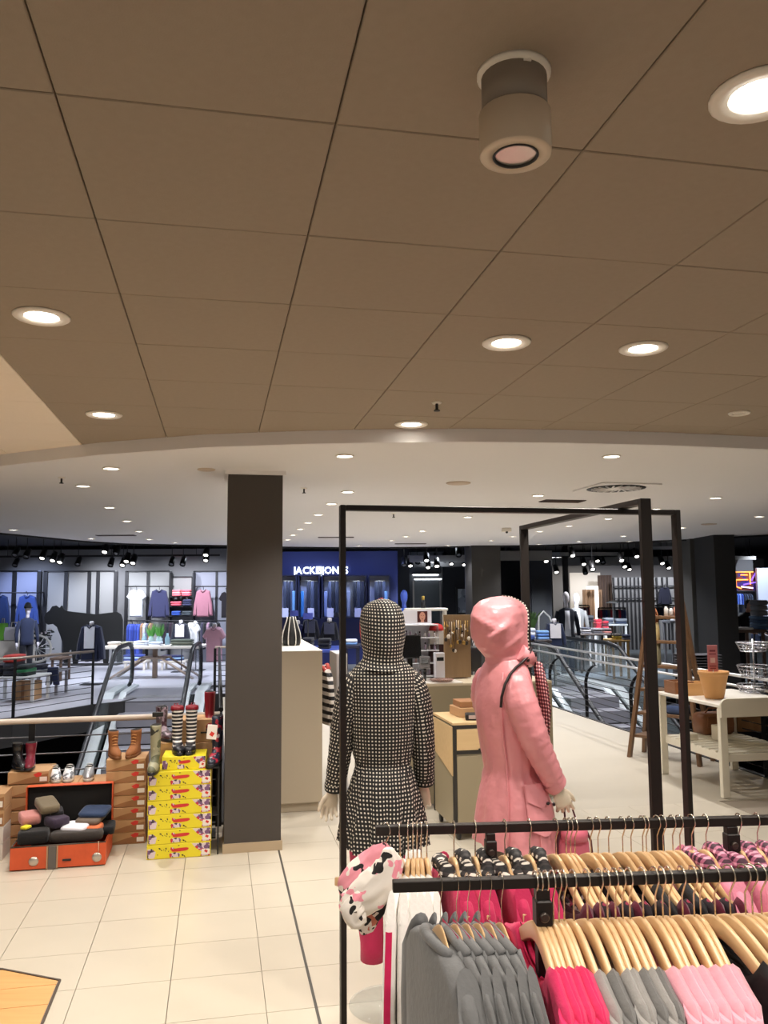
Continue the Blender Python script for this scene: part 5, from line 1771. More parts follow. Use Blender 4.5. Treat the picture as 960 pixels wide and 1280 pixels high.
obj('dish', MB().lathe((0, 0, 0), [(.09, 0), (.115, .02), (.12, .024), (.112, .022), (.088, .006)], 28), mat('dish_brown', (150, 110, 96), rough=.2, alpha=.6), t)
# jewellery board
q = on_counter(572, 7.92)
zj = PV(572, 768, 7.92).z - ct0
t = thing('jewellery_board', 'brown wooden board hung with necklaces and pendants on the counter', 'display board', q, A)
obj('board', MB().rbox((0, .0, zj / 2), (.275, .02, zj - .004), .002), woodmat('brown_board', (124, 98, 68), (146, 118, 86), 3, .55, axis=2), t)
obj('foot', MB().box((0, .07, .008), (.26, .12, .016)), m_pine, t)
gold, dk = mat('gold_metal', (196, 160, 90), rough=.3, metal=.9), mat('dark_stone', (52, 44, 40), rough=.3)
wht = mat('pearl', (214, 204, 190), rough=.3)
for k in range(11):
    x = -.115 + .023 * k + rb.uniform(-.006, .006)
    z0 = zj - .03 - rb.uniform(0, .10)
    L = rb.uniform(.10, .34)
    n_ = obj('necklace', MB().tube([(x - .012, -.0125, z0), (x - .010, -.0125, z0 - L * .6), (x, -.013, z0 - L), (x + .010, -.0125, z0 - L * .6), (x + .012, -.0125, z0)], .0022, 5), (gold, dk, wht)[k % 3], t)
    obj('pendant', MB().ball((x, -.018, z0 - L - .008), rb.uniform(.010, .02), 8, 0, (1, .4, 1.2)), (dk, wht, gold)[k % 3], n_)
    obj('bead', MB().ball((x - .011, -.017, z0 - L * .4), rb.uniform(.007, .013), 7, 0, (1, .5, 1)), (wht, gold, dk)[k % 3], n_)
# dark bag hanging behind the pink hood
q = T(uv_of(PV(592, 820, 8.25))[0], 8.25, 0)
t = thing('bag_stand', 'thin steel stand behind the jewellery board carrying a black bag', 'stand', q, A)
zs = PV(592, 790, 8.25).z
obj('pole', MB().cyl((0, 0, 0), .010, zs, 10), m_chrome, t)
obj('base', MB().cyl((0, 0, 0), .10, .012, 20), m_chrome, t)
obj('arm', MB().tube([(0, 0, zs - .01), (0, -.06, zs - .01), (0, -.07, zs + .0)], .006, 8), m_chrome, t)
t = thing('shoulder_bag', 'black shoulder bag hanging behind the hood of the pink coat', 'bag', q + VX * -.06 + Vector((0, 0, zs - .02)), A)
obj('strap', MB().tube([(-.03, 0, -.14), (-.012, 0, -.03), (0, 0, .012), (.012, 0, -.03), (.03, 0, -.14)], .006, 6), m_black, t)
mb = MB()
soft_mesh(mb, (0, 0, -.25), (.12, .07, .26))
obj('body', mb, mat('black_leather', (28, 26, 30), rough=.45), t)
# red and white gift things beyond the tower
q = on_counter(546, 8.1)
tag(obj('red_cap', MB().lathe((0, 0, 0), [(.075, 0), (.075, .02), (.06, .055), (.02, .07)], 20), mat('red_felt', (196, 40, 40), rough=.8), loc=q + Vector((0, 0, PV(546, 788, 8.1).z - ct0 - .07 + .07)), rz=A), 'small red cap on a white block beside the jewellery board', 'cap')
zz = PV(546, 788, 8.1).z - ct0
t = thing('display_block', 'tall white block with a brown lower half behind the counter display', 'display block', q, A)
obj('lower', MB().rbox((0, 0, zz * .35), (.17, .12, zz * .7 - .002), .003), mat('dark_brown_block', (62, 34, 32), rough=.5), t)
obj('upper', MB().rbox((0, 0, zz * .85), (.17, .12, zz * .3 - .002), .003), m_cnt_top, t)

# ---------------------------------------------------------------- right side: white table, ladder shelf
m_tw = mat('cream_lacquer', (226, 218, 198), rough=.4)
TU, TV, TLn, TWd, TZ = 4.70, 7.12, 1.16, .92, .87
t = thing('display_table', 'cream white display table with raised rounded ends and slatted lower shelf', 'table', T(TU, TV, 0), A)
obj('tabletop', MB().rbox((TWd / 2, TLn / 2, TZ - .015), (TWd, TLn, .03), .004), mat('white_tabletop', (232, 226, 214), rough=.3), t)
for x in (.04, TWd - .04):
    for y in (.04, TLn - .04):
        obj('leg', MB().rbox((x, y, (TZ - .032) / 2), (.078, .05, TZ - .032), .008), m_tw, t)
for y in (.0, TLn - .02):
    pr = MB()
    hw, hh = TWd / 2, .088
    poly = [(-hw, -.085), (hw, -.085), (hw, hh - .065)]
    poly += [(hw - .065 + .065 * math.cos(a * PI / 12), hh - .065 - .0 + .065 * math.sin(a * PI / 12)) for a in range(1, 7)]
    poly += [(-hw + .065 + .065 * math.cos(PI / 2 + a * PI / 12), hh - .065 + .065 * math.sin(PI / 2 + a * PI / 12)) for a in range(0, 7)]
    if y == 0:
        pr.prism(poly, -.016, .010, lambda a, b, d: Vector((TWd / 2 + a, d, TZ - .03 + b)))
        obj('end_panel', pr, m_tw, t)
SZ = .40
for s in (.06, TWd - .06):
    obj('shelf_rail', MB().rbox((s, TLn / 2, SZ - .035), (.024, TLn - .14, .07), .004), m_tw, t)
for y in (.05, TLn - .05):
    obj('shelf_rail', MB().rbox((TWd / 2, y, SZ - .035), (TWd - .16, .024, .07), .004), m_tw, t)
for k in range(9):
    obj('slat', MB().rbox((TWd / 2, .11 + k * (TLn - .22) / 8, SZ + .007), (TWd - .10, .085, .014), .003), m_tw, t)


def on_table(px, py, z=TZ):
    return P(px, py, z)


m_terra = mat('tan_pot', (206, 152, 92), rough=.6, noise=(8, .06))
q = on_table(893, 873)
t = thing('flower_pot', 'large tan tapered pot on the front corner of the white table', 'pot', q, A)
obj('body', MB().lathe((0, 0, .001), [(.085, 0), (.092, .008), (.135, .215), (.138, .235), (.150, .238), (.152, .272), (.146, .274), (.138, .27), (.128, .22), (.085, .02), (.01, .012)], 32, cap=False), m_terra, t)
o = thing('sign_holder', 'pale pink printed card on a stick standing in the tan pot', 'sign', q + Vector((.0, 0, .014)), .05)
zz = D(893, 841, q.y).z - q.z
zt_ = D(893, 808, q.y).z - q.z
obj('stick', MB().cyl((0, 0, 0), .006, zz + .02, 8), m_chrome, o)
obj('card', MB().rbox((.0, 0, (zz + zt_) / 2), (.105, .006, zt_ - zz), .002), mat('pink_card', (206, 132, 138), rough=.5), o)
for k, (w, h, z) in enumerate(((.06, .018, .78), (.07, .010, .66), (.05, .05, .42), (.07, .010, .2), (.06, .010, .12))):
    obj('print', MB().box((0, -.0036, zz + (zt_ - zz) * z), (w, .0012, h)), mat('print_wine', (128, 52, 68), rough=.5) if k != 2 else mat('print_pale', (236, 204, 204), rough=.5), o)
m_crate = woodmat('light_crate', (206, 160, 102), (222, 180, 122), 2.5, .5)
m_crate_d = woodmat('brown_crate', (128, 84, 54), (150, 102, 68), 2.5, .5)
for px, py, w, d, h, m_, lab in ((849, 866, .22, .22, .13, m_crate_d, 'brown wooden box at the left end of the white table'), (869, 868, .30, .20, .13, m_crate, 'light wooden box between the brown box and the tan pot')):
    q = on_table(px, py)
    t = thing('wooden_box', lab, 'box', q, A)
    for s in (-1, 1):
        obj('side', MB().rbox((s * (w / 2 - .006), 0, h / 2), (.012, d - .026, h), .002), m_, t)
        obj('side', MB().rbox((0, s * (d / 2 - .006), h / 2), (w, .012, h), .002), m_, t)
    obj('bottom', MB().box((0, 0, .008), (w - .03, d - .03, .012)), m_, t)
m_wire2 = mat('chrome_wire', (206, 206, 210), rough=.25, metal=1.0)


def wire_basket(t, c, r0, r1, h, n=14, rings=4):
    bk_ = MB()
    for k in range(rings):
        f = k / (rings - 1)
        r = r0 + (r1 - r0) * f
        bk_.tube([(c[0] + r * math.cos(2 * PI * q / 24), c[1] + r * math.sin(2 * PI * q / 24), c[2] + h * f) for q in range(25)], .004 if k < rings - 1 else .006, 5, cap=False)
    for q in range(n):
        a = 2 * PI * q / n
        bk_.tube([(c[0] + r0 * math.cos(a), c[1] + r0 * math.sin(a), c[2]), (c[0] + r1 * math.cos(a), c[1] + r1 * math.sin(a), c[2] + h)], .003, 4)
    for q in range(4):
        a = PI * q / 4
        bk_.tube([(c[0] + r0 * math.cos(a), c[1] + r0 * math.sin(a), c[2]), (c[0] - r0 * math.cos(a), c[1] - r0 * math.sin(a), c[2])], .003, 4)
    return obj('basket', bk_, m_wire2, t)


q = on_table(944, 866)
t = thing('wire_basket_stand', 'three-tier chrome wire basket stand on the white table at far right', 'basket stand', q, 0)
zt_ = D(944, 798, q.y).z - q.z
obj('pole', MB().cyl((0, 0, 0), .009, zt_, 10), m_wire2, t)
obj('base', MB().lathe((0, 0, 0), [(.11, 0), (.11, .006), (.02, .012)], 24), m_wire2, t)
for y0, y1 in ((814, 803), (846, 832)):
    a, b = D(944, y0, q.y).z - q.z, D(944, y1, q.y).z - q.z
    wire_basket(t, (0, 0, a), .125, .17, b - a, 16)
wire_basket(t, (-.02, 0, .014), .13, .16, .07, 16)
# goods on the lower shelf
z0 = SZ + .0145
q = P(880, 917, z0) + UX * .12
t = thing('leather_bag', 'brown leather bag lying on the slatted lower shelf of the white table', 'bag', q, A)
mb = MB()
soft_mesh(mb, (0, 0, .11), (.40, .24, .22), 0, 0)
obj('body', mb, mat('brown_leather', (126, 78, 44), rough=.5, noise=(6, .12)), t)
obj('flap', MB().rbox((0, -.122, .14), (.30, .012, .12), .005, rx=.1), mat('brown_leather', (126, 78, 44), rough=.5), t)
obj('handle', MB().tube([(-.10, 0, .21), (-.07, -.02, .27), (.07, -.02, .27), (.10, 0, .21)], .010, 8), mat('brown_leather', (126, 78, 44), rough=.5), t)
q = P(918, 915, z0) + UX * .18
tag(obj('cardboard_box', MB().rbox((0, .1, .12), (.26, .24, .24), .004), mat('mid_brown_board', (140, 100, 58), rough=.7), loc=q, rz=A - .12), 'brown box on the lower shelf behind the front table leg', 'box')
for px, w, h, lab in ((855, .14, .07, 'left one, near the back leg'), (893, .10, .15, 'right one, near the front leg')):
    q = P(px, 925, z0) + UX * .06
    tag(obj('white_box', MB().rbox((0, 0, h / 2), (w, .12, h), .004), m_tw, loc=q, rz=A + .1), 'small white box on the lower table shelf, ' + lab, 'box')

# ladder shelf
LA, LB = P(787, 946, 0), P(875, 958, 0)
d = LB - LA
lrz = math.atan2(d.y, d.x)
Lw = d.length
t = thing('ladder_shelf', 'tall brown wooden A-frame ladder shelf before the right railing', 'ladder shelf', (LA + LB) / 2, lrz)
m_lad = woodmat('brown_ladder', (98, 70, 47), (124, 92, 63), 2.5, .45, axis=2)
LHt = 1.88
xt = .19
for s in (-1, 1):
    for yf, yb in ((-.0, .20), (.40, .23)):
        p0, p1 = Vector((s * Lw / 2, yf, 0)), Vector((s * xt, yb, LHt))
        obj('leg', MB().loft([[p + Vector((a * .020, b * .032, 0)) for a, b in ((-1, -1), (1, -1), (1, 1), (-1, 1))] for p in (p0, p1)], 0, False), m_lad, t)
steps_ = []
for py in (917, 889, 860, 831, 801, 771):
    z = D(800, py, LA.y + .15).z
    f = z / LHt
    hw = Lw / 2 * (1 - f) + xt * f - .015
    y0, y1 = .20 * f, .40 - .17 * f
    steps_.append((z, hw, y0, y1))
    obj('step', MB().rbox((0, (y0 + y1) / 2 + (.0), z), (2 * hw, max(.12, (y1 - y0) * .85), .035), .004), m_lad, t)
M_ = Matrix.Rotation(lrz, 3, 'Z')


def on_step(k, dx, dy=0.0):
    z, hw, y0, y1 = steps_[k]
    return (LA + LB) / 2 + M_ @ Vector((dx, (y0 + y1) / 2 + dy, z + .0185))


q = on_step(3, -.155, -.0)
t = thing('tote_bag', 'tall tote bag with tan handles and olive base on the ladder', 'bag', q, lrz)
m_tote = [mat('tote_olive', (126, 118, 88), rough=.7), mat('tote_sheer', (206, 184, 130), rough=.5), mat('tan_handle', (150, 88, 44), rough=.45)]
R_ = lambda z, a, b: ering(0, 0, z, a, b, 20, pw=.6)
obj('lower_body', MB().loft([R_(.0, .068, .045), R_(.01, .072, .05), R_(.26, .072, .05)], 0, True), m_tote[0], t)
obj('upper_body', MB().loft([R_(.262, .072, .05), R_(.40, .070, .048), R_(.50, .066, .040)], 0, True), m_tote[1], t)
for s in (-1, 1):
    obj('handle', MB().tube([(-.045, s * .03, .49), (-.04, s * .035, .60), (-.015, s * .036, .66), (.015, s * .036, .66), (.04, s * .035, .60), (.045, s * .03, .49)], .011, 8), m_tote[2], t)
obj('scarf', MB().lathe((0, 0, .50), [(.05, 0), (.055, .05), (.03, .11), (.01, .14)], 14, sy=.6), m_tote[2], t)
for k, (dx, w, h, c_, lab) in enumerate(((-.04, .05, .11, (226, 222, 216), 'white slim bottle on the top step of the ladder, left one'), (.02, .05, .09, (222, 214, 210), 'white slim bottle on the top step of the ladder, middle one'), (.09, .07, .13, (206, 150, 130), 'salmon pink can on the top step of the ladder'))):
    q = on_step(5, dx + .05)
    o = obj('bottle' if k < 2 else 'can', MB().lathe((0, 0, 0), [(w / 2, 0), (w / 2, h * .75), (w / 3.5, h * .9), (w / 3.5, h)], 14), mat('ware_%d' % k, c_, rough=.35), loc=q)
    tag(o, lab, 'bottle' if k < 2 else 'can')
q = on_step(1, .12)
tag(obj('folded_jeans', soft_mesh(MB(), (0, 0, .05), (.26, .22, .10)), cloth('denim_blue', (58, 72, 104)), loc=q, rz=lrz), 'folded dark blue cloth on a low ladder step', 'cloth')
# ---------------------------------------------------------------- escalators
m_step = mat('escalator_step', (148, 148, 156), rough=.45, metal=.3, noise=(3, .08))
m_deck = mat('escalator_deck', (222, 230, 232), rough=.35, metal=.1)
m_bal = mat('balustrade_glass', (170, 184, 186), rough=.05, alpha=.14)
m_hr = mat('black_handrail', (24, 24, 26), rough=.4)
m_truss = mat('escalator_side', (60, 62, 66), rough=.5)


def escalator(label, top, rz, width, run=6.2, flat=1.5):
    """local +Y goes away from the comb along the landing, -Y goes down at thirty degrees; origin at the comb on floor level"""
    t = thing('escalator', label, 'escalator', top, rz)
    sl = math.tan(math.radians(30))
    prof = lambda y, h: Vector((0, y, h + (y * sl if y < 0 else 0)))
    for s in (-1, 1):
        x = s * width / 2
        bal = MB()
        ys = [-run, -.6, -.2, .2, flat]
        lo = [(-run, -run * sl + .06), (-.35, -.35 * sl + .06), (.15, .06), (flat + .1, .06)]
        hi = [(flat + .42, .40), (flat + .42, .62), (flat + .30, .82), (flat, .92), (.25, .92), (-.25, .85), (-.6, -.6 * sl + .97), (-run, -run * sl + .97)]
        bal.prism(lo + hi, -.008, .008, lambda a, b, d: Vector((x + d, a, b)))
        bo = obj('balustrade', bal, m_bal, t)
        path = [Vector((x, a, b + .03)) for a, b in reversed(hi)]
        path += [Vector((x, flat + .40, .30)), Vector((x, flat + .30, .16)), Vector((x, flat + .1, .10))]
        sm_ = []
        for i in range(len(path) - 1):
            for k in range(4):
                sm_.append(path[i].lerp(path[i + 1], k / 4))
        sm_.append(path[-1])
        obj('handrail', MB().tube(sm_, .042, 10), m_hr, bo)
        for o_, w_, nm in ((.15, .20, 'outer_deck'), (-.11, .12, 'inner_deck')):
            dk_ = MB()
            c = x + s * o_
            pts = [(-run, -run * sl), (-.35, -.35 * sl + .02), (.15, .05), (flat + .25, .05)]
            dk_.loft([[Vector((c - w_ / 2, a, b)), Vector((c + w_ / 2, a, b)), Vector((c + w_ / 2, a, b + .05)), Vector((c - w_ / 2, a, b + .05))] for a, b in pts], 0, False)
            obj(nm, dk_, m_deck, t)
        tr = MB()
        c = x + s * .275
        tr.loft([[Vector((c - .02, a, b - .9)), Vector((c + .02, a, b - .9)), Vector((c + .02, a, b + .03)), Vector((c - .02, a, b + .03))] for a, b in ((-run, -run * sl), (-.35, -.35 * sl), (.15, .04), (.5, .04))], 0, False)
        obj('truss_side', tr, m_truss, t)
    obj('comb_plate', MB().box((0, .10, .008), (width - .30, .36, .016)), mat('comb_plate_steel', (176, 176, 182), rough=.35, metal=.7), t)
    obj('landing_plate', MB().box((0, .28 + flat / 2, .006), (width - .30, flat - .02, .012)), mat('landing_steel', (150, 150, 160), rough=.4, metal=.4, noise=(6, .06)), t)
    nst = int(run / .40)
    st = MB()
    st.box((0, 0, -.01), (width - .34, .40, .02))
    st.box((0, -.196, -.11), (width - .34, .008, .20))
    sm = st.mesh('step', m_step)
    for k in range(nst):
        y = -.28 - .40 * k
        z = min(0, (y + .2) * sl + .08)
        obj('step', sm, None, t, (0, y, z))
    return t


p = P(193, 872, 0)
escalator('left escalator coming up to the grey shop landing beyond the railing', Vector((p.x, p.y, 0)), math.radians(7.5), 1.42, 7.5, 1.3)
p = P(730, 868, 0)
escalator('right escalator sinking beyond the steel railing at the right', Vector((p.x, p.y, 0)), A, 1.30, 8.5, 2.6)

# lower storey seen through the left opening
m_low = mat('lower_dark', (58, 56, 60), rough=.6)
for k, (x, y, w, d_, h, c_) in enumerate(((-5.2, 11.2, 1.6, .7, .9, (150, 150, 156)), (-6.4, 12.6, 1.2, .8, 1.3, (70, 66, 70)), (-1.7, 10.9, 1.2, .6, .8, (120, 118, 122)), (-7.6, 12.4, 1.0, .8, 1.1, (96, 92, 98)))):
    t = thing('display_shelf', 'metal goods shelf on the storey below the left opening, ' + ('nearest the railing', 'tall dark one', 'pale one under the escalator', 'leftmost one')[k], 'shelf', (x, y, -4.5), .2 * k)
    for j in range(3):
        obj('shelf_board', MB().box((0, 0, .1 + j * (h - .12) / 2), (w, d_, .03)), mat('low_%d' % k, c_, rough=.5), t)
    for sx in (-1, 1):
        for sy in (-1, 1):
            obj('upright', MB().box((sx * (w / 2 - .02), sy * (d_ / 2 - .02), h / 2), (.03, .03, h)), m_black, t)
for x, y in ((-6, 11.5), (-3, 12.5), (6.5, 12.5), (8, 15)):
    lamp('lower_lamp', None, (x, y, -.9), 70, (0.9, 0.94, 1.0), 150, .6, .1)
# ---------------------------------------------------------------- far shops: walls
m_panel = mat('grey_wall_panel', (148, 148, 148), rough=.75)
m_panel_b = mat('panel_blue_light_tint', (160, 168, 200), rough=.7)  # cast of blue light put into the panel colour
m_frame_d = mat('panel_frame', (34, 34, 38), rough=.5)
m_navy = mat('navy_wall', (28, 38, 86), rough=.6)
YB = 24.6


def wallbox(nm, x0, y0, x1, y1, Y, dep, m):
    return struct(nm, pbox(MB(), x0, y0, x1, y1, Y, dep), m)


# left shop: back wall with framed panels
wl = wallbox('wall_left_shop', -60, 688, 300, 842, YB, .25, mat('shop_wall_grey', (116, 116, 118), rough=.8))
m_pan = m_panel


def panel(x0, y0, x1, y1, Y, m, frame=True, parent=None, splits=()):
    a = obj('panel', pbox(MB(), x0, y0, x1, y1, Y - .05, .045), m, parent)
    if frame:
        mb = MB()
        w = 1.1
        for xx in (x0, x1, *splits):
            pbox(mb, xx - w / 2, y0, xx + w / 2, y1, Y - .09, .03)
        pbox(mb, x0, y0 - w / 2, x1, y0 + w / 2, Y - .09, .03)
        obj('panel_frame', mb, m_frame_d, parent)
    return a


panel(-40, 714, 47, 830, YB, m_panel_b, True, wl, (16,))
panel(55, 714, 143, 832, YB, m_panel, True, wl, (81, 110, 121))
panel(157, 714, 212, 832, YB, m_panel, True, wl, (184,))
panel(214, 721, 240, 745, YB, m_panel, True, wl)
panel(242, 714, 290, 832, YB, mat('grey_wall_panel2', (150, 152, 166), rough=.75), True, wl, (270,))


# ---- clothing shapes
def garment_poly(kind, w, h):
    a = w / 2
    if kind == 'tee':
        return [(-a * .28, 0), (-a * .62, -.04 * h), (-a, -.26 * h), (-a * .80, -.34 * h), (-a * .64, -.24 * h), (-a * .64, -h), (a * .64, -h), (a * .64, -.24 * h), (a * .80, -.34 * h), (a, -.26 * h), (a * .62, -.04 * h), (a * .28, 0), (0, -.05 * h)]
    if kind == 'long':
        return [(-a * .25, 0), (-a * .66, -.06 * h), (-a * .92, -.55 * h), (-a, -.95 * h), (-a * .78, -.97 * h), (-a * .64, -.42 * h), (-a * .62, -h), (a * .62, -h), (a * .64, -.42 * h), (a * .78, -.97 * h), (a, -.95 * h), (a * .92, -.55 * h), (a * .66, -.06 * h), (a * .25, 0), (0, -.05 * h)]
    if kind == 'trousers':
        return [(-a * .7, 0), (a * .7, 0), (a, -h), (a * .25, -h), (0, -.3 * h), (-a * .25, -h), (-a, -h)]
    return [(-a * .8, 0), (a * .8, 0), (a, -h), (-a, -h)]


def wall_garment(kind, x0, y0, x1, y1, Y, colr, name, label, cat, group=None, dep=.12, m=None, hanger=True):
    """a garment hung against a wall: real depth, rounded edges, a collar and a hanger"""
    a, b = D(x0, y0, Y), D(x1, y1, Y)
    c = Vector(((a.x + b.x) / 2, Y, a.z))
    w, h = b.x - a.x, a.z - b.z
    poly = garment_poly(kind, w, h)
    t = thing(name, label, cat, c, 0, group)
    mb = MB()
    n = len(poly)
    cx, cz = 0, -h * .5
    ring = lambda f, d: [Vector((x * f, d, cz + (z - cz) * f)) for x, z in poly]
    mb.loft([ring(.90, -dep / 2), ring(1.0, -dep * .28), ring(1.0, dep * .28), ring(.90, dep / 2)], 0, False)
    obj('body', mb, m or cloth('far_%d_%d_%d' % colr, colr), t)
    if kind in ('tee', 'long'):
        obj('collar', MB().tube([(-w * .13, -dep * .3, 0), (-w * .08, -dep * .56, -h * .05), (0, -dep * .62, -h * .085), (w * .08, -dep * .56, -h * .05), (w * .13, -dep * .3, 0)], w * .03, 6), m or cloth('far_%d_%d_%d' % tuple(int(q * .8) for q in colr), tuple(int(q * .8) for q in colr)), t)
    if hanger:
        obj('hanger', MB().tube([(0, 0, -.01), (0, 0, .05), (.0, -.06, .09), (.0, -.10, .115), (0, -.13, .09)], .008, 5), m_frame_d, t)
    return t


def clothes_row(x0, x1, y0, y1, Y, n, colours, name, label, group, cat='garment', dep=.42, bar=None):
    """n garments side by side on one bar, each seen edge on"""
    for k in range(n):
        colr = colours[k % len(colours)]
        xa, xb = x0 + (x1 - x0) * k / n, x0 + (x1 - x0) * (k + 1) / n
        a, b = D(xa, y0, Y), D(xb, y1, Y)
        w, h = (b.x - a.x) * .92, a.z - b.z
        c = Vector(((a.x + b.x) / 2, Y, a.z))
        mb = MB()
        hh = h * rw.uniform(.9, 1.0)
        mb.loft([[Vector((x * w / 2 * f, y * dep / 2 * g, z)) for x, y in ((-1, -.8), (-.6, -1), (.6, -1), (1, -.8), (1, .8), (.6, 1), (-.6, 1), (-1, .8))] for z, f, g in ((0, .5, .35), (-.05 * hh, .9, .8), (-.16 * hh, 1, 1), (-hh, 1.0, 1.0))], 0, False)
        o = obj(name, mb, cloth('far_%d_%d_%d' % colr, colr), loc=c)
        tag(o, '%s, %s from the left' % (label, ORD[k]), cat, group)
        hz = D((xa + xb) / 2, y0 - 2.6 if bar is None else bar, Y).z - c.z + .02
        obj('hook', MB().tube([(0, 0, -.01), (0, 0, hz * .6), (.0, .015, hz)], .006, 5), m_frame_d, o)


rw = random.Random(11)


def clothes_bar(x0, x1, y, Y, label, foot=None):
    a, b = D(x0, y, Y), D(x1, y, Y)
    t = thing('clothes_bar', label, 'clothes rail', a)
    L = b.x - a.x
    obj('bar', MB().tube([(0, 0, 0), (L, 0, b.z - a.z)], .018, 8), m_frame_d, t)
    if foot:
        for dx in (.02, L - .02):
            obj('upright', MB().box((dx, 0, -a.z / 2), (.035, .035, a.z)), m_frame_d, t)
            obj('foot', MB().box((dx, 0, -a.z + .015), (.04, .5, .03)), m_frame_d, t)
    else:
        for dx in (.02, L - .02):
            obj('bracket', MB().box((dx, .23 if Y > 21 else .29, 0), (.03, .48 if Y > 21 else .62, .03)), m_frame_d, t)
    return t


def folded(x0, y0, x1, y1, Y, n, colours, label, group, dep=.30):
    """a pile of n folded garments, each its own object; the last is on top"""
    a, b = D(x0, y0, Y), D(x1, y1, Y)
    w, h = b.x - a.x, (a.z - b.z) / n
    for k in range(n):
        colr = colours[k % len(colours)]
        mb = MB()
        soft_mesh(mb, (0, 0, h / 2), (w * rw.uniform(.92, 1), dep, h * .97))
        o = obj('folded_garment', mb, cloth('far_%d_%d_%d' % colr, colr), loc=((a.x + b.x) / 2, Y, b.z + k * h), rz=rw.uniform(-.06, .06))
        tag(o, label if n == 1 else '%s, %s from the bottom' % (label, ORD[k]), 'clothes', group)


def far_table(x0, x1, ytop, Y, label, m, dep=.8, zfloor=0.0, legm=None, thick=.06, trestle=False):
    a, b = D(x0, ytop, Y), D(x1, ytop, Y)
    w = b.x - a.x
    zt = (a.z + b.z) / 2
    t = thing('sales_table', label, 'table', ((a.x + b.x) / 2, Y + dep / 2, 0))
    obj('tabletop', MB().rbox((0, 0, zt - thick / 2), (w, dep, thick), .01), m, t)
    if trestle:
        for s in (-1, 1):
            for q in (-1, 1):
                p0, p1 = Vector((s * w * .42, q * dep * .35, 0)), Vector((s * w * .10, q * dep * .35, zt * .62))
                obj('leg', MB().tube([p0, p1], .03, 6), legm or m, t)
        obj('column', MB().box((0, 0, (zt - thick) / 2), (.10, .10, zt - thick - .004)), legm or m, t)
        obj('stretcher', MB().box((0, 0, zt * .62), (w * .26, dep * .7, .04)), legm or m, t)
    else:
        for s in (-1, 1):
            for q in (-1, 1):
                obj('leg', MB().box((s * (w / 2 - .05), q * (dep / 2 - .05), (zt - thick) / 2), (.05, .05, zt - thick - .002)), legm or m, t)
    return t


def far_mannequin(px, ytop, Y, cols, label, cap=None, yfoot=None, skin=(226, 222, 226), facing=0.0, arms=True):
    """cols = (top, trousers, shirt or None)"""
    a = D(px, ytop, Y)
    H = a.z
    base = 0.0
    S = (H - base) / 1.86
    t = thing('shop_mannequin', label, 'mannequin', (a.x, Y, 0), facing)
    V = lambda x, y, z: Vector((x * S, y * S, z * S))
    ms = mat('far_skin_%d_%d_%d' % skin, skin, rough=.4)
    E = lambda rows: [[V(cx + hx * math.cos(2 * PI * q / 16), cy + hy * math.sin(2 * PI * q / 16), z) for q in range(16)] for z, cx, cy, hx, hy in rows]
    hd = obj('head', MB().loft(E([(1.46, 0, 0, .05, .05), (1.56, 0, -.01, .042, .046), (1.60, 0, -.01, .042, .05), (1.62, 0, -.025, .048, .066), (1.67, 0, -.02, .064, .082), (1.75, 0, -.01, .072, .092), (1.81, 0, 0, .058, .076), (1.85, 0, 0, .024, .03)]), 0, True), ms, t)
    if cap:
        mc = MB()
        mc.loft(E([(1.74, 0, -.01, .086, .105), (1.80, 0, 0, .085, .10), (1.86, 0, 0, .06, .07), (1.885, 0, 0, .02, .02)]), 0, True)
        mc.rbox(V(0, -.14, 1.755), (.13 * S, .12 * S, .015 * S), .004)
        obj('cap', mc, cloth('far_%d_%d_%d' % cap, cap), hd)
    tp = obj('jacket', MB().loft(E([(.84, 0, 0, .165, .12), (.95, 0, 0, .165, .12), (1.1, 0, 0, .16, .11), (1.28, 0, 0, .18, .12), (1.40, 0, 0, .19, .11), (1.46, 0, 0, .15, .09), (1.50, 0, 0, .07, .07)]), 0, True), cloth('far_%d_%d_%d' % cols[0], cols[0]), t)
    if cols[2]:
        obj('shirt_front', MB().loft([[V(-w, -.118 - o_, z), V(w, -.118 - o_, z), V(w, -.10, z), V(-w, -.10, z)] for z, w, o_ in ((.80, .07, .012), (1.1, .06, .006), (1.3, .05, .012), (1.44, .05, -.01))], 0, True), cloth('far_%d_%d_%d' % cols[2], cols[2]), tp)
    if arms:
        for s in (-1, 1):
            obj('sleeve', MB().tube([V(s * .17, 0, 1.42), V(s * .225, .01, 1.25), V(s * .245, .0, 1.1), V(s * .25, -.05, .90)], [.055 * S, .052 * S, .046 * S, .036 * S], 10), cloth('far_%d_%d_%d' % cols[0], cols[0]), tp)
            h_ = MB()
            h_.tube([V(s * .25, -.05, .90), V(s * .252, -.06, .84), V(s * .252, -.065, .80)], [.026 * S, .032 * S, .02 * S], 8)
            for q in range(4):
                h_.tube([V(s * .252, -.085 + q * .016, .81), V(s * .25, -.088 + q * .016, .755), V(s * .245, -.088 + q * .016, .73)], .008 * S, 5)
            h_.tube([V(s * .245, -.09, .84), V(s * .24, -.11, .80)], .009 * S, 5)
            obj('hand', h_, ms, t)
    tr = MB()
    for s in (-1, 1):
        tr.loft(E([(.04, s * .085, 0, .06, .065), (.45, s * .085, 0, .066, .07), (.80, s * .08, 0, .082, .09), (.88, s * .07, 0, .085, .09)]), 0, True)
    obj('trousers', tr, cloth('far_%d_%d_%d' % cols[1], cols[1]), t)
    sh = MB()
    for s in (-1, 1):
        sh.rbox(V(s * .085, -.05, .03), (.08 * S, .24 * S, .055 * S), .015)
    obj('shoes', sh, m_black, t)
    obj('base_plate', MB().lathe((0, 0, 0), [(.22, 0), (.22, .006), (.02, .01)], 24), m_chrome, t)
    return t


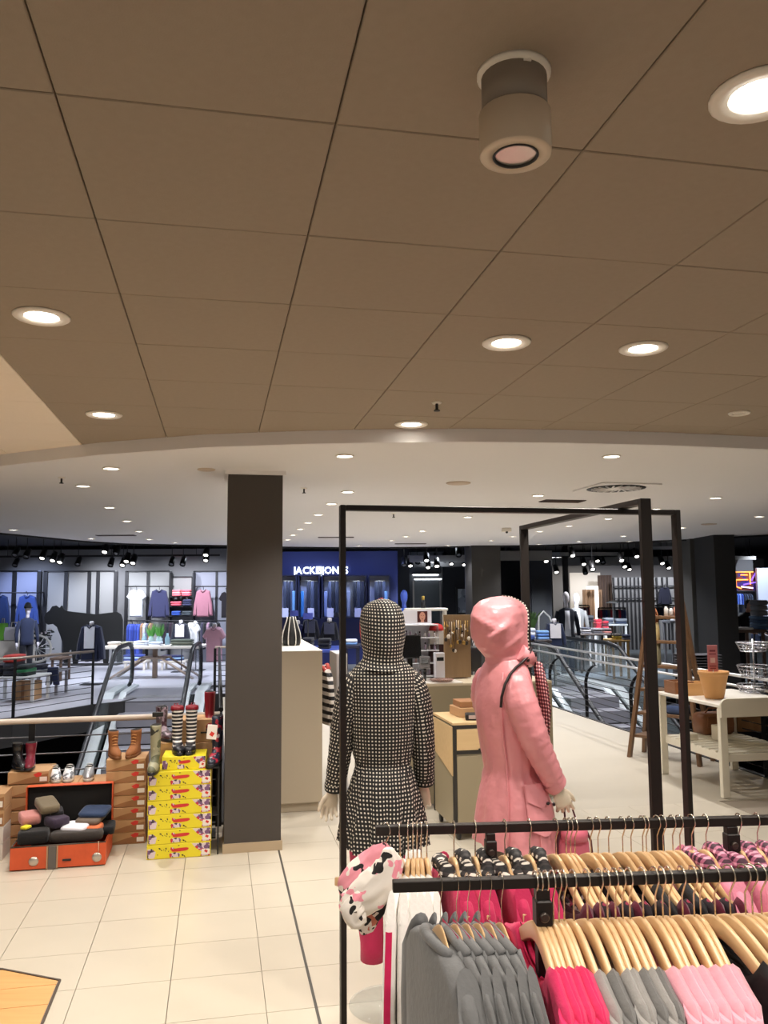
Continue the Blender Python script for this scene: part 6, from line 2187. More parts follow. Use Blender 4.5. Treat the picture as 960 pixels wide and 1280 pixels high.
def spot(px, py, Y, label, lit, group, aim=0.0, zc=None, size=1.0, power=0.0):
    p = D(px, py, Y)
    t = thing('track_spotlight', label, 'spotlight', p, aim, group)
    zt = (zc if zc is not None else 3.40) - p.z
    obj('stem', MB().cyl((0, 0, .02), .010, max(.02, zt - .02), 6), m_black, t)
    b = MB()
    b.lathe((0, 0, 0), [(.02, .13), (.055, .12), (.062, .0), (.066, -.10), (.058, -.105), (.05, -.08)], 14, cap=False)
    bo = obj('barrel', b, m_black, t)
    bo.rotation_euler = (-.7, 0, 0)
    bo.scale = (size, size, size)
    l = obj('lens', MB().lathe((0, 0, -.082), [(.042, 0), (.02, -.004)], 12), m_lens_s if lit else mat('dull_lens', (120, 120, 124), rough=.3), bo)
    if power:
        lamp('bulb', t, (0, -.02, -.16), power, COOL, 100, .6, .06, (0, .5, -1) if aim == 0 else (0, -.5, -1))
    return t


# ---------------------------------------------------------------- left shop, goods
# ceiling tracks and spots
for (x0, x1, y, Y, lab) in ((-20, 275, 696, 21.5, 'long black lighting track over the cow cutout'),):
    a, b = D(x0, y, Y), D(x1, y, Y)
    t = thing('lighting_track', lab, 'lighting track', (a.x, Y, a.z))
    obj('track', MB().box(((b.x - a.x) / 2, 0, 0), (b.x - a.x, .05, .05)), m_black, t)
    for f in (.1, .5, .9):
        obj('hanger', MB().cyl(((b.x - a.x) * f, 0, .025), .008, 3.44 - a.z - .03, 6), m_black, t)
LS = [(20, 690, 0, 18.5), (34, 692, 0, 18.5), (54, 694, 1, 18.5), (67, 697, 1, 18.5), (76, 699, 1, 18.5), (20, 703, 0, 21.4), (98, 702, 0, 21.4), (139, 703, 0, 21.4), (132, 686, 1, 17.5), (146, 688, 0, 17.5), (159, 698, 1, 18.5), (167, 700, 1, 18.5), (154, 703, 1, 20), (215, 702, 0, 21.4), (229, 702, 0, 21.4), (258, 690, 1, 18.5), (258, 697, 1, 20)]
for k, (x, y, lit, Y) in enumerate(sorted(LS)):
    spot(x, y, Y, 'black track spotlight above the left shop, %s from the left' % ORD[k], lit, 'track spotlights of the left shop', size=1.15, power=(260.0 if lit and Y > 18 and k % 2 == 0 else 0), zc=3.44)
for x, y, Y in ((10, 722, 22.6), (95, 708, 22.2), (122, 708, 22.2), (190, 708, 22.2), (240, 708, 22.2)):
    p = D(x, 694, Y)
    lamp('wall_washer', None, (p.x, 22.7, 3.35), 330, (0.86, 0.9, 1.0) if x > 40 else (.62, .72, 1.0), 95, .8, .1, (0, .75, -1))

# the black cow silhouette (a flat cut-out board)
cow = [(55, 772), (57, 767), (62, 763), (65, 758), (70, 757), (74, 760), (77, 757), (80, 762), (84, 764), (100, 766), (120, 768), (136, 766), (146, 765), (151, 768), (153, 775), (153, 800), (152, 828), (146, 828), (145, 812), (140, 806), (136, 812), (135, 829), (129, 829), (127, 810), (112, 809), (102, 806), (98, 812), (97, 830), (91, 830), (89, 812), (86, 814), (85, 829), (80, 829), (79, 806), (75, 794), (71, 784), (66, 780), (60, 781), (56, 778)]
YC = 23.4
mb = MB()
pts = [D(x, y, YC) for x, y in cow]
zmin = min(p.z for p in pts)
mb.prism([(p.x, p.z - zmin + .03) for p in pts], YC, YC + .05, lambda a, b, d: Vector((a, d, b)))
mb.box(((pts[0].x + pts[12].x) / 2 + .3, YC + .03, .015), (1.7, .5, .03))
tag(obj('cow_cutout', mb, mat('matt_black', (14, 14, 14), rough=.8)), 'life-size black cow silhouette board standing against the grey panels', 'cutout')

WG = 'clothes on display in the left shop'
wall_garment('tee', 159, 737, 182, 771, 24.2, (222, 226, 234), 'polo_shirt', 'white short-sleeved shirt hung flat on the left shop wall', 'shirt')
wall_garment('long', 186, 737, 212, 772, 24.2, (52, 54, 86), 'jacket', 'navy jacket with white tag hung on the wall beside the white shirt', 'jacket')
wall_garment('long', 242, 737, 266, 771, 24.2, (166, 112, 128), 'shirt', 'dusty pink long-sleeved shirt hung right of the shelf of folded clothes', 'shirt')
wall_garment('tee', 274, 740, 292, 772, 24.2, (34, 30, 36), 'shirt', 'black shirt partly hidden by the pillar', 'shirt')
wall_garment('long', 20, 744, 48, 782, 24.2, (64, 88, 160), 'sweater', 'blue sweater hung on the blue-lit wall beside the capped mannequin', 'sweater')
wall_garment('long', -12, 744, 12, 782, 24.2, (40, 58, 104), 'sweater', 'dark blue sweater cut by the left side of the picture', 'sweater')
clothes_bar(156, 213, 733, 24.1, 'black bar above the white shirt and navy jacket')
clothes_bar(242, 292, 733, 24.1, 'black bar above the dusty pink shirt')
clothes_bar(-30, 48, 741, 24.1, 'black bar above the blue sweaters')
clothes_bar(157, 292, 776, 24.05, 'long lower black bar with trousers and shirts')
clothes_row(160, 176, 780, 826, 24.0, 5, [(46, 66, 150), (58, 78, 170), (40, 58, 140)], 'blue_trousers', 'blue trousers on the lower bar', 'blue trousers')
clothes_row(177, 190, 779, 812, 24.0, 4, [(150, 116, 90), (196, 196, 204), (90, 90, 110)], 'shirt', 'light shirt on the lower bar beside the blue trousers', 'light shirts on the lower bar')
clothes_row(203, 216, 778, 814, 24.0, 4, [(20, 22, 30), (40, 26, 40)], 'jacket', 'black jacket on the lower bar behind the plants', 'black jackets on the lower bar')
clothes_row(236, 247, 778, 808, 24.0, 3, [(222, 220, 216), (206, 206, 206)], 'shirt', 'white shirt on the lower bar at right', 'white shirts on the lower bar')
clothes_row(248, 274, 778, 812, 24.0, 7, [(28, 30, 40), (60, 58, 76), (22, 22, 26), (150, 120, 140)], 'jacket', 'dark jacket on the lower bar at right', 'dark jackets on the lower bar')
t = thing('wall_shelf', 'black shelf unit with folded pink and blue clothes on the left shop wall', 'shelf', D(227, 770, 24.3))
q = D(227, 770, 24.3)
for y in (745, 757, 769):
    p = D(227, y, 24.3)
    obj('shelf_board', MB().box((0, 0, p.z - q.z - .02), (.66, .36, .03)), m_frame_d, t)
p0, p1 = D(227, 716, 24.3), D(227, 776, 24.3)
for s in (-1, 1):
    obj('upright', MB().box((s * .34, .05, (p0.z + p1.z) / 2 - q.z), (.03, .30, p0.z - p1.z)), m_frame_d, t)
for (x0, x1, yb, n, cl, lab) in ((216, 227, 745, 3, [(240, 120, 130), (236, 150, 156)], 'folded pink shirts on the upper shelf, left pile'), (228, 239, 745, 3, [(232, 100, 116), (240, 140, 150)], 'folded pink shirts on the upper shelf, right pile'),
                               (214, 227, 757, 2, [(222, 90, 106)], 'folded coral shirts on the middle shelf'), (229, 240, 757, 3, [(60, 62, 92), (46, 50, 80)], 'folded navy shirts on the middle shelf'),
                               (215, 226, 769, 2, [(52, 84, 176)], 'folded bright blue shirts on the lower shelf'), (228, 240, 769, 2, [(70, 78, 84)], 'folded grey shirts on the lower shelf')):
    folded(x0, yb - 2.6 * n, x1, yb, 24.22, n, cl, lab, 'folded clothes on the wall shelf')

# centre table with folded clothes, plants in glass jars
m_tt = mat('pale_table', (206, 196, 184), rough=.5)
far_table(124, 251, 808, 19.2, 'long pale trestle table with folded clothes before the cow', m_tt, .9, legm=mat('trestle_wood', (170, 150, 132), rough=.5), trestle=True)
for (x0, y0, x1, y1, n, cl, lab) in ((136, 802, 150, 808, 2, [(196, 178, 164), (210, 200, 190)], 'beige folded cloth on the trestle table'), (153, 802, 167, 808, 2, [(112, 110, 96), (150, 146, 128)], 'khaki folded cloth on the trestle table'),
                                     (168, 801, 185, 808, 3, [(222, 222, 228), (206, 212, 226)], 'white folded shirts on the trestle table, left pile'), (187, 802, 203, 808, 2, [(226, 226, 232), (196, 206, 226)], 'white folded shirts on the trestle table, right pile'),
                                     (214, 799, 242, 808, 3, [(88, 94, 84), (108, 112, 98)], 'olive grey folded sweaters on the trestle table')):
    folded(x0, y0, x1, y1, 19.5, n, cl, lab, 'folded clothes on the trestle table')
for k, (x, lab) in enumerate(((189, 'left one'), (199, 'right one'))):
    p = D(x, 802, 20.05)
    zt_ = D(x, 779, 20.05).z - p.z
    p.z = D(x, 808, 19.2).z
    t = thing('potted_grass', 'green grass plant in a glass jar on the trestle table, ' + lab, 'plant', p)
    obj('jar', MB().lathe((0, 0, .001), [(.07, 0), (.08, .02), (.08, .14), (.05, .17), (.05, .2)], 14, cap=False), mat('jar_glass', (180, 206, 214), rough=.05, alpha=.4), t)
    g = MB()
    for q in range(26):
        a = rw.uniform(0, 2 * PI)
        r = rw.uniform(.05, .17)
        hh = rw.uniform(.75, 1.05) * (zt_ + .05)
        g.loft([[Vector((math.cos(a) * rr - .012 * w_, math.sin(a) * rr, z)), Vector((math.cos(a) * rr + .012 * w_, math.sin(a) * rr, z)), Vector((math.cos(a) * rr, math.sin(a) * rr + .004, z))] for z, rr, w_ in ((.12, .01, 1), (hh * .6, r * .5, 1.3), (hh, r, .1))], 0, False)
    go = obj('leaves', g, mat('leaf_green', (66, 128, 46), rough=.6), t)
for k, (x, y0, c_) in enumerate(((180, 791, (150, 176, 186)), (209, 795, (110, 140, 150)))):
    p = D(x, 808, 19.75)
    p.z = D(x, 808, 19.2).z + .001
    tag(obj('glass_bottle', MB().lathe((0, 0, 0), [(.06, 0), (.06, .16), (.03, .22), (.03, .28)], 12), mat('bottle_blue', (150, 186, 200), rough=.1, alpha=.5), loc=p), 'blue glass bottle on the trestle table, ' + ('left of the grass plants' if k == 0 else 'right of the grass plants'), 'bottle')
# busts and hanging tees near the table
def stand_tee(px, y0, y1, w, Y, colr, label, kind='tee', under=None):
    a, b = D(px, y0, Y), D(px, y1, Y)
    t = wall_garment(kind, px - w / 2, y0, px + w / 2, y1, Y, colr, 'display_shirt', label, 'shirt', None, .22, hanger=False)
    obj('stand', MB().cyl((0, .12, -a.z + .012), .014, a.z + .05, 8), m_frame_d, t)
    obj('stand_foot', MB().box((0, .12, -a.z + .006), (.45, .35, .012)), m_frame_d, t)
    obj('neck', MB().lathe((0, 0, -.02), [(.05, 0), (.05, .08), (.03, .10)], 10), mat('bust_white', (220, 216, 220), rough=.5), t)
    if under:
        obj('inner_shirt', MB().box((0, -.06, -(a.z - b.z) * .35), (.22, .16, (a.z - b.z) * .6)), cloth('far_%d_%d_%d' % under, under), t)
    return t


stand_tee(114, 781, 826, 34, 18.2, (34, 38, 60), 'navy and white sports jacket on a stand before the cow', 'long', (226, 226, 232))
stand_tee(226, 779, 805, 24, 21.0, (34, 36, 48), 'dark jacket over a pale shirt on a bust behind the table', 'long', (224, 214, 218))
stand_tee(268, 784, 827, 28, 17.6, (206, 160, 180), 'lilac pink T-shirt on a stand next to the pillar')
stand_tee(244, 780, 806, 12, 21.4, (220, 218, 214), 'plain white shirt on a bust behind the lilac T-shirt')
far_table(154, 182, 826, 21.6, 'low white bench with blue clothes left of the trestle legs', m_tt, .5)
folded(155, 818, 181, 826, 21.8, 3, [(70, 90, 170), (170, 190, 222), (60, 76, 150)], 'folded blue clothes on the low bench at left', 'folded clothes on low benches')
far_table(200, 232, 826, 21.6, 'low white bench with blue clothes right of the trestle legs', m_tt, .5)
folded(201, 819, 230, 826, 21.8, 3, [(60, 74, 120), (150, 180, 216), (44, 50, 90)], 'folded blue clothes on the low bench at right', 'folded clothes on low benches')
# left corner: capped mannequin, bags, flowers, wheel
far_mannequin(35, 754, 19.5, ((40, 46, 70), (26, 26, 34), None), 'mannequin with black cap and grey-sleeved navy vest at far left', (18, 18, 20), facing=.7, skin=(214, 206, 214))
p = D(16, 800, 20.5)
t = thing('display_cube', 'low white display cube under the white bags at far left', 'display cube', (p.x, 20.5, 0))
obj('body', MB().rbox((0, 0, p.z / 2 - .001), (.9, .6, p.z - .004), .01), m_tt, t)
for k, (x0, x1, y0, c_, lab) in enumerate(((8, 27, 784, (226, 222, 226), 'white paper bag on the white cube at far left'), (0, 7, 779, (120, 190, 70), 'yellow green bag at the left picture edge'))):
    a, b = D(x0, y0, 20.4), D(x1, 800, 20.4)
    t = thing('carrier_bag', lab, 'bag', ((a.x + b.x) / 2, 20.4, b.z))
    w_, h_ = b.x - a.x, a.z - b.z
    obj('body', MB().loft([[Vector((sx * w_ / 2 * f, sy * .12 * f, z)) for sx, sy in ((-1, -1), (1, -1), (1, 1), (-1, 1))] for z, f in ((0, .96), (h_ * .5, 1), (h_, .9))], 0, False), cloth('far_%d_%d_%d' % c_, c_), t)
    obj('handle', MB().tube([(-w_ * .2, 0, h_), (-w_ * .15, 0, h_ + .12), (w_ * .15, 0, h_ + .12), (w_ * .2, 0, h_)], .012, 6), m_tt, t)
p = D(46, 811, 20.6)
t = thing('bicycle_wheel', 'grey spoked bicycle wheel leaning beside the capped mannequin', 'wheel', p, .25)
obj('tyre', MB().tube([(.33 * math.cos(2 * PI * q / 28), 0, .33 * math.sin(2 * PI * q / 28)) for q in range(29)], .03, 8, cap=False), mat('tyre_grey', (150, 146, 140), rough=.6), t)
for q in range(12):
    a = 2 * PI * q / 12
    obj('spoke', MB().tube([(0, 0, 0), (.31 * math.cos(a), 0, .31 * math.sin(a))], .006, 4), m_chrome, t)
obj('hub', MB().lathe((0, -.03, 0), [(.03, 0), (.03, .02)], 10), m_chrome, t)
zt_ = -p.z
obj('stand', MB().tube([(0, .04, -.02), (0, .12, -p.z + .01)], .02, 6), m_black, t)
p = D(50, 800, 20.9)
t = thing('flower_bush', 'dark bush with small pale blossoms behind the bicycle wheel', 'plant', (p.x, 20.95, 0))
obj('pot', MB().lathe((0, 0, 0), [(.12, 0), (.15, .3), (.16, .32), (.13, .31)], 14), m_black, t)
g, g2 = MB(), MB()
for q in range(60):
    a, e = rw.uniform(0, 2 * PI), rw.uniform(.3, 1)
    r = .32 * math.sqrt(rw.random())
    z = .35 + e * (p.z + .25 - .35)
    c = Vector((math.cos(a) * r, math.sin(a) * r * .8, z))
    g.ball(c, rw.uniform(.03, .06), 4, 0, (1, 1, .5))
    if q % 3 == 0:
        g2.ball(c + Vector((0, -.06, .03)), .028, 5)
obj('leaves', g, mat('dark_leaf', (38, 44, 40), rough=.7), t)
obj('blossoms', g2, mat('pale_blossom', (190, 180, 186), rough=.7), t)
# stacked tables and clothes behind the far railing
far_table(-20, 43, 846, 15.2, 'white framed table with dark clothes behind the far railing at left', mat('white_table_frame', (206, 206, 204), rough=.5), .8, thick=.04)
for (x0, x1, y0, n, cl, lab) in ((-12, 8, 830, 3, [(30, 32, 44), (40, 42, 60)], 'dark folded trousers on the white framed table'), (10, 26, 818, 3, [(28, 30, 40), (50, 50, 60), (214, 66, 56)], 'dark folded clothes topped with red on the white framed table'),
                                 (27, 40, 830, 3, [(24, 40, 40), (40, 110, 70)], 'green and dark folded clothes on the white framed table')):
    folded(x0, y0, x1, 845.5, 15.5, n, cl, lab, 'clothes on the white framed table', .5)
t = thing('cardboard_box', 'brown cardboard box under the white framed table', 'box', (D(34, 853, 15.8).x, 15.8, 0))
obj('body', MB().rbox((0, 0, .17), (.42, .36, .34), .005), m_kraft, t)
obj('tape', MB().box((0, -.1815, .17), (.06, .002, .33)), m_kraft_d, t)
far_table(44, 73, 838, 16.3, 'small grey table with navy trousers draped over its edge', mat('grey_steel_table', (150, 150, 154), rough=.4, metal=.4), .6, thick=.04)
wall_garment('trousers', 58, 834, 74, 856, 16.22, (30, 36, 64), 'navy_trousers', 'navy trousers draped over the small grey table', 'trousers', dep=.10, hanger=False)
folded(44, 830, 58, 837.5, 16.6, 2, [(34, 38, 56), (70, 70, 84)], 'navy folded clothes on the small grey table', 'clothes on the small grey table')
far_table(62, 78, 822, 19.0, 'dark brown crate table left of the cow legs', mat('dark_crate', (84, 64, 50), rough=.6), .6)

# ---------------------------------------------------------------- blue shop with the lit sign
YJ = 20.5
wj = wallbox('wall_blue_shop', 300, 690, 498, 830, YJ, .3, m_navy)
lz = D(400, 713, YJ)
t = thing('shop_sign', 'white illuminated lettering on the navy fascia right of the pillar', 'sign', D(367, 717.4, YJ - .05))
m_sign = mat('sign_light', (236, 246, 255), emit=3.5)


def text_mesh(txt, size, m, name, extrude=.012, bold=.0):
    cu = bpy.data.curves.new(name, 'FONT')
    cu.body = txt
    cu.size = size
    cu.extrude = extrude
    cu.offset = bold
    cu.resolution_u = 2
    o = bpy.data.objects.new('tmp_text', cu)
    COL.objects.link(o)
    bpy.context.view_layer.update()
    me = evaluated_mesh(o, name)
    w = max((v.co.x for v in me.vertices), default=0)
    bpy.data.objects.remove(o)
    me.materials.clear()
    me.materials.append(m)
    return me, w


sw = D(435.5, 713, YJ).x - D(367, 713, YJ).x
sh = D(400, 708.6, YJ).z - D(400, 717.6, YJ).z
cap = sh / .72
ws = []
seq = 'JACK&JONES'
for ch in seq:
    me, w = text_mesh('J' if ch == '&' else ch, cap, m_sign, 'letter', .012, .004)
    ws.append((me, w if ch != '&' else .15))
tot = sum(w for _, w in ws) + .012 * len(ws)
kx = sw / tot
x = 0
for ch, (me, w) in zip(seq, ws):
    if ch == '&':
        bx = obj('ampersand_box', MB().box((x + w * kx / 2, .0, sh / 2), (w * kx, .03, sh)), m_sign, t)
        me2, w2 = text_mesh('&', cap * .8, m_navy, 'ampersand', .004)
        o2 = obj('ampersand', me2, None, bx, (x + w * kx / 2 - w2 * .45, -.017, sh * .12))
        o2.rotation_euler = (PI / 2, 0, 0)
        o2.scale = (.9, 1, 1)
    else:
        o = obj('letter', me, None, t, (x, 0, 0))
        o.rotation_euler = (PI / 2, 0, 0)
        o.scale.x = kx
    x += (w + .012) * kx
# five lit bays with hanging trousers
m_bay = mat('bay_back', (186, 194, 216), rough=.5)
m_navy_d = mat('navy_frame', (16, 22, 52), rough=.5)
for k, (x0, x1) in enumerate(((350, 372), (376, 400), (405, 428), (433, 458), (462, 487))):
    t = thing('wall_bay', 'lit wall bay with hanging jeans under the illuminated sign, %s from the left' % ORD[k], 'wall bay', D((x0 + x1) / 2, 771, YJ - .02), 0, 'lit bays of the blue shop')
    o_ = t.location
    a, b = D(x0, 719.5, YJ - .42), D(x1, 771, YJ - .42)
    w, h = b.x - a.x, a.z - b.z
    loc = lambda x_, y_, z_: (x_, y_, z_)
    obj('back_panel', MB().box((0, -.03, h / 2), (w, .03, h)), m_bay, t)
    for s in (-1, 1):
        obj('side_panel', MB().box((s * (w / 2 + .015), -.22, h / 2), (.03, .42, h + .06)), m_navy_d, t)
    obj('top_panel', MB().box((0, -.22, h + .015), (w, .42, .03)), m_navy_d, t)
    obj('shelf', MB().box((0, -.22, -.015), (w, .42, .03)), m_navy_d, t)
    obj('bar', MB().tube([(-w / 2, -.22, h - .12), (w / 2, -.22, h - .12)], .012, 6), m_chrome, t)
    lamp('strip_light', t, (0, -.36, h - .04), 14, (.72, .82, 1.0), 150, .8, .1)
    jc = [(54, 60, 78), (38, 42, 58), (66, 74, 98), (30, 34, 46)]
    nj = 3
    for j in range(nj):
        c_ = jc[(k + j) % 4]
        px = (-w * .16 + j * w * .2) + (.1 * w if k % 2 else 0)
        mb = MB()
        hh = h - .16
        mb.loft([[Vector((sx * w * .09 * f, sy * .03, z)) for sx, sy in ((-1, -1), (1, -1), (1, 1), (-1, 1))] for z, f in ((0, .8), (-hh * .35, 1.0), (-hh * .9, .85))], 0, False)
        o = obj('jeans', mb, cloth('far_%d_%d_%d' % c_, c_), loc=(o_.x + px, o_.y - .22, o_.z + h - .135))
        tag(o, 'dark jeans hanging in the %s lit bay from the left, %s from its left' % (ORD[k], ORD[j]), 'jeans', 'jeans in the lit bays')
        obj('clip', MB().box((0, 0, .01), (w * .12, .03, .02)), m_chrome, o)
    c_ = ((120, 176, 236), (70, 150, 226), (150, 170, 220), (170, 186, 224), (140, 190, 240))[k]
    mb = MB()
    mb.rbox((0, 0, h * .32), (w * .16, .05, h * .62), .01)
    o = obj('light_panel', mb, mat('far_blue_panel_%d' % k, c_, rough=.4), loc=(o_.x + (w * .34 if k in (0, 4) else -w * .38), o_.y - .24, o_.z + .002))
    tag(o, 'pale blue upright banner in the %s lit bay from the left' % ORD[k], 'banner')
    tag(obj('price_card', MB().rbox((0, 0, .11), (.16, .02, .22), .003), mat('pale_card', (206, 208, 232), rough=.5), loc=(o_.x + w * (.1 if k % 2 else -.1), o_.y - .40, o_.z + .001)), 'pale price card on the shelf of the %s lit bay' % ORD[k], 'card')
# dark tables with black clothes before the bays
far_table(352, 432, 812, 15.5, 'blue-topped sales table with dark clothes left of the gingham hood', mat('blue_top', (56, 76, 160), rough=.4), 1.2)
for k, (x0, x1, y0, cl, lab) in enumerate(((366, 376, 800, (22, 24, 34), 'black folded jeans on the blue table, left pile'), (378, 392, 797, (28, 30, 42), 'black folded jeans on the blue table, middle pile'), (398, 414, 798, (20, 22, 30), 'black folded jeans on the blue table, right pile'))):
    folded(x0, y0, x1, 811.5, 15.9, 3, [cl, tuple(q + 8 for q in cl)], lab, 'folded jeans on the blue table', .5)
for k, (x, c_) in enumerate(((388, (30, 32, 44)), (412, (24, 26, 36)), (372, (40, 44, 90)))):
    stand_tee(x, 774 + 3 * k, 800 + k, 24, 17.6, c_, 'dark jacket on a bust before the lit bays, ' + ('middle one', 'right one', 'left one')[k], 'long', (70, 74, 96) if k < 2 else None)
for k, (x0, x1, y0, y1, c_) in enumerate(((363, 373, 763, 770, (80, 96, 200)), (379, 391, 766, 774, (76, 92, 190)))):
    p0, p1 = D(x0, y0, 17.0), D(x1, y1, 17.0)
    t = thing('sign_stand', 'small violet blue card on a thin stand, ' + ('above the vase' if k == 0 else 'right of the vase'), 'sign', ((p0.x + p1.x) / 2, 17.0, 0))
    obj('pole', MB().cyl((0, 0, 0), .012, p1.z, 8), m_black, t)
    obj('base', MB().cyl((0, 0, 0), .14, .012, 16), m_black, t)
    obj('card', MB().rbox((0, -.015, (p0.z + p1.z) / 2), (p1.x - p0.x, .014, p0.z - p1.z), .003), mat('violet_card', (96, 112, 214), rough=.5), t)
folded(431, 799, 447, 806, 15.3, 2, [(110, 150, 206), (206, 214, 232)], 'pale blue folded shirts left of the gingham hood', 'pale blue shirts by the gingham hood')
far_table(428, 450, 806.5, 15.1, 'narrow dark table under the pale blue folded shirts', m_navy_d, .6)
for x in (400, 470, 360):
    lamp('blue_wash', None, (D(x, 700, YJ).x, YJ - 1.6, 3.2), 70, (.35, .45, 1.0), 120, .8, .1, (0, .8, -1))

# ---------------------------------------------------------------- middle and right shops
m_dk = mat('anthracite_wall', (44, 44, 48), rough=.7)
m_dk2 = mat('slate_pillar', (84, 88, 104), rough=.6)
pillar(498, 512, 24.0, .6, m_dk)
pillar(588, 625, 16.9, .62, mat('dark_pillar', (50, 48, 46), rough=.6), rz=.12)
struct('column', MB().box((D(593, 760, 17.3).x - .02, 17.4, 1.72), (.2, .55, 3.46), rz=.12), m_dk2)
wallbox('wall_dark_shop', 553, 696, 600, 800, 25.5, .4, m_dk)
wm = wallbox('wall_mid_shop', 505, 690, 556, 800, 27.0, .2, mat('mid_shop_wall', (124, 128, 134), rough=.6))
for k, (x0, x1, y) in enumerate(((516, 548, 718.5), (518, 552, 724.0))):
    a, b = D(x0, y, 26.955), D(x1, y, 26.955)
    t = thing('strip_lamp', 'long white light strip in the grey alcove, ' + ('upper one' if k == 0 else 'lower one'), 'lamp', ((a.x + b.x) / 2, 26.955, a.z))
    obj('tube', MB().box((0, 0, 0), (b.x - a.x, .05, .04)), mat('strip_light', (250, 252, 255), emit=4.0), t)
    obj('housing', MB().box((0, .0, .045), (b.x - a.x + .04, .08, .05)), m_black, t)
pn = thing('glass_partition', 'grey glass partition with steel edges in the alcove behind the cosmetics', 'partition', (D(534, 770, 26.4).x, 26.4, 0))
a, b = D(518, 726, 26.4), D(552, 768, 26.4)
obj('pane', MB().box((0, 0, a.z / 2), (b.x - a.x, .03, a.z)), mat('partition_glass', (170, 180, 186), rough=.1, alpha=.5), pn)
for s in (-1, 1):
    obj('edge', MB().box((s * (b.x - a.x) / 2, 0, a.z / 2), (.05, .06, a.z)), m_chrome, pn)
a, b = D(571, 735, 25.2), D(591, 767, 25.2)
t = thing('framed_picture', 'large grey abstract picture in a dark frame leaning by the dark wall', 'picture', ((a.x + b.x) / 2, 25.2, 0))
zb_ = 0
obj('canvas', MB().box((0, 0, (a.z + b.z) / 2), (b.x - a.x - .06, .03, a.z - b.z - .06)), blotches('grey_abstract', (130, 134, 138), [((176, 178, 180), .52, 2), ((92, 96, 102), .56, 6)], 3.0, .6), t)
mb = MB()
for s in (-1, 1):
    mb.box((s * (b.x - a.x) / 2, 0, (a.z + b.z) / 2), (.06, .06, a.z - b.z + .06))
    mb.box((0, 0, (a.z + b.z) / 2 + s * (a.z - b.z) / 2), (b.x - a.x, .06, .06))
obj('frame', mb, m_black, t)
obj('easel', MB().box((0, .06, b.z / 2), (.5, .08, b.z)), m_black, t)
# soffit with tracks
m_soff = mat('grey_soffit', (136, 134, 132), rough=.8)
for k, (x0, y0, x1, y1, Y) in enumerate(((512, 692, 590, 700, 21.0), (516, 701, 600, 706, 24.0), (625, 686, 690, 698, 19.0), (690, 695, 860, 704, 24.0), (700, 688, 780, 692, 20.5), (840, 680, 868, 684, 19.5), (914, 693, 945, 697, 20.0))):
    a, b = D(x0, y0, Y), D(x1, y1, Y)
    struct('trim_%d' % (10 + k), MB().box(((a.x + b.x) / 2, Y + 1.0, (a.z + b.z) / 2), (b.x - a.x, 2.0, a.z - b.z), rx=.05), m_soff)
RS = [(505, 703, 0), (513, 704, 1), (522, 700, 0), (533, 697, 1), (535, 706, 1), (545, 697, 0), (546, 704, 1), (556, 697, 1), (564, 702, 1), (573, 690, 0), (580, 703, 1), (574, 694, 1), (628, 690, 0), (637, 689, 0), (661, 690, 0), (682, 698, 1), (715, 691, 1), (706, 702, 0), (729, 702, 1), (740, 708, 1), (746, 698, 1), (753, 700, 0), (776, 697, 1), (780, 705, 1), (786, 709, 1), (795, 692, 1), (827, 701, 1), (835, 707, 1), (858, 704, 0), (933, 696, 0), (938, 699, 0), (695, 712, 1), (731, 713, 0)]
for k, (x, y, lit) in enumerate(sorted(RS)):
    Y = (19.5, 21.5, 23.5)[k % 3]
    spot(x, y, Y, 'black track spotlight above the right shops, %s from the left' % ORD[k], lit, 'track spotlights of the right shops', size=1.15, power=(220.0 if lit and k % 3 == 0 else 0), zc=3.44)
# denim mannequin with blue jacket
far_mannequin(505, 737, 17.5, ((60, 90, 170), (60, 90, 150), (170, 176, 206)), 'blue-faced mannequin in denim jacket behind the cosmetics tower', skin=(70, 96, 190))
t = thing('wine_bottle', 'dark bottle with gold neck standing beyond the cosmetics tower', 'bottle', D(529, 760, 17.2))
q = t.location
h_ = D(529, 745, 17.2).z - q.z
obj('body', MB().lathe((0, 0, 0), [(.05, 0), (.05, h_ * .5), (.02, h_ * .68), (.02, h_ * .7)], 12), m_black, t)
obj('neck', MB().lathe((0, 0, h_ * .66), [(.03, 0), (.032, h_ * .3), (.02, h_ * .34)], 12), mat('gold_foil', (196, 164, 76), rough=.4), t)
far_table(506, 560, 760.5, 17.0, 'white glass-topped counter behind the cosmetics tower', m_cnt_top, .7, thick=.05)

# right of the frame
wallbox('wall_right_dark', 654, 690, 692, 830, 22.0, .4, m_dk)
struct('door_1', pbox(MB(), 664, 724, 685, 826, 21.95, .04), mat('dark_door', (34, 34, 36), rough=.5))
wr = wallbox('wall_right_shop', 690, 700, 960, 800, 29.0, .3, mat('right_shop_wall', (118, 116, 116), rough=.8))
panel(712, 716, 752, 772, 29.0, mat('warm_white_wall', (226, 220, 212), rough=.7), False, wr)
p = D(708, 760, 22.5)
struct('column', MB().box((p.x, 22.5, 1.72), (.13, .13, 3.4)), m_black)
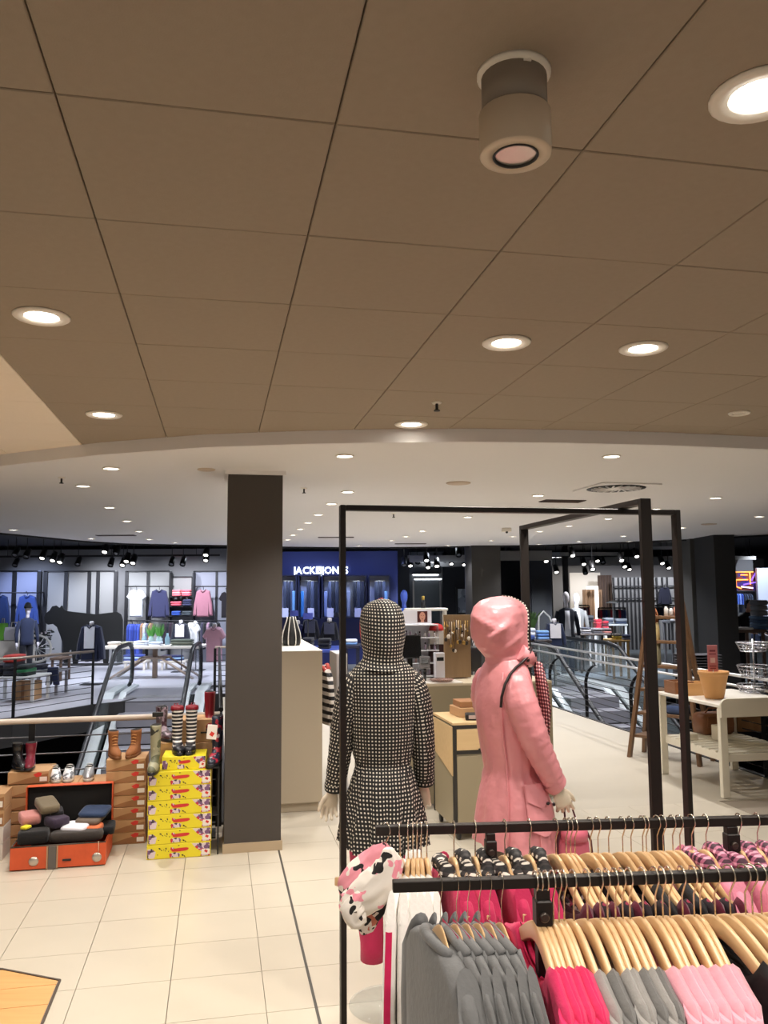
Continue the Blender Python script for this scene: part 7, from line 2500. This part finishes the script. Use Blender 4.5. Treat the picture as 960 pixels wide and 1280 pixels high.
# lit doorway and curtain
a, b = D(733, 719, 28.0), D(748, 768, 28.0)
t = thing('lit_door_frame', 'bright white lit door surround in the right background', 'door frame', ((a.x + b.x) / 2, 28.0, 0))
m_dl = mat('lit_frame', (255, 246, 232), emit=2.2)
obj('lintel', MB().box((0, 0, D(740, 734.5, 28.0).z), (b.x - a.x, .1, .10)), m_dl, t)
obj('jamb', MB().box(((b.x - a.x) / 2 - .04, 0, D(740, 734, 28.0).z / 2), (.10, .1, D(740, 734, 28.0).z)), m_dl, t)
t = thing('curtain', 'brown floor-length curtain beside the lit door surround', 'curtain', (D(741, 760, 28.3).x, 28.3, 0))
cu = MB()
wz = .34
zt_ = D(740, 737, 28.3).z
cu.loft([[Vector((-wz + 2 * wz * q / 24, .05 * math.sin(q * 1.3), z)) for q in range(25)] + [Vector((wz - 2 * wz * q / 24, .03 + .05 * math.sin((24 - q) * 1.3), z)) for q in range(25)] for z in (0.01, zt_ / 2, zt_)], 0, True)
obj('fabric', cu, mat('brown_curtain', (120, 96, 76), rough=.8), t)
t = thing('curtain', 'dark brown curtain right of the lit door surround', 'curtain', (D(757, 760, 28.4).x, 28.4, 0))
cu = MB()
zt_ = D(757, 719, 28.4).z
wz = .24
cu.loft([[Vector((-wz + 2 * wz * q / 24, .05 * math.sin(q * 1.3), z)) for q in range(25)] + [Vector((wz - 2 * wz * q / 24, .03 + .05 * math.sin((24 - q) * 1.3), z)) for q in range(25)] for z in (0.01, zt_ / 2, zt_)], 0, True)
obj('fabric', cu, mat('dark_curtain', (62, 48, 42), rough=.8), t)
lamp('door_lamp', None, (D(725, 715, 27).x, 26.6, 3.2), 260, (1, .95, .88), 120, .7, .1, (0, .6, -1))
# slatted grey panel
t = thing('slat_screen', 'grey wall screen with black vertical slats in the right background', 'screen', (D(785, 760, 28.0).x, 28.0, 0))
a, b = D(766, 722, 28.0), D(868, 770, 28.0)
x00 = D(785, 760, 28.0).x
obj('panel', MB().box(((a.x + b.x) / 2 - x00, .05, a.z / 2), (b.x - a.x, .04, a.z)), m_panel, t)
for px in (768, 774, 779, 784, 789, 794, 799, 822, 829, 835, 848, 852):
    obj('slat', MB().box((D(px, 760, 28.0).x - x00, -.01, a.z / 2), (.05, .06, a.z)), m_frame_d, t)
for py in (733, 748):
    obj('rail', MB().box(((a.x + b.x) / 2 - x00, -.05, D(785, py, 28.0).z), ((b.x - a.x), .03, .04)), m_frame_d, t)
for x in (785, 845):
    lamp('wall_washer', None, (D(x, 715, 27).x, 26.7, 3.2), 200, (.9, .92, 1), 110, .7, .1, (0, .7, -1))
a = D(858, 736, 27.9)
tag(obj('wall_sign', MB().rbox((0, 0, 0), (.18, .02, .18), .003), mat('white_sign', (228, 228, 230), rough=.5), loc=a), 'small white square sign on the far grey wall', 'sign')
# mannequins
far_mannequin(707, 739, 19.0, ((34, 36, 46), (44, 56, 84), (214, 214, 220)), 'white mannequin with dark cardigan and white shirt beyond the right railing')
far_mannequin(720, 741, 20.6, ((96, 94, 92), (40, 40, 44), (200, 196, 190)), 'white mannequin in grey jacket behind the dark cardigan mannequin')
# plant, steel loop, coat on stand
p = D(665, 786, 18.0)
t = thing('potted_plant', 'green grassy plant behind the far railing right of the pink hood', 'plant', (p.x, 18.2, 0))
zt_ = D(665, 764, 18.2).z
zp = D(665, 788, 18.2).z
obj('pot', MB().lathe((0, 0, 0), [(.16, 0), (.2, zp)], 16), m_black, t)
g = MB()
for q in range(40):
    a = rw.uniform(0, 2 * PI)
    r = rw.uniform(.08, .26)
    g.loft([[Vector((math.cos(a) * rr - .018 * w_, math.sin(a) * rr, z)), Vector((math.cos(a) * rr + .018 * w_, math.sin(a) * rr, z)), Vector((math.cos(a) * rr, math.sin(a) * rr + .005, z))] for z, rr, w_ in ((zp - .05, .03, 1), (zp + (zt_ - zp) * .6, r * .6, 1.2), (zp + (zt_ - zp) * rw.uniform(.8, 1.1), r, .1))], 0, False)
obj('leaves', g, mat('leaf_green2', (88, 124, 66), rough=.6), t)
p = D(680, 785, 17.4)
t = thing('steel_loop_stand', 'curved white steel clothes stand right of the plant', 'stand', (p.x, 17.4, 0))
zt_ = D(680, 764, 17.4).z
obj('loop', MB().tube([(-.12, 0, 0), (-.12, 0, zt_ * .7), (-.10, 0, zt_ * .93), (0, 0, zt_), (.12, 0, zt_ * .92), (.2, 0, zt_ * .75), (.22, 0, 0)], .022, 8), mat('pale_steel', (190, 192, 190), rough=.35), t)
stand_tee(693, 778, 808, 30, 17.2, (34, 42, 66), 'navy coat with white scarf on a stand beyond the railing', 'long', (210, 206, 206))
far_table(655, 690, 800, 16.6, 'dark table with blue and white folded shirts beyond the railing', mat('dark_table', (48, 40, 36), rough=.5), .7)
for (x0, x1, y0, cl, lab) in ((657, 669, 785, [(206, 214, 228), (222, 224, 230)], 'white folded shirts on the dark table, left pile'), (670, 686, 788, [(120, 160, 214), (90, 130, 196)], 'blue folded shirts on the dark table, right pile'), (657, 668, 794, [(60, 80, 140)], 'navy folded shirts at the front of the dark table')):
    folded(x0, y0, x1, 799.5, 16.9 if y0 < 793 else 16.65, 3 if y0 < 793 else 1, cl, lab, 'folded shirts on the dark table', .25)
# busy stock area
BT = [(724, 764, 792, 20.0, 'dark brown low sales table with folded clothes', (58, 46, 40)), (764, 788, 800, 18.6, 'honey-coloured wooden table with yellow and grey clothes', (150, 116, 62)), (720, 742, 775, 23.0, 'grey table with folded shirts before the lit doorway', (110, 108, 108)), (752, 785, 780, 22.0, 'white framed table with grey folded jeans', (206, 206, 204)), (742, 760, 786, 21.4, 'white A-frame table with red folded clothes', (190, 188, 186))]
for x0, x1, y, Y, lab, c_ in BT:
    far_table(x0, x1, y, Y, lab, mat('far_top_%d_%d_%d' % c_, c_, rough=.5), .7, thick=.05)
PILES = [(726, 738, 784, 792, 20.2, 3, [(70, 66, 70), (150, 140, 136), (44, 44, 52)], 'grey folded clothes on the dark brown table, left pile'), (740, 752, 785, 792, 20.2, 2, [(48, 44, 48), (90, 84, 84)], 'black folded clothes on the dark brown table, middle pile'), (753, 763, 785, 792, 20.2, 2, [(120, 70, 64), (70, 60, 60)], 'brown folded clothes on the dark brown table, right pile'),
         (766, 776, 792, 800, 18.8, 3, [(196, 164, 60), (214, 186, 80), (120, 116, 110)], 'yellow folded shirts on the honey table'), (777, 787, 793, 800, 18.8, 2, [(92, 92, 110), (60, 66, 90)], 'grey folded shirts on the honey table'),
         (721, 731, 768, 775, 23.2, 3, [(196, 170, 176), (216, 206, 210), (90, 70, 90)], 'pale folded shirts before the lit doorway'), (732, 741, 769, 775, 23.2, 2, [(80, 84, 96), (206, 206, 214)], 'grey folded shirts before the lit doorway'),
         (743, 751, 774, 786, 21.6, 4, [(190, 40, 56), (150, 34, 50), (206, 60, 70)], 'red folded shirts on the A-frame table, left pile'), (752, 760, 776, 786, 21.6, 3, [(170, 44, 56), (90, 40, 50)], 'red folded shirts on the A-frame table, right pile'),
         (754, 766, 772, 780, 22.2, 3, [(120, 128, 140), (84, 90, 106), (176, 180, 190)], 'grey folded jeans on the white framed table, left pile'), (768, 783, 773, 780, 22.2, 2, [(60, 70, 92), (150, 156, 166)], 'blue folded jeans on the white framed table, right pile')]
for x0, x1, y0, y1, Y, n, cl, lab in PILES:
    folded(x0, y0, x1, y1, Y, n, cl, lab, 'folded clothes in the right shop')
clothes_bar(722, 737, 757, 24.5, 'short black clothes rail with pink and white shirts', True)
clothes_row(723, 736, 759, 770, 24.5, 5, [(196, 70, 90), (226, 214, 214), (150, 60, 80), (206, 170, 176)], 'shirt', 'pink or white shirt on the short far rail', 'shirts on the short far rail')
clothes_bar(747, 782, 760, 24.0, 'long black clothes rail with red, navy and grey shirts', True)
clothes_row(748, 781, 762, 773, 24.0, 10, [(176, 36, 56), (60, 66, 106), (44, 60, 110), (90, 94, 104), (206, 60, 70), (120, 130, 146), (50, 52, 66)], 'shirt', 'coloured shirt on the long far rail', 'shirts on the long far rail')
t = thing('floor_lamp', 'white disc lamp on a thin pole above the far shirts', 'lamp', (D(766, 756, 22.6).x, 22.6, 0))
zz = D(766, 754, 22.6).z
obj('pole', MB().cyl((0, 0, 0), .015, zz, 8), m_chrome, t)
obj('shade', MB().lathe((0, 0, zz), [(.16, 0), (.18, .02), (.10, .06), (.02, .07)], 18), mat('white_shade', (232, 232, 228), rough=.4), t)
obj('base', MB().cyl((0, 0, 0), .16, .02, 16), m_chrome, t)
# dark clothes behind the ladder and posts
wall_garment('long', 822, 734, 840, 756, 27.86, (36, 38, 54), 'jacket', 'dark jacket hung on the slatted screen between the frame posts', 'jacket')
clothes_bar(816, 864, 757, 23.5, 'black clothes rail with dark coats behind the frame posts', True)
clothes_row(818, 862, 759, 775, 23.5, 10, [(28, 30, 42), (44, 46, 60), (70, 72, 82), (24, 24, 30)], 'coat', 'dark coat on the rail behind the frame posts', 'dark coats behind the frame posts')
stand_tee(853, 770, 812, 18, 17.5, (36, 40, 54), 'dark coat and jeans on a stand beside the dark pillars', 'long', (120, 126, 140))
far_table(838, 862, 776, 19.0, 'grey table with white folded shirts beside the dark pillars', mat('grey_top2', (96, 96, 100), rough=.5), .6)
folded(840, 769, 850, 776, 19.2, 3, [(206, 206, 210), (176, 180, 190)], 'white folded shirts beside the dark pillars', 'white shirts beside the pillars')
folded(852, 770, 861, 776, 19.2, 2, [(206, 140, 120), (200, 200, 206)], 'peach folded shirts beside the dark pillars', 'peach shirts beside the pillars')
# dark pillars at right
pillar(866, 893, 15.2, .8, mat('grey_pillar', (74, 74, 72), rough=.6))
pillar(896, 922, 14.2, .9, mat('black_pillar', (30, 30, 31), rough=.6))
# far right bay: neon picture, jeans, person bending over a table
wallbox('wall_far_right', 912, 697, 946, 800, 21.0, .25, mat('far_right_wall', (96, 96, 100), rough=.7))
a, b = D(916, 714, 20.85), D(946, 738, 20.85)
t = thing('neon_picture', 'dark wall picture crossed by orange and violet light lines', 'picture', ((a.x + b.x) / 2, 20.85, b.z))
w_, h_ = b.x - a.x, a.z - b.z
obj('board', MB().box((0, 0, h_ / 2), (w_, .06, h_)), blotches('neon_board', (96, 44, 40), [((60, 40, 120), .52, 2), ((120, 60, 40), .58, 5)], 3.0, .4), t)
m_or2, m_vi = mat('orange_neon', (255, 150, 70), emit=2.0), mat('violet_neon', (130, 90, 230), emit=1.5)
for x0, z0, x1, z1, m_ in ((-.45, .95, .35, .95, m_or2), (-.45, .55, .1, .55, m_or2), (-.42, .2, -.42, .55, m_or2), (.2, .3, .2, .95, m_or2), (-.2, .8, .1, .8, m_or2), (-.42, .2, -.2, .1, m_or2), (-.1, .3, .45, .42, m_vi), (.25, .5, .45, .9, m_vi), (-.2, .2, .3, .12, mat('white_neon', (240, 230, 255), emit=2.0))):
    obj('light_line', MB().tube([(x0 * w_, -.045, z0 * h_), (x1 * w_, -.045, z1 * h_)], .018, 6), m_, t)
clothes_bar(915, 945, 739, 20.4, 'steel bar under the light-line picture')
clothes_row(917, 926, 742, 756, 20.4, 3, [(70, 110, 210), (120, 150, 226), (50, 80, 170)], 'shirt', 'bright blue shirt under the light-line picture', 'blue shirts at far right')
clothes_row(927, 938, 742, 768, 20.4, 4, [(44, 58, 84), (60, 76, 104)], 'jeans', 'blue jeans under the light-line picture', 'blue jeans at far right')
wall_p = struct('wall_light_panel', pbox(MB(), 946, 710, 985, 775, 20.6, .1), mat('pale_blue_panel', (206, 214, 236), rough=.6))
lamp('wall_washer', None, (D(962, 700, 19.8).x, 19.4, 3.25), 220, (.82, .9, 1), 100, .7, .1, (.1, .7, -1))
far_table(915, 958, 787, 15.8, 'dark wood table with pale folded clothes at far right', mat('brown_top', (96, 70, 56), rough=.5), .8)
for (x0, x1, y0, cl, lab) in ((941, 958, 770, [(70, 100, 140), (90, 120, 156)], 'blue denim stack on the dark wood table'),):
    folded(x0, y0, x1, 786.5, 16.1, 4, cl, lab, 'denim on the dark wood table', .5)
folded(941, 750, 956, 769.5, 16.1, 3, [(120, 122, 126), (140, 142, 146)], 'grey knitted sweater on top of the denim stack', 'grey sweaters on the denim stack', .45)
folded(918, 784, 938, 786.8, 15.95, 1, [(206, 196, 196)], 'pale folded cloth at the front of the dark wood table', 'denim on the dark wood table', .4)
# person bending over the table
p = D(926, 760, 16.9)
t = thing('person', 'person in black bending forward behind the dark wood table', 'person', (p.x, 17.0, 0), .3)
zs = D(926, 772, 16.9).z
V = Vector
bd = MB()
E2 = lambda rows, n=16: [[V((cx + hx * math.cos(2 * PI * q / n), cy + hy * math.sin(2 * PI * q / n), z)) for q in range(n)] for z, cx, cy, hx, hy in rows]
sk = bpy.data.meshes.new('body_skeleton')
J = [(0, .10, .92), (0, .02, 1.16), (0, -.12, 1.36), (0, -.22, 1.46), (0, -.28, 1.56), (-.19, -.12, 1.36), (-.27, -.28, 1.20), (-.14, -.50, 1.14), (.19, -.12, 1.36), (.27, -.28, 1.20), (.14, -.50, 1.14), (-.10, .10, .86), (-.11, .08, .48), (-.11, .12, .08), (.10, .10, .86), (.11, .08, .48), (.11, .12, .08), (-.11, 0, .04), (.11, 0, .04)]
Ed = [(0, 1), (1, 2), (2, 3), (3, 4), (2, 5), (5, 6), (6, 7), (2, 8), (8, 9), (9, 10), (0, 11), (11, 12), (12, 13), (0, 14), (14, 15), (15, 16), (13, 17), (16, 18)]
sk.from_pydata(J, Ed, [])
so_ = bpy.data.objects.new('body_tmp', sk)
COL.objects.link(so_)
md = so_.modifiers.new('s', 'SKIN')
RAD = [.15, .15, .16, .065, .06, .085, .055, .038, .085, .055, .038, .10, .075, .05, .10, .075, .05, .045, .045]
for v_, r_ in zip(sk.skin_vertices[0].data, RAD):
    v_.radius = (r_, r_)
sk.skin_vertices[0].data[0].use_root = True
so_.modifiers.new('u', 'SUBSURF').levels = 1
me = evaluated_mesh(so_, 'body')
bpy.data.objects.remove(so_)
me.materials.clear()
me.materials.append(mat('black_clothes', (24, 22, 24), rough=.8))
for f in me.polygons:
    f.use_smooth = True
ksc = (D(924, 757, 16.9).z) / 1.70
bo = obj('body', me, None, t)
m_sk = mat('person_skin', (176, 128, 104), rough=.5)
hd = obj('head', MB().loft(E2([(1.52, 0, -.27, .05, .055), (1.56, 0, -.30, .06, .075), (1.62, 0, -.33, .072, .09), (1.68, 0, -.33, .074, .092), (1.74, 0, -.32, .055, .07), (1.765, 0, -.31, .015, .02)]), 0, True), m_sk, t)
obj('hair', MB().loft(E2([(1.60, 0, -.275, .072, .075), (1.66, 0, -.29, .082, .085), (1.72, 0, -.30, .076, .085), (1.76, 0, -.305, .05, .06), (1.785, 0, -.305, .012, .014)]), 0, True), mat('dark_hair', (38, 28, 24), rough=.7), hd)
fc = MB()
fc.ball((0, -.425, 1.64), .014, 6, 0, (.8, 1, 1.4))
obj('nose', fc, m_sk, hd)
for s in (-1, 1):
    h_ = MB()
    h_.tube([(s * .20, -.40, 1.165), (s * .14, -.50, 1.14), (s * .12, -.545, 1.125), (s * .115, -.57, 1.12)], [.036, .034, .036, .02], 10)
    for q in range(4):
        h_.tube([(s * .12 + (q - 1.5) * .016, -.56, 1.122), (s * .118 + (q - 1.5) * .017, -.60, 1.11), (s * .116 + (q - 1.5) * .017, -.62 + .004 * q, 1.095)], .0075, 6)
    h_.tube([(s * .10, -.53, 1.12), (s * .075, -.56, 1.105), (s * .07, -.58, 1.095)], .009, 6)
    obj('hand', h_, m_sk, t)
t.scale = (1, 1, 1)
# lower clothes under the far right table
clothes_bar(942, 985, 789, 17.6, 'low black bar with blue jeans at the far right edge', True)
clothes_row(943, 970, 792, 808, 17.6, 6, [(60, 76, 110), (44, 56, 86), (206, 206, 214)], 'jeans', 'hanging jeans low at the far right edge', 'jeans at the far right edge')
t = thing('shopping_trolley', 'grey mesh basket on dark legs beyond the right railing', 'basket', (D(872, 825, 13.2).x, 13.2, 0))
zz0, zz1 = D(872, 842, 13.2).z, D(872, 818, 13.2).z
mb = MB()
for k in range(8):
    z = zz0 + (zz1 - zz0) * k / 7
    mb.box((0, 0, z), (.62, .40, .008))
mb.box((0, .2, (zz0 + zz1) / 2), (.62, .01, zz1 - zz0))
obj('mesh_sides', mb, mat('grey_mesh', (120, 118, 122), rough=.5, metal=.4), t)
for sx in (-1, 1):
    for sy in (-1, 1):
        obj('leg', MB().box((sx * .29, sy * .18, zz0 / 2), (.025, .025, zz0)), m_black, t)
# fill lights without fixtures, added to brighten the far shops
for x, y in ((-7, 17.5), (-3, 18.5), (-9, 15), (1.5, 20), (5, 19), (8.5, 18.5), (5, 24.5), (9, 24.5), (-5, 22), (1.5, 24)):
    lamp('shop_fill', None, (x, y, 3.2), LAMP_FAR * .6, COOL if x < 3 else (.95, .95, 1.0), 140, .7, .12)
